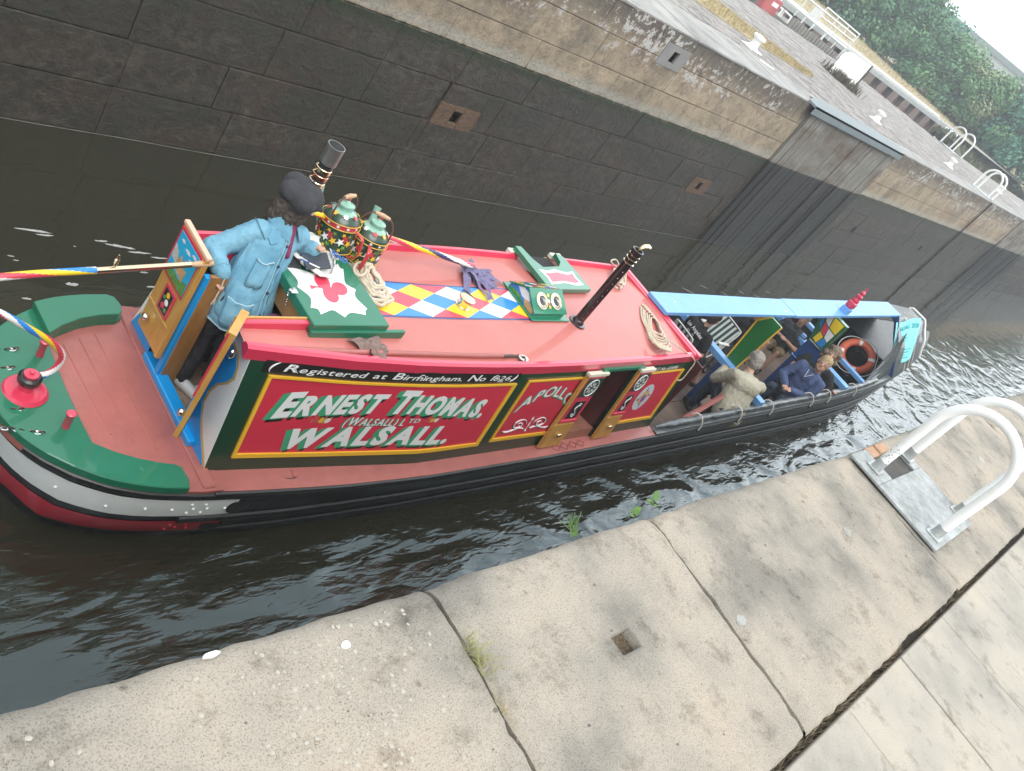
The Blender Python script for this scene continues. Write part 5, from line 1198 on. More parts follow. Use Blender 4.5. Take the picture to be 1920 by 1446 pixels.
# bow-shackle on the gunwale
p = onz(540, 893, .76); P = [p + Vector((.05 * cos(a) - .01, -.035 * sin(a), .012)) for a in [pi / 2 + pi * k / 8 for k in range(9)]]; MB().tube([p + Vector((.05, -.035, .012))] + P + [p + Vector((.05, .035, .012))], .009, 7).build('shackle', boat, mat('rusty_iron', (.07, .045, .035), .6, .5, 20)); MB().bbox(p.x + .03, p.x + .08, p.y - .03, p.y + .03, p.z - .01, p.z + .03, .006).build('shackle_block', boat, K_deck)
# -- aft bulkhead, doors, sill
XA = 3.425
def bh(pts, off, name, m_, par=None, sm=0): return lay(pts, XA - off, name, m_, par or boat, .002, sm, 'x')
def ypoly(P, x0, x1, name, m_, par=None): V = [(x, y, z) for x in (x0, x1) for y, z in P]; n = len(P); return MB().add(V, [tuple(range(n))[::-1], tuple(range(n, 2 * n))] + [(i, (i + 1) % n, n + (i + 1) % n, n + i) for i in range(n)]).build(name, par or boat, m_)
zb_, zt_ = .82, ZR(3.43)
ypoly([(YB - .76, zb_), (3.74, zb_ + .1), (3.74, zt_ + .03), (YB - .59, zt_ - .04)], XA, XA + .02, 'aft_bulkhead', K_chk[0])
ypoly([(4.44, zb_ + .1), (YB + .76, zb_), (YB + .59, zt_ - .04), (4.44, zt_ + .03)], XA, XA + .02, 'aft_bulkhead', K_chk[0])
C1 = lambda x, y: (x / 2.41, 400 + y / 2.41)
gold = [C1(*p) for p in ((1020, 560), (1062, 585), (1080, 640), (1078, 700), (1062, 750), (1030, 772), (985, 778), (950, 808), (925, 855), (915, 920), (916, 1000), (922, 1100), (924, 1172), (905, 1176), (815, 935), (890, 800))]
blue = [C1(*p) for p in ((1020, 568), (1052, 590), (1070, 640), (1068, 700), (1052, 742), (1024, 762), (980, 768), (942, 800), (916, 850), (906, 920), (906, 1000), (912, 1100), (914, 1165), (905, 1172), (815, 935), (890, 800))]
bh(gold, .003, 'scroll_gold', K_gold); bh(blue, .0055, 'scroll_blue', K_blue)
ypoly([(YB + .76, zb_), (YB + .70, zb_ + .17), (4.45, zb_ + .17), (4.45, zb_)], XA - .006, XA - .001, 'scroll_blue', K_blue); ypoly([(YB + .70, zb_ + .17), (YB + .695, zb_ + .195), (4.45, zb_ + .195), (4.45, zb_ + .17)], XA - .006, XA - .001, 'scroll_gold', K_gold)
MB().bbox(3.36, 3.46, YB - .93, YB + .93, .74, .835, .01).build('deck_step', boat, K_deck)
MB().bbox(3.365, 3.47, 3.50, 4.42, .836, .90, .008).build('door_sill', boat, K_blue)
MB().box(3.47, 4.1, 3.72, 4.42, .72, .76).build('step_floor', boat, mat('coir_mat', (.34, .24, .17), .95, .4, 60, 1, 120))
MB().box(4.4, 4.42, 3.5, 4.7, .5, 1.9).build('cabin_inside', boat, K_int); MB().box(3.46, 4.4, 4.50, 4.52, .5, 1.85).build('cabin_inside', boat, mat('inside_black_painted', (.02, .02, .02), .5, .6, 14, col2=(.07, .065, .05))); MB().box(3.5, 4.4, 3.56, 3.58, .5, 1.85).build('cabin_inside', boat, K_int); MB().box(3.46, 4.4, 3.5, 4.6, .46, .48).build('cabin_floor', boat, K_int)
# blue jamb strip and brown board right of the far door
ypoly([(4.22, .90), (4.17, .90), (4.17, 1.93), (4.22, 1.93)], 3.37, 3.42, 'door_jamb', K_blue); 
MB().bbox(3.40, 3.55, 4.165, 4.20, .80, 1.95, .006).build('open_door_board', boat, K_oakd)
MB().tube([Vector((3.50, 4.16, 1.95)), Vector((3.503, 4.15, 1.86)), Vector((3.50, 4.148, 1.76)), Vector((3.49, 4.147, 1.70)), Vector((3.51, 4.147, 1.70)), Vector((3.505, 4.148, 1.75))], .006, 6).build('pull_cord', boat, K_rope, True)
# far door, hooked back facing aft
xd = 3.325
fd = MB().bbox(xd, xd + .035, 4.20, 4.60, 1.05, 2.07, .004).build('steerer_door', boat, K_oak)
MB().bbox(xd - .004, xd + .039, 4.195, 4.615, 2.065, 2.095, .004).build('door_top_edge', fd, K_pinkw)
def dplate(y0, y1, z0, z1, o0, o1, nm, m_): return MB().bbox(xd - o1, xd - o0, y0, y1, z0, z1, .002).build(nm, fd, m_)
dplate(4.22, 4.595, 1.63, 2.055, .001, .010, 'picture_frame', K_red); dplate(4.25, 4.57, 1.655, 2.03, .0105, .013, 'castle_sky', paint('sky_blue', (.02, .42, .72), .5, .4))
def dpoly(P, o, nm, m_): V = [(xd - o, y, z) for y, z in P]; MB().add(V, [tuple(range(len(V)))]).build(nm, fd, m_)
cg = mat('castle_green', (.12, .28, .06)); cocr = mat('castle_ochre', (.55, .33, .16))
dpoly([(4.25, 1.656), (4.56, 1.656), (4.50, 1.74), (4.38, 1.72), (4.26, 1.78)], .0138, 'castle_grass', cg); dpoly([(4.33, 1.73), (4.50, 1.76), (4.49, 1.86), (4.46, 1.84), (4.44, 1.90), (4.41, 1.85), (4.38, 1.91), (4.36, 1.83), (4.32, 1.84)], .0142, 'castle_wall', cocr); dpoly([(4.47, 1.78), (4.565, 1.80), (4.565, 1.91), (4.50, 1.88)], .0144, 'castle_hill', mat('hill_grey', (.50, .50, .45), .5, .3, 40))
for (y, z, w_) in ((4.40, 1.96, .05), (4.31, 1.99, .04), (4.33, 1.93, .03), (4.50, 1.98, .03)): dpoly([(y - w_, z), (y - w_ * .3, z + .018), (y + w_ * .5, z + .012), (y + w_, z - .004), (y, z - .012)], .0146, 'castle_cloud', K_white)
dplate(4.30, 4.47, 1.36, 1.60, .001, .012, 'rose_frame', K_rail); dplate(4.325, 4.445, 1.385, 1.575, .0125, .014, 'rose_ground', K_black)
for (y, z, m_, r_) in ((4.40, 1.43, K_chk[1], .028), (4.37, 1.48, K_chk[0], .028), (4.385, 1.54, K_yel, .026), (4.42, 1.50, cg, .018), (4.35, 1.42, cg, .02)): MB().lathe([(r_, 0), (r_ * .6, .004), (r_ * .2, .001)], (0, 0, 0), 9, Matrix.Translation((xd - .0145, y, z)) @ Matrix.Rotation(-pi / 2, 4, 'Y')).build('painted_rose', fd, m_)
dplate(4.205, 4.595, 1.325, 1.345, .001, .012, 'door_ledge', K_oak); MB().ball((xd - .03, 4.50, 1.20), (.028, .034, .034), 14, 9).build('door_knob', fd, K_chrome, True)
dplate(4.20, 4.235, 1.06, 2.05, .001, .014, 'door_stile', K_oak)
# near door standing open, seen edge-on
h0 = Vector((3.415, 3.705, 0)); dv = Vector((-.205, -.222, 0)); dn_ = Vector((-dv.y, dv.x, 0)).normalized()
def slant(o0, o1, z0, z1, a0, a1, nm, m_, par=None):
    V = [h0 + dv * a + dn_ * o + Vector((0, 0, z)) for a in (a0, a1) for o in (o0, o1) for z in (z0, z1)]; return MB().add(V, [(0, 1, 3, 2), (4, 6, 7, 5), (0, 4, 5, 1), (2, 3, 7, 6), (0, 2, 6, 4), (1, 5, 7, 3)]).build(nm, par or boat, m_)
nd_ = slant(-.02, .02, 1.0, 2.06, 0, 1, 'steerer_door', K_oak); slant(-.036, -.0205, 1.42, 2.05, .05, .98, 'picture_frame', K_rail, nd_); slant(.0205, .026, 1.0, 2.0, .02, .97, 'door_back', K_dblue, nd_); slant(-.036, .022, 2.06, 2.075, 0, 1.0, 'door_top_edge', K_oak, nd_)
MB().ball(tuple(h0 + dv * .85 - dn_ * .045 + Vector((0, 0, 1.2))), (.03, .03, .034), 12, 8).build('door_knob', nd_, K_chrome, True); MB().ball(tuple(h0 + dv * .5 + dn_ * .05 + Vector((0, 0, 1.80))), (.03, .03, .045), 12, 8).build('door_latch', nd_, K_chrome, True)
# -- hold: floor planks, side sheets, beams, stands, top planks
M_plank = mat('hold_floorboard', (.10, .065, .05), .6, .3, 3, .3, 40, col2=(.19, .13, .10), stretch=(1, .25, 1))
x = 9.68; rr = random.Random(8); bx = []
while x < 18.2:
    w_ = .118
    for (y0, y1) in ((YB - .92, YB - .22), (YB - .21, YB + .92)):
        bx.append((x, w_, y0, y1))
    x += .122
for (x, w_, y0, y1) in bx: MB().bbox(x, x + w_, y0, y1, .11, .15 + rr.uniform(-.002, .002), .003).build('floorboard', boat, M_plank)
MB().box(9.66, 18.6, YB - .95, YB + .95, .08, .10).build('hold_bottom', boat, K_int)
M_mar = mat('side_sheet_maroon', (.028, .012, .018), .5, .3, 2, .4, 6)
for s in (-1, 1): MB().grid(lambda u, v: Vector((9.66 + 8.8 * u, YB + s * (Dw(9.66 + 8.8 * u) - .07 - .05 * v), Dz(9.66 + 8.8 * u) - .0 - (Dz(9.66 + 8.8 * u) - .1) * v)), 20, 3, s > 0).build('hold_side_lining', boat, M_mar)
def roll(s, x0, x1, r0, name, m_):
    P, R = [], []
    n = int((x1 - x0) / .09)
    for k in range(n + 1): x = x0 + (x1 - x0) * k / n; P.append(Vector((x, YB + s * (Dw(x) - .085 + .008 * fnoise(x, s, 3, 4)), Dz(x) + .055 + .01 * fnoise(x, s, 7, 5)))); R.append(r0 * min(1, .25 + (x - x0) / .5) * (1 + .45 * fnoise(x, s, 1, 5) + .35 * fnoise(x, s, 1, 13)))
    return MB().tube(P, R, 12, flat=.75).build(name, boat, m_, True)
K_tarps = mat('sheet_shiny_grey', (.035, .045, .05), .3, .4, 4, .9, 16, coat=.4, col2=(.11, .125, .13), stretch=(.6, 2, 2))
roll(-1, 9.68, 18.2, .052, 'rolled_side_sheet', K_tarps); roll(1, 9.68, 18.2, .052, 'rolled_side_sheet', K_tarps)
for s in (-1, 1): MB().grid(lambda u, v: Vector((9.66 + 11.5 * u, YB + s * (Dw(9.66 + 11.5 * u) - .10 + .125 * v), Dz(9.66 + 11.5 * u) + .012 - .09 * max(0, v - .8) / .2)), 40, 5, s > 0).build('hold_gunwale', boat, mat('gunwale_grey', (.085, .10, .105), .38, .25, 4, .2, 14, coat=.3, grunge=.2))
def loopstr(x, s=-1):
    b_ = Vector((x, YB + s * Dw(x), Dz(x))); P = [b_ + Vector((-.04, -s * .17, .06)), b_ + Vector((-.02, -s * .12, .125)), b_ + Vector((0, -s * .04, .12)), b_ + Vector((.03, s * .02, .03)), b_ + Vector((.03, s * .035, -.07))]
    MB().tube(smoothpath(P, 5), .011, 7).build('sheet_string', boat, K_chk[0] if False else mat('white_cord', (.62, .60, .55), .8, .1, 40), True); MB().ball(tuple(P[-1]), .018, 8, 6).build('string_hook', boat, K_hull, True)
for u in (10.75, 11.95, 13.05, 14.7, 15.5, 16.8): loopstr(u)
# cross beams
def xbeam(x, z, w_=.10, h_=.075): 
    b_ = MB().bbox(x - w_ / 2, x + w_ / 2, YB - Dw(x) + .06, YB + Dw(x) - .06, z - h_, z, .006).build('cross_beam', boat, K_lblue); return b_
xbeam(12.62, 1.06, .17, .10); xbeam(16.35, 1.12, .2, .10); xbeam(17.45, 1.12, .14, .08)
# first stand: green upper board with yellow edges, dark blue lower post
def board(x, y0b, y1b, y0t, y1t, z0, z1, th, nm, m_, par=None): V = [(x + a, y, z) for a in (-th / 2, th / 2) for (y, z) in ((y0b, z0), (y1b, z0), (y1t, z1), (y0t, z1))]; return MB().add(V, [(0, 1, 2, 3)[::-1], (4, 5, 6, 7), (0, 4, 5, 1)[::-1], (1, 5, 6, 2)[::-1], (2, 6, 7, 3)[::-1], (3, 7, 4, 0)[::-1]]).build(nm, par or boat, m_)
xs1 = 12.72
st1 = board(xs1, 3.71, 3.93, 3.66, 4.02, 1.07, 2.02, .05, 'stand_board', paint('stand_green', (.01, .15, .03), .4, .4)); 
for (a, b_) in (((3.70, 1.07), (3.65, 2.02)), ((3.94, 1.07), (4.03, 2.02))):
    MB().tube([(xs1 - .03, a[0], a[1]), (xs1 - .03, b_[0], b_[1])], .014, 5).build('yellow_edge', st1, K_yel)
board(xs1 - .1, 3.83, 3.93, 3.72, 3.95, .15, .98, .06, 'stand_post', K_dblue)
MB().add([(xs1 - .032, 3.99, 1.82), (xs1 - .032, 4.02, 2.02), (xs1 - .032, 3.86, 2.02)], [(0, 1, 2)]).build('stand_triangle', st1, K_chk[2]); MB().add([(xs1 - .033, 4.0, 1.86), (xs1 - .033, 4.02, 2.02), (xs1 - .033, 3.94, 2.02)], [(0, 1, 2)]).build('stand_triangle', st1, K_chk[1])
# mast case and painted deck board in front of the mast
mA = ony(1450, 760, 3.62); 
mast = MB().bbox(15.62, 15.86, 3.58, 4.0, .15, 1.40, .01).build('mast_case', boat, K_dblue)
MB().bbox(15.60, 15.88, 3.56, 4.02, .98, .992, .003).build('mast_band', mast, K_lblue); MB().bbox(15.5, 15.56, 4.03, 4.12, 1.36, 1.42, .004).build('mast_chock', mast, K_lblue)
K_dgb = paint('diamond_board_green', (.01, .10, .03), .4, .4)
db = board(15.64, 3.66, 3.98, 3.66, 4.22, 1.43, 2.04, .16, 'diamond_board', K_dgb)
for k, (P, ci) in enumerate(((((3.70, 1.46), (3.83, 1.46), (3.80, 1.62), (3.70, 1.58)), 3), (((3.70, 1.60), (3.80, 1.63), (3.86, 1.80), (3.70, 1.78)), 0), (((3.84, 1.46), (3.94, 1.48), (3.93, 1.66), (3.82, 1.62)), 2), (((3.82, 1.64), (3.94, 1.68), (3.99, 1.84), (3.87, 1.80)), 1), (((3.70, 1.80), (3.86, 1.82), (3.93, 2.02), (3.70, 2.02)), 2), (((3.88, 1.82), (4.0, 1.86), (4.08, 2.02), (3.95, 2.02)), 0), (((3.97, 1.70), (4.04, 1.74), (4.12, 2.0), (4.03, 1.84)), 3))):
    MB().add([(15.557 - .0002 * k, y, z) for y, z in P], [(0, 1, 2, 3)]).build('painted_diamond', db, K_chk[ci])
# top planks running forward from the cabin roof
def plank(xa, xb, ya, yb, za, zb, w_, nm='top_plank'):
    q = MB(); n = 8
    for i in range(n):
        V = []
        for t in (i / n, (i + 1) / n): x, y, z = xa + (xb - xa) * t, ya + (yb - ya) * t, za + (zb - za) * t; V += [(x, y - w_ / 2, z - .05), (x, y + w_ / 2, z - .05), (x, y + w_ / 2, z), (x, y - w_ / 2, z)]
        F = [(0, 4, 5, 1)[::-1], (1, 5, 6, 2)[::-1], (2, 6, 7, 3)[::-1], (3, 7, 4, 0)[::-1]]
        if i == 0: F.append((0, 1, 2, 3)[::-1])
        if i == n - 1: F.append((4, 5, 6, 7))
        q.add(V, F)
    return q.build(nm, boat, K_lblue)
plank(9.52, 13.6, 4.085, 4.08, 2.02, 2.06, .37); plank(13.62, 19.3, 4.08, 4.14, 2.06, 2.14, .40)
MB().box(12.9, 14.3, 3.93, 4.23, 1.965, 2.005).build('plank_fish', boat, K_dblue)
q = MB()
for (a, b_) in ((9.95, 4.1), (13.2, 4.2), (13.35, 3.98), (13.9, 4.2), (13.95, 3.98), (13.3, 4.0)): q.ball((a, b_, 2.02 + (a - 9.5) * .0098 + .002), (.012, .012, .006), 6, 4)
q.build('plank_bolt', boat, K_chrome)
mt_p = Vector((15.95, 4.0, 2.10)); msh = MB().bbox(mt_p.x - .09, mt_p.x + .09, 3.92, 4.08, 2.08, 2.22, .01).build('mast_head', boat, K_lblue)
MB().bbox(mt_p.x - .085, mt_p.x + .085, 3.925, 4.075, 2.221, 2.36, .02).build('mast_red_block', msh, K_rail); MB().lathe([(.07, 2.36), (.075, 2.38), (.05, 2.44), (.06, 2.47), (.06, 2.50), (.035, 2.52), (.035, 2.56), (.045, 2.57), (.03, 2.60), (.012, 2.62), (.018, 2.66), (.004, 2.69)], (mt_p.x, 4.0, 0), 14).build('mast_finial', msh, K_rail, True)
# red diagonal strut, bench supports
MB().tube([onz(1282, 786, .80), onz(1412, 708, 1.0)], .04, 4).build('red_strut', boat, K_deck)
# cratch: sloping black cover from plank end to bow
def cratch(u, v):   # u 0..1 aft->fore, v -1..1 across
    x = 19.15 + 2.3 * u; top = 2.13 - .12 * u; w_ = Dw(x) + .02; gz = Dz(x) + .02; a = abs(v); s = 1 if v > 0 else -1
    if a < .22: return Vector((x, 4.12 + s * a / .22 * .2, top))
    t = (a - .22) / .78; y0, z0 = 4.12 + s * .2, top; y1, z1 = YB + s * w_, gz
    wob = .03 * sin(t * pi) * fnoise(x * 3, v * 4, 1, 1) * 2
    return Vector((x, y0 + (y1 - y0) * t + s * .05 * sin(pi * t), z0 + (z1 - z0) * t + wob))
MB().grid(lambda u, v: cratch(u, v * 2 - 1), 16, 36, True).build('cratch_cover', boat, K_tarps, True)
MB().grid(lambda u, v: cratch(0, v * 2 - 1) * (1 - u) + Vector((cratch(0, v * 2 - 1).x, 4.1 + (cratch(0, v * 2 - 1).y - 4.1) * .93, .15 + (cratch(0, v * 2 - 1).z - .15) * .93)) * u, 1, 24).build('cratch_frame', boat, K_dblue)
MB().tube([cratch(.985, -1 + k * .1) + Vector((0.02, 0, .03)) for k in range(14)], .028, 7).build('cover_white_edge', boat, K_chk[0], True)
for uu in (.35, .5, .62): MB().tube([cratch(uu, -1 + k * .0625) + Vector((0, -.008, .015)) for k in range(17)], .008, 5).build('cover_cord', boat, mat('white_cord', (.62, .60, .55)), True)
# near side sheet tied up to the cratch
MB().grid(lambda u, v: Vector((17.3 + 1.9 * u, YB - Dw(17.3 + 1.9 * u) + .07 + .42 * v * u, Dz(17.3 + 1.9 * u) + .03 + .85 * v * u ** 1.5 + .03 * fnoise(u * 6, v * 6, 1))), 14, 12, True).build('tied_side_sheet', boat, K_tarps, True)
MB().tube([cratch(0, -.5), (18.6, 3.2, 1.05)], .008, 5).build('cover_cord', boat, mat('white_cord', (.62, .60, .55)))
MB().tube([cratch(0, -.3) + Vector((-.03, -.03, 0)), (19.0, 3.17, 1.1)], .010, 5).build('cover_cord', boat, mat('white_cord', (.62, .60, .55)))
MB().grid(lambda u, v: Vector((19.6 + 4.0 * u, YB + (v * 2 - 1) * Dw(19.6 + 4.0 * u), Dz(19.6 + 4 * u) - .01)), 14, 4).build('fore_deck', boat, K_hull)
# ================================================================ LOOSE THINGS ON THE BOAT
def coil(P, name, lab, r_=.011, seed=1, loops=None):
    t = thing(name, lab, 'rope', P[0]); 
    for k, path in enumerate(loops or [P]):
        sp_ = smoothpath(path, 5); MB().tube(sp_, r_, 8).build('rope_strand', t, K_rope, True)
    return t
def oval_loops(c, ax, ay, rot, n, seed, z, r_=.011, hstep=.006, sq=.0):
    rr = random.Random(seed); P = []
    for k in range(n * 10):
        a = 2 * pi * k / 10; f = 1 - .55 * (k / (n * 10)) + rr.uniform(-.05, .05); x = ax * f * cos(a); y = ay * f * sin(a) * (1 + .2 * sin(3 * a + seed))
        xx = c[0] + x * cos(rot) - y * sin(rot); yy = c[1] + x * sin(rot) + y * cos(rot); P.append(Vector((xx, yy, z + .012 + hstep * (k / 10) + rr.uniform(0, .012))))
    return P
t = thing('rope_coil', 'thick coiled rope lying over the forward edge of the green hatch', 'rope', (4.9, 4.2, 2.0))
rr = random.Random(5)
def C3w(x, y, z): u, v = C3(x, y); return onz(u, v, z)
zr_ = rz(4.85, 4.15) + .03
main = [C3w(*p, zr_ + h) for p, h in (((800, 700), .03), ((760, 760), .02), ((800, 880), .02), ((860, 990), .02), ((930, 1070), .02), ((1010, 1110), .02), ((1090, 1115), .02), ((1130, 1080), .02), ((1100, 1030), .03), ((1040, 960), .03), ((980, 860), .04), ((930, 760), .04), ((880, 700), .05), ((820, 700), .05))]
for k in range(6):
    f = 1 - k * .13; c = sum(main, Vector()) / len(main); MB().tube(smoothpath([c + (p - c) * Vector((f + rr.uniform(-.04, .04), f + rr.uniform(-.03, .03), 1)) + Vector((rr.uniform(-.02, .02), rr.uniform(-.02, .02), .012 * k)) for p in main], 4, True), .0165, 8, False).build('rope_strand', t, K_rope, True)
P = [C3w(840 + 55 * cos(a) , 790 + 60 * sin(a), zr_ + .09) for a in [k * .6 for k in range(18)]]; MB().tube(smoothpath(P, 3), .012, 8).build('rope_strand', t, K_rope, True)
t = thing('rope_coil', 'pale rope hank on the front near corner of the roof, tail over the edge', 'rope', (9.0, 3.6, 1.97))
C4 = lambda x, y: (840 + x / 3.84, 420 + y / 3.84)
zf = rz(9.0, 3.7) + .02
base_ = [onz(*C4(*p), zf) for p in ((1385, 590), (1400, 680), (1430, 760), (1465, 830), (1510, 880), (1570, 905), (1600, 890), (1580, 840), (1540, 780), (1500, 700), (1460, 640), (1420, 590))]
for k in range(6):
    f = 1 - k * .12; c = sum(base_, Vector()) / len(base_); MB().tube(smoothpath([c + (p - c) * Vector((f ** .6, f, 1)) + Vector((rr.uniform(-.012, .012), rr.uniform(-.01, .01), .007 * k)) for p in base_], 4, True), .011, 8, False).build('rope_strand', t, K_rope, True)
for k in range(3): MB().tube(smoothpath([onz(*C4(1470 + 9 * k, 850 + 6 * k), zf + .03), onz(*C4(1530, 868 + 12 * k), zf + .06), onz(*C4(1605, 900 + 9 * k), zf + .03)], 4), .013, 8).build('rope_strand', t, K_rope, True)
zq = ZR(9.5)
MB().tube(smoothpath([onz(*C4(1480, 770), zf + .04), onz(*C4(1560, 815), zf + .06), onz(*C4(1640, 870), zf + .08), onz(*C4(1700, 915), zq + .085), side(9.56, .99, .04), side(9.57, .85, .05), side(9.56, .72, .04), side(9.5, .70, .02)], 5), .008, 8).build('rope_strand', t, K_rope, True)
t = thing('rope_coil', 'small tangled rope hanging over the far front corner of the roof', 'rope', (9.2, 4.7, 1.97))
for k in range(6):
    P = [onz(*C4(1235 + 45 * sin(a * 1.0 + k) * (1 - .1 * k) + rr.uniform(-8, 8), 385 + 75 * cos(a + k * .5) * (1 - .08 * k) + rr.uniform(-8, 8)), zf + .01 + .008 * k) for a in [j * 2 * pi / 9 for j in range(9)]]; MB().tube(smoothpath(P, 3, True), .010, 7, False).build('rope_strand', t, K_rope, True)
MB().tube(smoothpath([onz(*C4(1225, 320), zf + .04), onz(*C4(1180, 280), zq + .07), onz(*C4(1178, 262), zq + .08), onz(*C4(1210, 258), zq + .06), onz(*C4(1230, 290), zq + .08)], 4), .010, 7).build('rope_strand', t, K_rope, True)
# boat shaft (pole) along the near side of the roof
a, c = onz(540, 649, 1.975), onz(968, 657, 1.975); t = thing('boat_shaft', 'long red oxide boat pole with an iron hook lying along the near roof edge', 'pole', tuple(a))
n = 14; P = [a.lerp(c, k / n) + Vector((0, 0, 0)) for k in range(n + 1)]
for p in P: p.z = rz(p.x, p.y) + .024
MB().tube(P, [.022] * (n - 1) + [.020, .016], 10).build('pole', t, K_deck, True); MB().ball(tuple(P[0]), .026, 12, 8).build('pole_knob', t, K_deck, True)
e = P[-1]; MB().tube([e - Vector((.12, 0, 0)), e, e + Vector((.10, -.005, -.005)), e + Vector((.18, -.02, 0))], [.019, .017, .011, .008], 8).build('pole_socket', t, mat('rusty_iron', (.07, .045, .035)), True)
MB().tube([e + Vector((.12 + .045 * cos(b_), -.03 - .045 * sin(b_), 0)) for b_ in [pi * 1.4 * k / 9 for k in range(10)]], .008, 7).build('pole_hook', t, mat('rusty_iron', (.07, .045, .035)), True)
t = thing('rope_knot', 'small white rope fender knot under the tip of the boat pole', 'rope', tuple(e)); MB().tube([e + Vector((.16 + .05 * cos(b_), -.03 + .035 * sin(b_), -.012)) for b_ in [2 * pi * k / 12 for k in range(13)]], .014, 8).build('rope_strand', t, mat('white_rope', (.62, .60, .55), .9, .15, 60, 1, 200), True); MB().tube([e + Vector((.10, 0, .0)), e + Vector((.13, -.05, -.01)), e + Vector((.20, -.03, -.01))], .012, 8).build('rope_strand', t, mat('white_rope', (.6, .6, .6)), True)
# cloths
def cloth(pts_uv, z, name, lab, m_, seed, amp=.03, nx=22, ny=16, drape=None):
    """four picture corners laid on the roof, crumpled"""
    A, B_, C_, D_ = [onz(*p, z) for p in pts_uv]
    def fn(u, v):
        p = A.lerp(B_, u).lerp(D_.lerp(C_, u), v); n1 = abs(fnoise(p.x * 9, p.y * 9, seed)); n2 = fnoise(p.x * 22, p.y * 22, seed + 3)
        w_ = .02 * fnoise(p.x * 7, p.y * 5, seed + 9); return Vector((p.x + w_ * 1.5, p.y + .03 * fnoise(p.x * 6, p.y * 6, seed + 5), rz(p.x, p.y) + .008 + amp * (n1 * 1.6 + .3 * abs(n2) + .25)))
    q = MB(); q.grid(fn, nx, ny, True); o = q.build(name, None, m_, True, False); md = o.modifiers.new('s', 'SOLIDIFY'); md.thickness = .006; tag(o, lab, 'cloth'); return o
K_rag = mat('taupe_towel', (.21, .145, .13), .95, .2, 30, 1, 180)
cloth([(660, 628), (712, 622), (735, 650), (690, 646)], 2.0, 'rag', 'crumpled taupe rag draped over the boat pole', K_rag, 3, .05)
o = cloth([(700, 632), (726, 634), (731, 664), (704, 660)], 2.0, 'rag_end', 'hanging end of the taupe rag over the pole near the roof edge', K_rag, 6, .06)
# mop
K_mop = mat('mop_purple_grey', (.12, .105, .20), .95, .3, 30, .8, 120, col2=(.20, .18, .30))
a = Vector((4.42, 4.72, 2.42)); a = ony(586, 399, 4.62); c = onz(884, 498, 2.01)
t = thing('mop', 'barge mop with a spiral striped handle lying across the roof, head of purple grey rags', 'mop', tuple(c))
MB().tube([a.lerp(c, k / 40) for k in range(41)], [.024 + .006 * (k / 40) for k in range(41)], 20, twist=([K_chk[2], mat('dark_indigo', (.03, .03, .12), .5, coat=.5), K_chk[0], K_rail], 1.15, 1)).build('mop_handle', t, None, True)
rr = random.Random(12); hd = (c - a).normalized(); hd.z = 0; hd.normalize(); sdv = Vector((-hd.y, hd.x, 0))
for k in range(34):
    ang = rr.gauss(-.25, .65); L_ = rr.uniform(.16, .46); d = (hd * cos(ang) + sdv * sin(ang)); w_ = rr.uniform(.026, .050); st_ = c + sdv * rr.uniform(-.05, .05) - hd * rr.uniform(-.02, .08); N = Vector((-d.y, d.x, 0))
    cur = rr.uniform(-.5, .5); L1 = []; L2 = []
    for j in range(7):
        f = j / 6; dd = d * cos(cur * f) + N * sin(cur * f); p = st_ + dd * L_ * f; hh = rz(p.x, p.y) + .012 + (.07 * (1 - f) ** 1.3 + .02 * sin(f * 9 + k)) * rr.uniform(.5, 1.1); tw = rr.uniform(-.9, .9)
        e_ = N * w_ * cos(tw) + Vector((0, 0, w_ * sin(tw) * .6)); L1.append((p.x + e_.x, p.y + e_.y, max(hh, hh + e_.z))); L2.append((p.x - e_.x, p.y - e_.y, hh))
    q = MB(); q.add(L1 + L2, [(i, i + 1, 8 + i, 7 + i) for i in range(6)]); q.build('mop_strip', t, K_mop, True)
# rear chimney, tall, with brass and copper bands
cb = Vector((4.15, 4.54, rz(4.06, 4.5))); K_chim = mat('chimney_black', (.025, .025, .027), .32, .3, 8, .1, 30, coat=.4); K_pew = mat('pewter_metal', (.30, .31, .30), .35, .2, 9, metal=.8); K_cop = mat('copper_band', (.70, .36, .24), .2, .1, 10, metal=1.)
t = thing('cabin_chimney', 'tall black cabin chimney with copper and brass bands behind the steerer', 'chimney', tuple(cb))
MB().lathe([(.085, 0), (.085, .01), (.062, .02), (.060, .62), (.060, .9)], tuple(cb), 24).build('chimney_pipe', t, K_chim, True)
MB().lathe([(.062, .90), (.070, .905), (.070, 1.06), (.064, 1.06), (.062, .92), (.058, .90)], tuple(cb), 26).build('chimney_crown', t, K_pew, True); MB().lathe([(.061, .905), (.058, .9)], tuple(cb), 20, cap=True).build('chimney_mouth', t, K_int)
for k, (z, m_) in enumerate(((.60, K_cop), (.66, K_cop), (.72, K_brass), (.78, K_cop), (.84, K_brass))): MB().lathe([(.0605, z - .02), (.0645, z - .016), (.0645, z + .016), (.0605, z + .02)], tuple(cb), 24).build('chimney_band', t, m_, True)
for k in range(3): z = .74 + .06 * k; MB().tube([cb + Vector((-.066 - .022 * sin(b_), .0, z + .026 * cos(b_))) for b_ in [pi * j / 8 for j in range(9)]], .004, 6).build('safety_ring', t, K_brass, True)
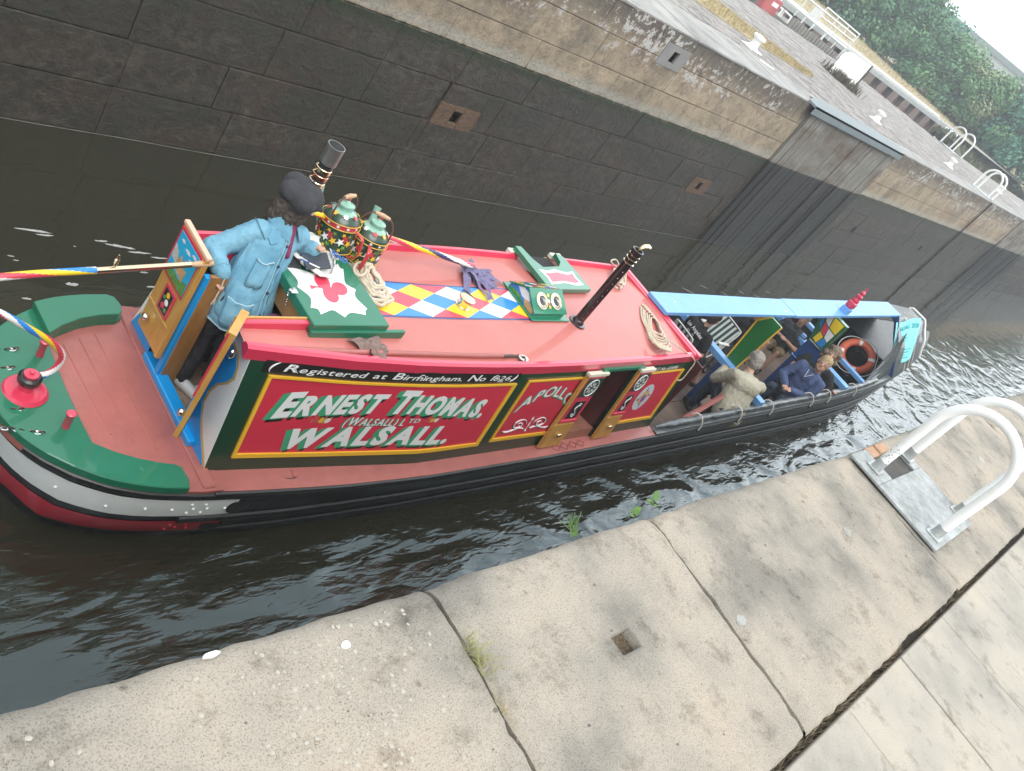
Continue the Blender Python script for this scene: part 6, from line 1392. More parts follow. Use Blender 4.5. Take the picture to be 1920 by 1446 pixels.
# painted water cans
K_candk = paint('can_dark_green', (.012, .045, .022), .6, .35); K_canr = paint('can_red', (.48, .03, .04), .6, .35); K_canl = paint('can_pale_green', (.24, .46, .36), .6, .35)
def flower(q_parent, M3, r_, m_, name='painted_flower', n=8):
    V = [M3 @ Vector((0, 0, .003))]; 
    for k in range(n * 2): a = pi * k / n; f = r_ * (1 if k % 2 == 0 else .45); V.append(M3 @ Vector((cos(a) * f, sin(a) * f, .002)))
    MB().add(V, [(0, 1 + k, 1 + (k + 1) % (n * 2)) for k in range(n * 2)]).build(name, q_parent, m_)
def can(c, sc, lab, tilt, rot, name_text=None, band=K_canr):
    t = thing('water_can', lab, 'water can', c, 'painted water cans on the cabin roof')
    M = Matrix.Translation(c) @ Matrix.Rotation(rot, 4, 'Z') @ Matrix.Rotation(tilt, 4, 'Y') @ Matrix.Scale(sc, 4)
    MB().lathe([(.135, 0, K_candk), (.138, .01, K_candk), (.136, .07, band), (.134, .072, K_candk), (.124, .235, band), (.122, .268, K_candk), (.121, .27, K_candk), (.115, .285, K_candk), (.085, .315, K_canl), (.05, .33, K_canl), (.048, .352, K_canr), (.056, .356, K_canl), (.053, .365, K_canl), (.02, .376, K_canl), (.012, .39, K_canr), (.016, .405, K_canr), (.004, .412)], (0, 0, 0), 26, M).build('can_body', t, None, True)
    for z in (.072, .235, .27): MB().tube([M @ Vector(((.1335 + .004) * cos(a) * (1 - z * .12), (.1335 + .004) * sin(a) * (1 - z * .12), z)) for a in [2 * pi * k / 26 for k in range(27)]], .0028 * sc, 5, False).build('gold_line', t, K_yel)
    # spout and handles
    MB().tube([M @ Vector(p) for p in ((.10, 0, .12), (.17, 0, .21), (.215, 0, .32), (.225, 0, .36))], [.035 * sc, .026 * sc, .022 * sc, .028 * sc], 12).build('spout', t, K_canl, True)
    MB().tube(smoothpath([M @ Vector(p) for p in ((0, .12, .24), (0, .115, .34), (0, .06, .415), (0, -.06, .415), (0, -.115, .34), (0, -.12, .24))], 4), .006 * sc, 7).build('carrying_handle', t, mat('wire_brown', (.12, .05, .04), .4), True); MB().tube([M @ Vector((0, .055, .417)), M @ Vector((0, 0, .42)), M @ Vector((0, -.055, .417))], [.012 * sc, .017 * sc, .012 * sc], 10).build('wood_grip', t, mat('turned_wood', (.50, .33, .20)), True)
    P = smoothpath([M @ Vector(p) for p in ((-.12, 0, .235), (-.19, 0, .225), (-.205, 0, .16), (-.19, 0, .08), (-.13, 0, .06))], 4); MB().tube(P, .014 * sc, 8, flat=.4).build('back_handle', t, K_canr, True)
    k = 0
    for th in [i * pi / 6 for i in range(12)]:
        for z, r_, m_ in ((.252, .014, K_chk[0]), (.035, .020, (K_yel, K_chk[0])[k % 2]),):
            rad = .139 - z * .05; Mr = M @ Matrix.Rotation(th, 4, 'Z') @ Matrix.Translation((rad, 0, z)) @ Matrix.Rotation(pi / 2, 4, 'Y'); flower(t, Mr, r_, m_)
        k += 1
    for i, th in enumerate([i * pi / 4 + .3 for i in range(8)]):
        for (dz, da, r_, m_) in ((.155, -.20, .030, K_chk[0]), (.18, .0, .032, K_canr), (.15, .22, .028, K_yel), (.12, .02, .022, cg), (.20, .2, .016, cg), (.10, -.15, .016, K_yel), (.205, -.12, .017, K_yel)):
            Mr = M @ Matrix.Rotation(th + da, 4, 'Z') @ Matrix.Translation((.1395 - dz * .062, 0, dz)) @ Matrix.Rotation(pi / 2, 4, 'Y'); flower(t, Mr, r_, m_, 'painted_rose', 5)
    for i in range(8):
        a = i * 2 * pi / 8; Mr = M @ Matrix.Translation((cos(a) * .092, sin(a) * .092, .313)); flower(t, Mr @ Matrix.Rotation(.6, 4, Vector((-sin(a), cos(a), 0))), .024, (K_chk[0], K_canr, K_yel)[i % 3])
    if name_text:
        V, F = text2d(name_text, .034 * sc, None, 0, .02, .12); Wd = max(v[0] for v in V); q = MB()
        def wrap(a, b_): th = text_az + (a - Wd / 2) / (.1365 * sc); z = .083 + b_ / sc; r_ = .1385; return M @ Vector((r_ * cos(th), r_ * sin(th), z))
        q.add([wrap(a, b_) for a, b_ in V], F).build('can_lettering', t, K_yel)
    return t
text_az = -pi / 2 - .6
c1_ = onz(618, 468, 2.0); c2_ = onz(668, 486, 1.96)
can((c1_.x, c1_.y, rz(c1_.x, c1_.y) + .06), 1.30, 'left painted water can, tilted, with a red band of white daisies', .16, 1.9)
text_az = -pi / 2 - 1.0 - .55
can((c2_.x, c2_.y, rz(c2_.x, c2_.y) + .002), 1.26, 'right painted water can with gold lettering on dark green and a rope handle', .05, 1.0, 'DAVID', K_candk)
# plastic bag, notebook, pen on the hatch
hzt = hz + .09
def bagf(u, v):
    a, r_ = u * 2 * pi, v; c = onz(590, 482, hzt + .04); c.z = 0; R = Vector((.20 * cos(a), .20 * sin(a), 0)) * (1 + .12 * sin(3 * a) + .10 * fnoise(cos(a) * 3, sin(a) * 3, 2)); 
    if v < .5: k = v / .5; p = c + R * k * .92; z = .012 + .02 * abs(fnoise(p.x * 18, p.y * 18, 1))
    else: k = (v - .5) / .5; p = c + R * (.92 + .12 * sin(k * pi)) + Vector((0, .06 * k * (1 if sin(a) > 0 else 0), 0)); z = .014 + .075 * k * (.35 + .75 * max(0, sin(a)) + .25 * max(0, -cos(a))) + .045 * abs(fnoise(p.x * 17, p.y * 17, k * 5))
    return Vector((p.x, p.y, hzt + z))
mb_ = mat('white_plastic_bag', (.74, .75, .72), .3, .04, 6, 1, 9, coat=.3); b = mb_.node_tree.nodes['Principled BSDF']; b.inputs['Alpha'].default_value = .96; b.inputs['Subsurface Weight'].default_value = .0
o = MB().grid(bagf, 44, 20).build('plastic_bag', None, mb_, True, False); o.modifiers.new('s', 'SOLIDIFY').thickness = .002; tag(o, 'open white plastic carrier bag lying on the green hatch', 'bag')
V, F = text2d('SEND', .045, .16, .1, .02); M3 = Matrix.Translation(Vector((4.47, 4.36, hzt + .055))) @ Matrix.Rotation(-.9, 4, 'Z') @ Matrix.Rotation(.5, 4, 'X')
MB().add([M3 @ Vector((a, b_, .02)) for a, b_ in V], F).build('bag_print', o, paint('print_blue', (.03, .12, .45)))
C2 = lambda x, y: (320 + x / 3.286, 260 + y / 3.286)
nb = [onz(*C2(*p), hzt + .065) for p in ((800, 704), (962, 700), (990, 795), (838, 800))]
q = MB(); q.add([p for p in nb] + [p - Vector((0, 0, .014)) for p in nb], [(0, 1, 2, 3), (7, 6, 5, 4)] + [(i, 4 + i, 4 + (i + 1) % 4, (i + 1) % 4) for i in range(4)]); o = q.build('notebook', None, mat('slate_cover', (.045, .055, .075), .4, .1, 5, coat=.2)); tag(o, 'dark slate coloured tablet or notebook lying in the plastic bag', 'notebook')
a, c = onz(*C2(800, 742), hzt + .083), onz(*C2(920, 798), hzt + .083); t = thing('pen', 'blue and white pen resting across the dark notebook', 'pen', tuple(a)); MB().tube([a, a.lerp(c, .45)], .006, 8).build('pen_cap', t, paint('pen_blue', (.03, .08, .35))); MB().tube([a.lerp(c, .45), a.lerp(c, .95), c], [.006, .006, .002], 8).build('pen_barrel', t, K_chk[0])
tag(MB().bbox(4.02, 4.16, 4.22, 4.44, hzt - .005, hzt + .02, .006).build('dark_pouch', None, mat('pouch_black', (.02, .022, .025), .6, .3, 20)), 'black cloth pouch tucked beside the steerer on the hatch', 'pouch')
# ================================================================ PEOPLE
K_skin = mat('skin', (.52, .30, .21), .5, .08, 14, .1, 60); K_skin.node_tree.nodes['Principled BSDF'].inputs['Subsurface Weight'].default_value = .0
def capsules(L, name, parent, m_, vox=.014, smooth=2, wr=0., seed=0, wscale=14., label=None):
    """L: (p0, p1, r0, r1) tapered limbs, melted into one continuous surface"""
    q = MB()
    for (a, b_, r0, r1) in L:
        a, b_ = Vector(a), Vector(b_); d = b_ - a; n = max(2, int(d.length / max(.01, min(r0, r1) * .8))) if d.length > 1e-5 else 0
        fl = r0 if isinstance(r0, (tuple, list)) else None
        q.ball(tuple(a), r0, 14, 9)
        if n:
            q.ball(tuple(b_), r1, 14, 9)
            if not fl: q.tube([a.lerp(b_, k / n) for k in range(n + 1)], [r0 + (r1 - r0) * k / n for k in range(n + 1)], 14)
            else:
                for k in range(1, n): q.ball(tuple(a.lerp(b_, k / n)), [r0[i] + (r1[i] - r0[i]) * k / n for i in range(3)], 14, 9)
    me = q.mesh(name); o = bpy.data.objects.new(name, me)
    md = o.modifiers.new('r', 'REMESH'); md.mode = 'VOXEL'; md.voxel_size = vox; md.use_smooth_shade = True
    ms = o.modifiers.new('s', 'SMOOTH'); ms.iterations = smooth; ms.factor = .6
    me2 = evaluated_mesh(o); bpy.data.objects.remove(o); bpy.data.meshes.remove(me)
    if wr:
        nv = len(me2.vertices); co_ = [0.] * (3 * nv); no_ = [0.] * (3 * nv); me2.vertices.foreach_get('co', co_); me2.vertex_normals.foreach_get('vector', no_)
        for i in range(0, 3 * nv, 3):
            px_, py_, pz_ = co_[i:i + 3]; k1 = fnoise(px_ * wscale, py_ * wscale, pz_ * wscale * .7 + seed); k2 = fnoise(px_ * wscale * 2.1 + 3, py_ * wscale * 2.1, pz_ * wscale * 1.1 + seed)
            a_ = wr * (1.0 - 3.2 * min(.5, abs(k1)) + .5 * (1 - 3 * min(.5, abs(k2))))
            co_[i] += no_[i] * a_; co_[i + 1] += no_[i + 1] * a_; co_[i + 2] += no_[i + 2] * a_
        me2.vertices.foreach_set('co', co_)
    me2.materials.clear(); me2.materials.append(m_); me2.name = name
    for p in me2.polygons: p.use_smooth = True
    o = bpy.data.objects.new(name, me2); COL.objects.link(o); setparent(o, parent)
    if label: o['label'] = label
    return o
class Pose:
    """joints in metres in the figure's own frame: x forward, y left, z up"""
    def __init__(s, root, yaw, sc): s.M = Matrix.Translation(root) @ Matrix.Rotation(yaw, 4, 'Z') @ Matrix.Scale(sc, 4); s.sc = sc; s.root = root
    def w(s, p): return s.M @ Vector(p)
    def L(s, lst): return [(s.w(a), s.w(b_), (tuple(x * s.sc for x in r0) if isinstance(r0, tuple) else r0 * s.sc), (tuple(x * s.sc for x in r1) if isinstance(r1, tuple) else r1 * s.sc)) for a, b_, r0, r1 in lst]
def V3(*a): return Vector(a)
def hand_caps(wr_, dirn, side_, up, s=1., curl=.6):
    """palm, four bent fingers, thumb from the palm's side"""
    d = Vector(dirn).normalized(); u = Vector(up).normalized(); l = d.cross(u).normalized() * side_; L_ = []
    w_ = Vector(wr_); L_.append((w_, w_ + d * .035 * s, .024 * s, .028 * s)); pc = w_ + d * .045 * s
    for k, (o, ln_) in enumerate(((-.026, .036), (-.009, .042), (.009, .040), (.025, .031))):
        a = pc + l * o * s; b_ = a + (d * cos(curl * .5) - u * sin(curl * .5)) * ln_ * s; c_ = b_ + (d * cos(curl * 1.4) - u * sin(curl * 1.4)) * ln_ * .7 * s; L_ += [(a, b_, .0105 * s, .0095 * s), (b_, c_, .0095 * s, .008 * s)]
    a = w_ + d * .012 * s - l * .026 * s; b_ = a + (d * .6 - l * .6 - u * .25) * .035 * s; L_ += [(a, b_, .012 * s, .010 * s), (b_, b_ + (d * .9 - u * .2) * .026 * s, .010 * s, .0085 * s)]
    return L_
def person(lab, root, yaw, sc, J, top, legs, hair, m_top, m_leg, m_hair, sleeves='short', shorts=False, shoe=None, beard=None, hair_long=False, eye=True, look=(0, 0), torso_r=1., gap=None, wrk=.0042, slv=1., torso=True):
    P = Pose(root, yaw, sc); t = thing('person', lab, 'person', P.w((0, 0, 0))); w = P.w
    hip, chest, neck, head = [Vector(J[k]) for k in ('hip', 'chest', 'neck', 'head')]
    hd = Vector((cos(look[0]) * cos(look[1]), sin(look[0]) * cos(look[1]), sin(look[1]))); hl = Vector((-sin(look[0]), cos(look[0]), 0)); hu = hd.cross(hl) * -1; hu = hl.cross(hd) * -1 if hl.cross(hd).z < 0 else hl.cross(hd)
    hp = lambda a, b_, c_: head + hd * a + hl * b_ + hu * c_
    B = []
    B += [(hip + V3(0, .07, 0), chest + V3(0, .05, -.05), .105, .11), (hip + V3(0, -.07, 0), chest + V3(0, -.05, -.05), .105, .11), (chest + V3(0, .07, .02), chest + V3(0, -.07, .02), .115, .115), (chest, neck, .09, .05), (neck - (neck - chest) * .2, head, .052, .052)]
    B += [(hp(-.015, 0, .035), hp(.01, 0, .03), .085, .083), (hp(.025, 0, -.035), hp(.045, 0, -.065), .062, .040), (hp(.083, 0, .02), hp(.106, 0, -.018), .010, .015), (hp(0, .08, -.005), hp(-.005, .082, .015), .018, .018), (hp(0, -.08, -.005), hp(-.005, -.082, .015), .018, .018)]
    hands = []
    for sd_, s_ in (('l', 1), ('r', -1)):
        sh, el, wr_ = Vector(J['sh' + sd_]), Vector(J['el' + sd_]), Vector(J['wr' + sd_]); kn, an, hj = Vector(J['kn' + sd_]), Vector(J['an' + sd_]), hip + V3(0, s_ * .09, -.02)
        B += [(sh, el, .05, .040), (el, wr_, .042, .027), (sh, chest + V3(0, s_ * .08, .05), .055, .08), (hj, kn, .085, .055), (kn, an, .052, .036)]
        fd_ = Vector(J.get('foot' + sd_, (1, 0, 0))).normalized(); B += [(an + V3(0, 0, -.03), an + fd_ * .13 + V3(0, 0, -.055), .036, .030)]
        d = wr_ - el; B += hand_caps(wr_, J.get('hd' + sd_, tuple(d)), s_, J.get('hu' + sd_, (0, 0, 1)), 1., J.get('curl', .7))
    capsules(P.L(B), 'body', t, K_skin, .0085 * sc, 2)
    # eyes, brows, mouth
    for s_ in (-1, 1):
        MB().ball(tuple(w(hp(.083, s_ * .03, .022))), .011 * sc, 8, 6).build('eye', t, mat('eye_white', (.6, .6, .58), .3)); MB().ball(tuple(w(hp(.0905, s_ * .03, .022))), .0055 * sc, 6, 5).build('pupil', t, K_black)
        MB().tube([w(hp(.088, s_ * .013, .040)), w(hp(.090, s_ * .03, .046)), w(hp(.078, s_ * .048, .040))], .0045 * sc, 5).build('eyebrow', t, m_hair)
    MB().tube([w(hp(.079, -.022, -.055)), w(hp(.088, 0, -.053)), w(hp(.079, .022, -.055))], .006 * sc, 6).build('mouth', t, mat('lips', (.35, .12, .10), .5))
    # garments
    T_ = []; k = 1.0 * torso_r
    T_ += [(hip + V3(0, .075, -.02), chest + V3(0, .06, -.05), .122 * k, .126 * k), (hip + V3(0, -.075, -.02), chest + V3(0, -.06, -.05), .122 * k, .126 * k), (chest + V3(0, .075, .02), chest + V3(0, -.075, .02), .127 * k, .127 * k), (chest + V3(-.01, 0, .05), neck - V3(0, 0, .03), .10, .062)]
    if not torso: T_ = []
    for sd_, s_ in (('l', 1), ('r', -1)):
        sh, el, wr_ = Vector(J['sh' + sd_]), Vector(J['el' + sd_]), Vector(J['wr' + sd_]); T_ += [(sh, chest + V3(0, s_ * .08, .05), .070 * slv, .085)]
        if sleeves == 'long': T_ += [(sh, el, .070 * slv, .062 * slv), (el, wr_ - (wr_ - el) * .05, .062 * slv, .048 * slv)]
        else: T_ += [(sh, sh.lerp(el, .62), .070, .070)]
    capsules(P.L(T_), top, t, m_top, .0095 * sc, 3, wrk * sc, len(lab))
    G = [(hip + V3(0, .07, 0), hip + V3(0, -.07, 0), .122 if torso else .10, .122 if torso else .10)]
    for sd_, s_ in (('l', 1), ('r', -1)):
        kn, an, hj = Vector(J['kn' + sd_]), Vector(J['an' + sd_]), hip + V3(0, s_ * .09, -.02)
        if shorts: G += [(hj, hj.lerp(kn, .9), .108, .088)]
        else: G += [(hj, kn, .100, .070), (kn, an + V3(0, 0, .01), .068, .052)]
    capsules(P.L(G), legs, t, m_leg, .012 * sc, 2, .007 * sc, 4)
    Sh = []
    for sd_ in 'lr':
        an = Vector(J['an' + sd_]); fd_ = Vector(J.get('foot' + sd_, (1, 0, 0))).normalized(); capsules(P.L([(an + V3(0, 0, -.035), an + fd_ * .15 + V3(0, 0, -.06), .046, .040), (an + V3(0, 0, -.0), an + V3(0, 0, -.04), .046, .048), (an - fd_ * .04 + V3(0, 0, -.06), an + fd_ * .12 + V3(0, 0, -.068), .034, .034)]), 'shoe', t, shoe or K_black, .011 * sc, 1)
    # hair
    H = [(hp(-.03, 0, .055), hp(.0, 0, .06), .090, .086), (hp(-.045, 0, .0), hp(-.03, 0, .05), .082, .085)]
    if hair_long:
        rr = random.Random(3)
        for k_ in range(26): a = rr.uniform(1.0, 2 * pi - 1.0); c_ = hp(cos(a) * .085, sin(a) * .10, rr.uniform(-.10, .09)); H.append((c_, c_ + V3(0, 0, -.01), .036, .03))
        H.append((hp(.03, .05, .10), hp(.03, -.05, .10), .035, .035))
    capsules(P.L(H), hair, t, m_hair, .010 * sc, 1, .006 * sc, 7, 30)
    if beard: capsules(P.L([(hp(.04, -.04, -.05), hp(.07, 0, -.085), .032, .03), (hp(.04, .04, -.05), hp(.07, 0, -.085), .032, .03)]), 'beard', t, beard, .008 * sc, 1, .003, 4, 30)
    return t, P, hp
M_denim = mat('faded_denim', (.10, .27, .40), .85, .2, 4, .7, 9, col2=(.21, .43, .56), grunge=.15); M_jean = mat('black_jeans', (.022, .022, .026), .85, .3, 4, .4, 120); M_hairdk = mat('dark_brown_hair', (.030, .022, .018), .6, .5, 60, col2=(.09, .07, .055))
M_cap_ = mat('charcoal_cap', (.042, .042, .048), .95, .15, 12, .5, 200); M_shoe = mat('white_trainer', (.65, .66, .66), .5, .05)
# steerer: stands in the hatchway, right arm folded behind, head turned forward to the right
sx, sy, sz = 3.70, 4.20, .76; s_sc = 1.13; s_yaw = radians(-75)
def sl_(x, y, z): dx, dy = x - sx, y - sy; c_, s_ = cos(-s_yaw), sin(-s_yaw); return ((dx * c_ - dy * s_) / s_sc, (dx * s_ + dy * c_) / s_sc, (z - sz) / s_sc)
st, PS, hpS = person('person steering in a faded denim jacket and dark flat cap in the stern hatchway', (sx, sy, sz), s_yaw, s_sc, dict(
    hip=sl_(3.76, 4.20, 1.76), chest=sl_(3.92, 4.36, 2.08), neck=sl_(3.98, 4.43, 2.31), head=sl_(4.045, 4.47, 2.46),
    shl=sl_(4.13, 4.40, 2.21), ell=sl_(4.22, 4.52, 1.95), wrl=sl_(4.30, 4.36, 2.14), hul=(0, 0, 1), shr=sl_(3.78, 4.40, 2.22), elr=sl_(3.50, 4.43, 2.00), wrr=sl_(3.50, 4.21, 1.96), hur=(-1, 0, 0), hdr=(.2, -.1, -1),
    knl=sl_(3.78, 4.10, 1.30), anl=sl_(3.76, 4.06, .86), knr=sl_(3.66, 4.22, 1.30), anr=sl_(3.60, 4.18, .86), footl=(.8, .6, 0), footr=(1, .2, 0)),
    'denim_jacket', 'black_trousers', 'hair', M_denim, M_jean, M_hairdk, 'long', shoe=M_shoe, look=(1.25, -.25), torso_r=1.0, wrk=.0045, slv=1.2, torso=False)
w = PS.w
JK = [Vector(sl_(*q_)) for q_ in ((3.80, 4.19, 1.55), (3.795, 4.20, 1.68), (3.80, 4.24, 1.85), (3.86, 4.31, 2.06), (3.92, 4.375, 2.21), (3.965, 4.42, 2.30), (3.985, 4.435, 2.345))]
JR = [(.178, .235), (.174, .232), (.156, .215), (.135, .205), (.118, .190), (.075, .105), (.058, .066)]
def jpt(f, az, off=0.):   # point on the jacket: f 0 at the hem .. 1 at the collar
    g_ = max(0, min(5.999, f * 6)); i = int(g_); t_ = g_ - i; c = JK[i].lerp(JK[i + 1], t_); ra = JR[i][0] * (1 - t_) + JR[i + 1][0] * t_; rb = JR[i][1] * (1 - t_) + JR[i + 1][1] * t_
    lo = 1 - f; k1 = fnoise(cos(az) * 1.6 + f * .8, sin(az) * 1.6, f * 1.2 + 4, 2.0); k2 = fnoise(cos(az) * 2 + f * 2.5, sin(az) * 2 - f * 2.0, 9, 2.6)
    d = off + .012 * lo * k1 * (1 if f < .8 else .2) - .014 * max(0, .22 - abs(k2)) / .22 * (.5 + .5 * lo) * (1 if f < .85 else 0) + .006
    return c + V3(cos(az) * (ra + d), sin(az) * (rb + d), 0)
o = MB().grid(lambda u, v: w(jpt(v, .03 + (2 * pi - .06) * u)), 84, 60).build('denim_jacket', st, M_denim, True, False); md = o.modifiers.new('s', 'SOLIDIFY'); md.thickness = .010; md.offset = -1
M_seam = mat('denim_dark_seam', (.07, .17, .25), .9)
M_thread = mat('denim_seam', (.34, .50, .56), .8); M_button = mat('navy_button', (.02, .04, .08), .4)
def snap_line(P, name, m_, r_, off=.0): return MB().tube(smoothpath([w(p) for p in P], 4), r_, 5).build(name, st, m_, True)
for az_, m_, r_ in ((-.03, M_denim, .010), (-.16, M_thread, .003), (.04, M_seam, .004)): MB().tube([w(jpt(k / 24 * .93, az_, .006)) for k in range(25)], r_, 5).build('front_placket', st, m_, True)
for f in (.06, .22, .38, .54, .70): MB().ball(tuple(w(jpt(f, -.10, .012))), .012, 8, 6).build('button', st, M_button, True)
def pocket(f0, f1, a0, a1):
    A = [[w(jpt(f0 + (f1 - f0) * (j / 6) - (.022 * sin(pi * i / 8) if j == 6 else 0), a0 + (a1 - a0) * i / 8, .010 + (.010 if j == 6 else 0))) for j in range(7)] for i in range(9)]
    V = [p for r_ in A for p in r_]; F = [(i * 7 + j, (i + 1) * 7 + j, (i + 1) * 7 + j + 1, i * 7 + j + 1) for i in range(8) for j in range(6)]; o = MB().add(V, F).build('patch_pocket', st, M_denim, True); m_ = o.modifiers.new('s', 'SOLIDIFY'); m_.thickness = .007; m_.offset = 0
    MB().tube([A[i][6] for i in range(9)], .0055, 5).build('pocket_hem', st, M_thread); MB().tube([A[0][j] for j in range(6, -1, -1)] + [A[i][0] for i in range(1, 9)] + [A[8][j] for j in range(1, 7)], .0038, 5).build('pocket_seam', st, M_seam)
pocket(.05, .31, -1.28, -.42); pocket(.40, .58, -.98, -.38)
MB().tube([w(jpt(.012, az, .006)) for az in [-2.8 + .14 * k for k in range(20)]], .006, 5).build('hem_seam', st, M_thread)
MB().tube([w(jpt(k / 12 * .62, -1.75, .005)) for k in range(13)], .0032, 5).build('side_seam', st, M_seam); MB().tube([w(jpt(.72 + .02 * sin(k), -1.9 + .1 * k, .006)) for k in range(14)], .003, 5).build('yoke_seam', st, M_seam)
shR = Vector(sl_(3.78, 4.40, 2.22)); elR = Vector(sl_(3.50, 4.43, 2.00)); wrR = Vector(sl_(3.50, 4.21, 1.96)); d_ = (elR - shR).normalized(); a_ = d_.orthogonal().normalized(); b2_ = d_.cross(a_)
MB().tube([w(shR - d_ * .01 + (a_ * cos(t_) + b2_ * sin(t_)) * .094) for t_ in [2 * pi * k / 20 for k in range(21)]], .0038, 5, False).build('sleeve_seam', st, M_seam)
d_ = (wrR - elR).normalized(); a_ = d_.orthogonal().normalized(); b2_ = d_.cross(a_); MB().tube([w(wrR - d_ * .03 + (a_ * cos(t_) + b2_ * sin(t_)) * .062) for t_ in [2 * pi * k / 20 for k in range(21)]], .006, 6, False).build('cuff', st, M_denim)
nk = Vector(sl_(3.985, 4.435, 2.33)); ch_ = Vector(sl_(3.93, 4.37, 2.14))
def collar(u, v):
    az = .25 + (2 * pi - .5) * u; fr = max(0, cos(az)) ** 2; r0, r1 = .062, .105 + .035 * fr; z = (.035 - .02 * fr) * (1 - v) + (-.03 - .055 * fr) * v; r_ = r0 + (r1 - r0) * v ** .8
    return w(nk + V3(cos(az) * r_ * 1.05, sin(az) * r_ * 1.15, z))
o = MB().grid(collar, 40, 5).build('collar', st, M_denim, True, False); o.modifiers.new('s', 'SOLIDIFY').thickness = .008
MB().tube([collar(k / 30, 1) for k in range(31)], .004, 5).build('collar_seam', st, M_thread)
capsules(PS.L([(nk + V3(.06, 0, -.01), ch_ + V3(.14, -.01, .02), .035, .02)]), 'neckerchief', st, mat('plum_scarf', (.16, .02, .06), .8, .5, 40), .008, 1)
hp = hpS
capsules(PS.L([(hp(-.06, .085, .085), hp(-.06, -.085, .072), .084, .084), (hp(.02, .045, .10), hp(.02, -.045, .095), .080, .080), (hp(-.125, 0, .065), hp(.05, 0, .10), .078, .072), (hp(-.10, .03, .05), hp(-.10, -.03, .05), .06, .06), (hp(-.05, .03, .083), hp(-.03, -.03, .083), .104, .104)]), 'flat_cap', st, M_cap_, .008, 1, .003, 5, 14)
capsules(PS.L([(hp(.095, -.045, .060), hp(.095, .045, .060), .024, .024), (hp(.13, -.02, .045), hp(.13, .02, .045), .024, .024), (hp(.10, 0, .055), hp(.18, 0, .035), .036, .018)]), 'cap_peak', st, M_cap_, .008, 1)
MB().ball(tuple(w(hp(-.03, 0, .190))), .014, 8, 6).build('cap_button', st, M_cap_, True)
for k in range(8): a = k * pi / 4 + .2; MB().tube([w(hp(-.03 + .03 * cos(a), .03 * sin(a), .188)), w(hp(-.03 + .07 * cos(a), .080 * sin(a), .170)), w(hp(-.03 + .112 * cos(a), .135 * sin(a), .115))], .003, 4).build('cap_seam', st, K_black)
for k, (b_, c_) in enumerate(((-.075, .135), (-.085, .11))): MB().ball(tuple(w(hp(.045 + .02 * k, b_, c_))), (.014, .010, .016), 8, 6).build('cap_badge', st, K_chk[0])
capsules(PS.L([(hp(-.075, .0, .02), hp(-.10, .0, -.13), .085, .05), (hp(-.045, -.06, .0), hp(-.055, -.075, -.15), .055, .035), (hp(-.04, .06, .0), hp(-.06, .07, -.14), .055, .035), (hp(.02, -.078, .01), hp(.01, -.09, -.11), .032, .022)]), 'hair_mass', st, M_hairdk, .008, 1, .008, 3, 26)
rr = random.Random(6); q = MB()
for k in range(420):
    a = rr.uniform(1.0, 2 * pi - .9); r_ = .085; p0 = hp(cos(a) * r_, sin(a) * r_ * .95, .03); L_ = rr.uniform(.14, .25); fl = rr.uniform(.0, .06) + (.05 if cos(a) < -.5 else 0)
    q.tube(smoothpath([w(p0), w(p0 + V3(cos(a) * .03 - .02, sin(a) * .03, -L_ * .45)), w(p0 + V3(cos(a) * (.02 + fl) - .03, sin(a) * (.02 + fl), -L_))], 3), [.006, .006, .0055, .005, .004, .0025, .001], 4)
q.build('long_hair', st, M_hairdk, True, kind='stuff')
# pink blue inner seat cloth in the hatchway
tag(MB().m(mat('mauve_cloth', (.22, .08, .17), .9, .5, 12, .5, 40)).ball((4.0, 3.98, 1.62), (.16, .14, .10), 16, 10).build('patterned_cushion', smooth=True), 'mauve patterned cushion inside the stern hatchway', 'cushion')
tag(MB().tube([Vector((3.9 + .05 * cos(a), 4.25, 1.15 + .12 * sin(a))) for a in [2 * pi * k / 20 for k in range(21)]], .004, 5, False).build('brass_hoop', None, K_chrome), 'thin bright metal hoop hanging inside the doorway by the steerer', 'hoop')
# passengers
M_blacktee = mat('black_tee', (.014, .014, .016), .85, .3, 8, .3, 80); M_char = mat('charcoal_tee', (.035, .038, .046), .85, .3, 8, .3, 80); M_khaki = mat('khaki_shorts', (.21, .15, .085), .9, .25, 8, .6, 60); M_beige = mat('stone_shirt', (.42, .40, .31), .85, .12, 5, .4, 80); M_navy = mat('navy_jacket', (.045, .07, .16), .8, .3, 6, .5, 60, col2=(.08, .12, .25)); M_dj = mat('dark_blue_jeans', (.02, .03, .05), .85, .3, 6)
M_grey = mat('grey_hair', (.20, .18, .155), .8, .4, 90, col2=(.34, .31, .27)); M_blond = mat('sandy_hair', (.32, .22, .12), .8, .3, 90, col2=(.45, .33, .19)); M_curl = mat('curly_brown_hair', (.12, .085, .06), .85, .5, 70, col2=(.30, .23, .17)); M_brd = mat('beard_brown', (.13, .08, .05), .8, .3, 80)
def sit(**k):
    J = dict(hip=(0, 0, .0), chest=(.03, 0, .38), neck=(.06, 0, .56), head=(.09, 0, .70), shl=(.03, .19, .47), shr=(.03, -.19, .47), ell=(.10, .26, .22), elr=(.10, -.26, .22), wrl=(.32, .12, .14), wrr=(.32, -.12, .14), knl=(.42, .12, .06), knr=(.42, -.12, .06), anl=(.46, .12, -.36), anr=(.46, -.12, -.36)); J.update(k); return J
SC = 1.1
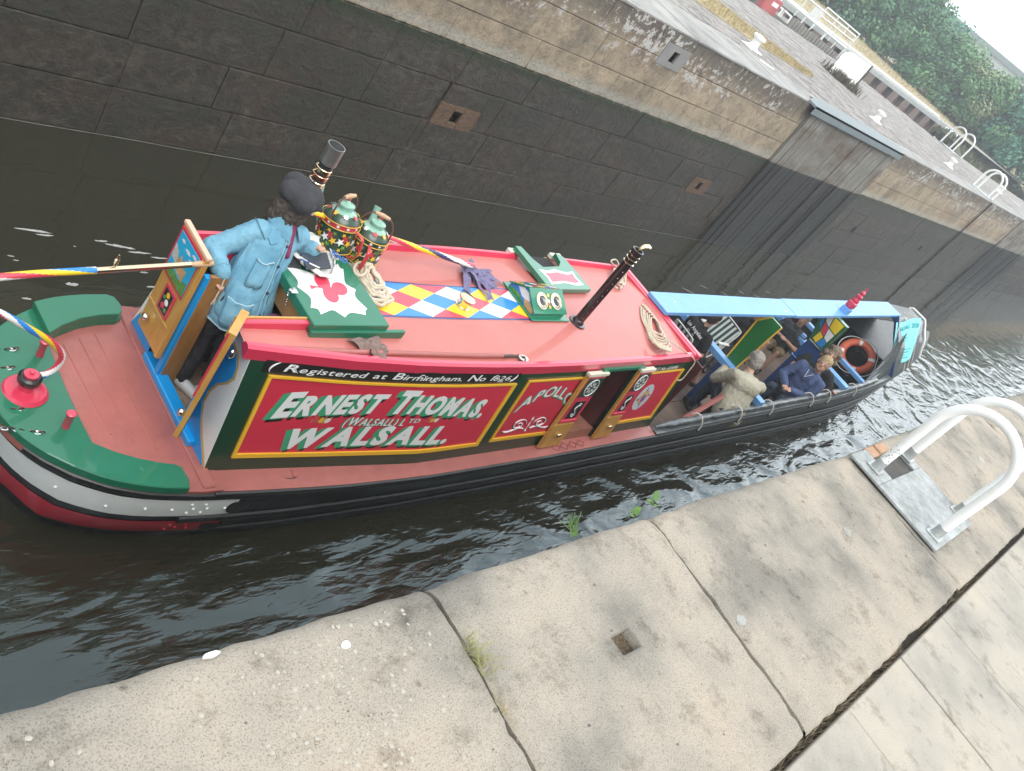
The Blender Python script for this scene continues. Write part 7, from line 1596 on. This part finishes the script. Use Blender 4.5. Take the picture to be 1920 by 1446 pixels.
a_t, PA, _ = person('person seen from behind in a black tee with white gothic print, striped chair', (12.35, 4.50, .62), radians(-8), SC, sit(chest=(.08, 0, .36), neck=(.13, 0, .54), head=(.17, 0, .68), shl=(.08, .20, .46), shr=(.08, -.20, .46), ell=(.20, .25, .22), elr=(.12, -.28, .20), knl=(.45, .10, .04), knr=(.46, -.20, .04), anl=(.35, .05, -.38), anr=(.62, -.26, -.38)), 'black_tee', 'shorts', 'hair', M_blacktee, M_jean, M_hairdk, shorts=True, shoe=K_black)
def back_print(P, t, s, h, wd, z0, arch, m_=K_chk[0]):
    V, F = text2d(s, h, wd, 0, .03, .06, None, arch); q = MB(); W_ = []
    for a, b_ in V:
        y = wd / 2 - a; z = z0 + b_; r_ = .168; xx = .03 + (z - .0) * .19 - sqrt(max(.0001, r_ * r_ - (y * .62) ** 2)); W_.append(P.w((xx, y, z)))
    q.add(W_, F).build('shirt_print', t, m_); 
back_print(PA, a_t, 'Los Angeles', .055, .34, .40, .02)
for k in range(2): # white chain-like scroll print under the words
    s_ = (-1, 1)[k]
    for j in range(6):
        y = s_ * (.05 + .02 * sin(j * 2) + .014 * j); z = .36 - .035 * j; r_ = .165; xx = .03 + z * .19 - sqrt(r_ * r_ - (y * .62) ** 2) - .006; c_ = PA.w((xx, y, z)); MB().tube([PA.w((xx - .002, y + .022 * cos(a), z + .018 * sin(a))) for a in [2 * pi * i / 8 for i in range(9)]], .006, 5).build('shirt_print', a_t, mat('print_grey', (.45, .46, .46), .8))
M_strw = mat('chair_white_strip', (.66, .70, .68), .6, .05); M_strg = mat('chair_green_strip', (.03, .07, .055), .6, .2)
def folding_chair(lab, root, yaw, sc=1.05):
    P = Pose(root, yaw, sc); t = thing('folding_chair', lab, 'chair', P.w((0, 0, 0)), 'striped folding chairs in the hold'); w = P.w
    for s_ in (-1, 1):
        MB().tube([w((-.05, s_ * .24, .0)), w((.22, s_ * .24, .42)), w((.26, s_ * .24, .43))], .011, 7).build('leg', t, M_white, True); MB().tube([w((.36, s_ * .235, .0)), w((-.08, s_ * .235, .46))], .011, 7).build('leg', t, M_white, True)
        MB().bbox(-.03, .03, -.13, .16, 0, .022, .006, P.M @ Matrix.Translation((.06, s_ * .26, .62)) @ Matrix.Rotation(pi / 2, 4, 'Z')).build('armrest', t, M_white); MB().tube([w((.08, s_ * .25, .42)), w((.10, s_ * .26, .62))], .010, 6).build('arm_post', t, M_white, True)
    MB().tube(smoothpath([w(p) for p in ((-.04, -.23, .40), (-.14, -.23, .70), (-.19, -.22, .86), (-.20, -.17, .90), (-.20, .17, .90), (-.19, .22, .86), (-.14, .23, .70), (-.04, .23, .40))], 3), .011, 7).build('back_frame', t, M_white, True)
    for k in range(9):
        y0 = -.21 + k * .047; m_ = M_strw if k % 2 == 0 else M_strg
        MB().add([w((-.05, y0, .44)), w((-.05, y0 + .045, .44)), w((-.12, y0 + .045, .66)), w((-.12, y0, .66)), w((-.19, y0 + .045, .88)), w((-.19, y0, .88))], [(0, 1, 2, 3), (3, 2, 4, 5)]).build('back_strip', t, m_); MB().add([w((-.05, y0, .43)), w((-.05, y0 + .045, .43)), w((.20, y0 + .045, .40)), w((.20, y0, .40)), w((.37, y0 + .045, .425)), w((.37, y0, .425))], [(0, 3, 2, 1), (3, 5, 4, 2)]).build('seat_strip', t, m_)
    return t
folding_chair('green and white striped folding chair under the person in the printed black tee', (12.22, 4.48, .15), radians(-8)); folding_chair('empty green and white striped folding chair further forward', (13.75, 4.70, .15), radians(170))
person('person in a black top half hidden behind the green stand, arm stretched out', (14.55, 4.60, .62), radians(195), SC, sit(chest=(.0, 0, .38), ell=(.25, .25, .40), wrl=(.48, .22, .48), knl=(.42, .18, .02), anl=(.72, .20, -.28), knr=(.42, .0, .02), anr=(.74, .02, -.28), elr=(.12, -.25, .25), wrr=(.30, -.10, .22)), 'black_tee', 'dark_jeans', 'hair', M_blacktee, M_jean, M_grey, shoe=K_black)
person('person in charcoal tee and khaki shorts, hands clasped, head under the blue plank', (16.35, 4.50, .62), radians(190), SC, sit(ell=(.12, .26, .22), elr=(.14, -.26, .22), wrl=(.34, .04, .30), wrr=(.34, -.03, .30)), 'charcoal_tee', 'khaki_shorts', 'hair', M_char, M_khaki, M_grey, shorts=True, shoe=K_black)
person('grey haired person in a stone coloured shirt leaning forward beside the near gunwale', (12.05, 3.10, .74), radians(55), 1.27, sit(chest=(.16, 0, .33), neck=(.27, 0, .47), head=(.36, 0, .58), shl=(.17, .20, .41), shr=(.17, -.20, .41), ell=(.34, .24, .16), elr=(.34, -.24, .16), wrl=(.52, .10, .24), wrr=(.52, -.06, .24)), 'stone_shirt', 'trousers', 'hair', M_beige, M_dj, M_grey, 'long', shoe=K_black, look=(0, -.2), torso_r=1.06)
bl, PB, hb = person('person with short sandy hair and navy jacket sitting by the near side', (14.95, 3.31, .60), radians(172), 1.28, sit(ell=(.10, .22, .24), elr=(.12, -.27, .20), wrl=(.34, .08, .22), wrr=(.34, -.02, .20), chest=(-.02, 0, .37), neck=(-.02, 0, .55), head=(.02, 0, .68)), 'navy_jacket', 'jeans', 'hair', M_navy, M_dj, M_blond, 'long', shoe=K_black, look=(.35, .25), torso_r=1.08, beard=mat('stubble', (.30, .17, .11), .8, .2, 90))
MB().tube([PB.w((.11, .05, .52)), PB.w((.15, .0, .42)), PB.w((.11, -.05, .52))], .006, 5).build('white_lanyard', bl, K_chk[0])
cl, PC, hc = person('person with long curly hair and beard, black tee with red print', (15.72, 3.50, .56), radians(180), 1.32, sit(ell=(-.02, .34, .28), wrl=(.06, .39, .37), elr=(.12, -.25, .24), wrr=(.30, .02, .24), chest=(-.03, 0, .38), neck=(-.02, 0, .56), head=(.02, 0, .70)), 'black_tee', 'jeans', 'curly_hair', M_blacktee, M_dj, M_curl, shoe=K_black, look=(.25, .15), beard=M_brd, hair_long=True)
for k in range(9): y = -.09 + .022 * k; MB().ball(tuple(PC.w((.095 + .02 * cos(k), y, .40 - .03 * (k % 3)))), (.02, .018, .016), 8, 5).build('shirt_print', cl, mat('print_red', (.50, .06, .05), .7, .2))
# lifebuoy
lb = thing('lifebuoy', 'orange lifebuoy with white bands propped in the bow of the hold', 'lifebuoy', (18.6, 3.9, .6)); lc = (onz(1606, 668, .92)); N = Vector((-.72, -.12, .68)).normalized(); M3 = Matrix.Translation(lc) @ N.to_track_quat('Z', 'Y').to_matrix().to_4x4()
K_or = mat('lifebuoy_orange', (.60, .11, .045), .5, .12, 6, .1, 30)
def torus(R, r_, a0, a1, n=28): return [M3 @ Vector((R * cos(a0 + (a1 - a0) * k / n), R * sin(a0 + (a1 - a0) * k / n), 0)) for k in range(n + 1)]
MB().tube(torus(.33, .08, 0, 2 * pi, 40), .085, 14, False, flat=.8).build('ring', lb, K_or, True)
for k in range(4): a = .5 + k * pi / 2; MB().tube(torus(.33, .08, a - .11, a + .11, 4), .089, 14, flat=.8).build('white_band', lb, K_chk[0], True)
P = []
for k in range(33): a = 2 * pi * k / 32 + .5; P.append(M3 @ Vector((cos(a) * (.43 + .05 * abs(sin(2 * (a - .5)))), sin(a) * (.43 + .05 * abs(sin(2 * (a - .5)))), 0)))
MB().tube(P, .009, 6, False).build('grab_line', lb, K_chk[0], True)
# red and white striped bundles stacked in the bow
bs = thing('rolled_bundles', 'rolled red brown and grey striped mats heaped beside the lifebuoy', 'mats', (19, 4.3, .3)); rr = random.Random(14)
Mb1 = mat('mat_redbrown', (.09, .025, .025), .8, .4, 4, .4, 30, col2=(.16, .05, .05)); Mb2 = mat('mat_grey', (.24, .23, .23), .8, .3, 4, .4, 30)
for k in range(22):
    a = onz(1588 + (k % 11) * 7.2 + rr.uniform(-2, 2), 612 + (k % 11) * 8 + (k // 11) * 14 + rr.uniform(-3, 3), .55 + .12 * rr.random()); d = Vector((rr.uniform(.3, .5), rr.uniform(-.25, -.05), rr.uniform(-.05, .12))); MB().tube([a - d * .5, a, a + d * .5], [.045, .055, .045], 8, flat=.7).build('mat_roll', bs, Mb1 if rr.random() < .62 else Mb2, True)
# cyan banner on the cratch
bnr = thing('banner', 'pale cyan printed banner tied to the black cratch cover', 'banner', (19.3, 3.6, 1.5)); K_cy = mat('banner_cyan', (.24, .74, .76), .6, .08, 2.5); K_pr = mat('banner_print', (.02, .30, .36), .7)
bp_ = [onx(1678, 601, 19.12), onx(1724, 592, 20.35), onx(1706, 668, 20.2), onx(1663, 684, 19.0)]
MB().grid(lambda u, v: bp_[0].lerp(bp_[1], u).lerp(bp_[3].lerp(bp_[2], u), v) + Vector((-.04, -.06 - .02 * sin(u * 7 + v * 3) , .01 * sin(v * 5))), 10, 10, True).build('banner_sheet', bnr, K_cy, True)
def on_banner(u, v): return bp_[0].lerp(bp_[1], u).lerp(bp_[3].lerp(bp_[2], u), v) + Vector((-.05, -.07 - .02 * sin(u * 7 + v * 3), .01 * sin(v * 5)))
V, F = text2d('WALSALL 2020', .1, 1., 0, .02); MB().add([on_banner(.05 + .9 * a, .22 - b_ * 1.1) for a, b_ in V], F).build('banner_lettering', bnr, K_pr)
for k in range(7): V, F = text2d(['Trip boat', 'Open days', 'Ask aboard', 'Join us', 'Restored', 'Thank you', 'Supported'][k], .05, .5, 0, .0); 
rr = random.Random(3)
for k in range(9):
    v0 = .36 + .065 * k; w_ = rr.uniform(.25, .6); u0 = .12 + rr.uniform(0, .2); MB().add([on_banner(u0, v0), on_banner(u0 + w_, v0), on_banner(u0 + w_, v0 + .018), on_banner(u0, v0 + .018)], [(0, 3, 2, 1)]).build('banner_line', bnr, K_pr)

# ================================================================ AIR
hzm = bpy.data.materials.new('haze_air'); hzm.use_nodes = True; nn = hzm.node_tree.nodes; nn.remove(nn['Principled BSDF']); pvn = nn.new('ShaderNodeVolumePrincipled'); pvn.inputs['Color'].default_value = (.90, .96, 1.0, 1); pvn.inputs['Density'].default_value = .0024; pvn.inputs['Anisotropy'].default_value = .2
hzm.node_tree.links.new(pvn.outputs[0], nn['Material Output'].inputs['Volume'])
MB().box(-305, 905, -410, 605, -1.6, 16.5).build('haze', None, hzm, kind='stuff'); tag(bpy.data.objects['haze'], 'thin pale haze in the air over the whole lock', 'haze')
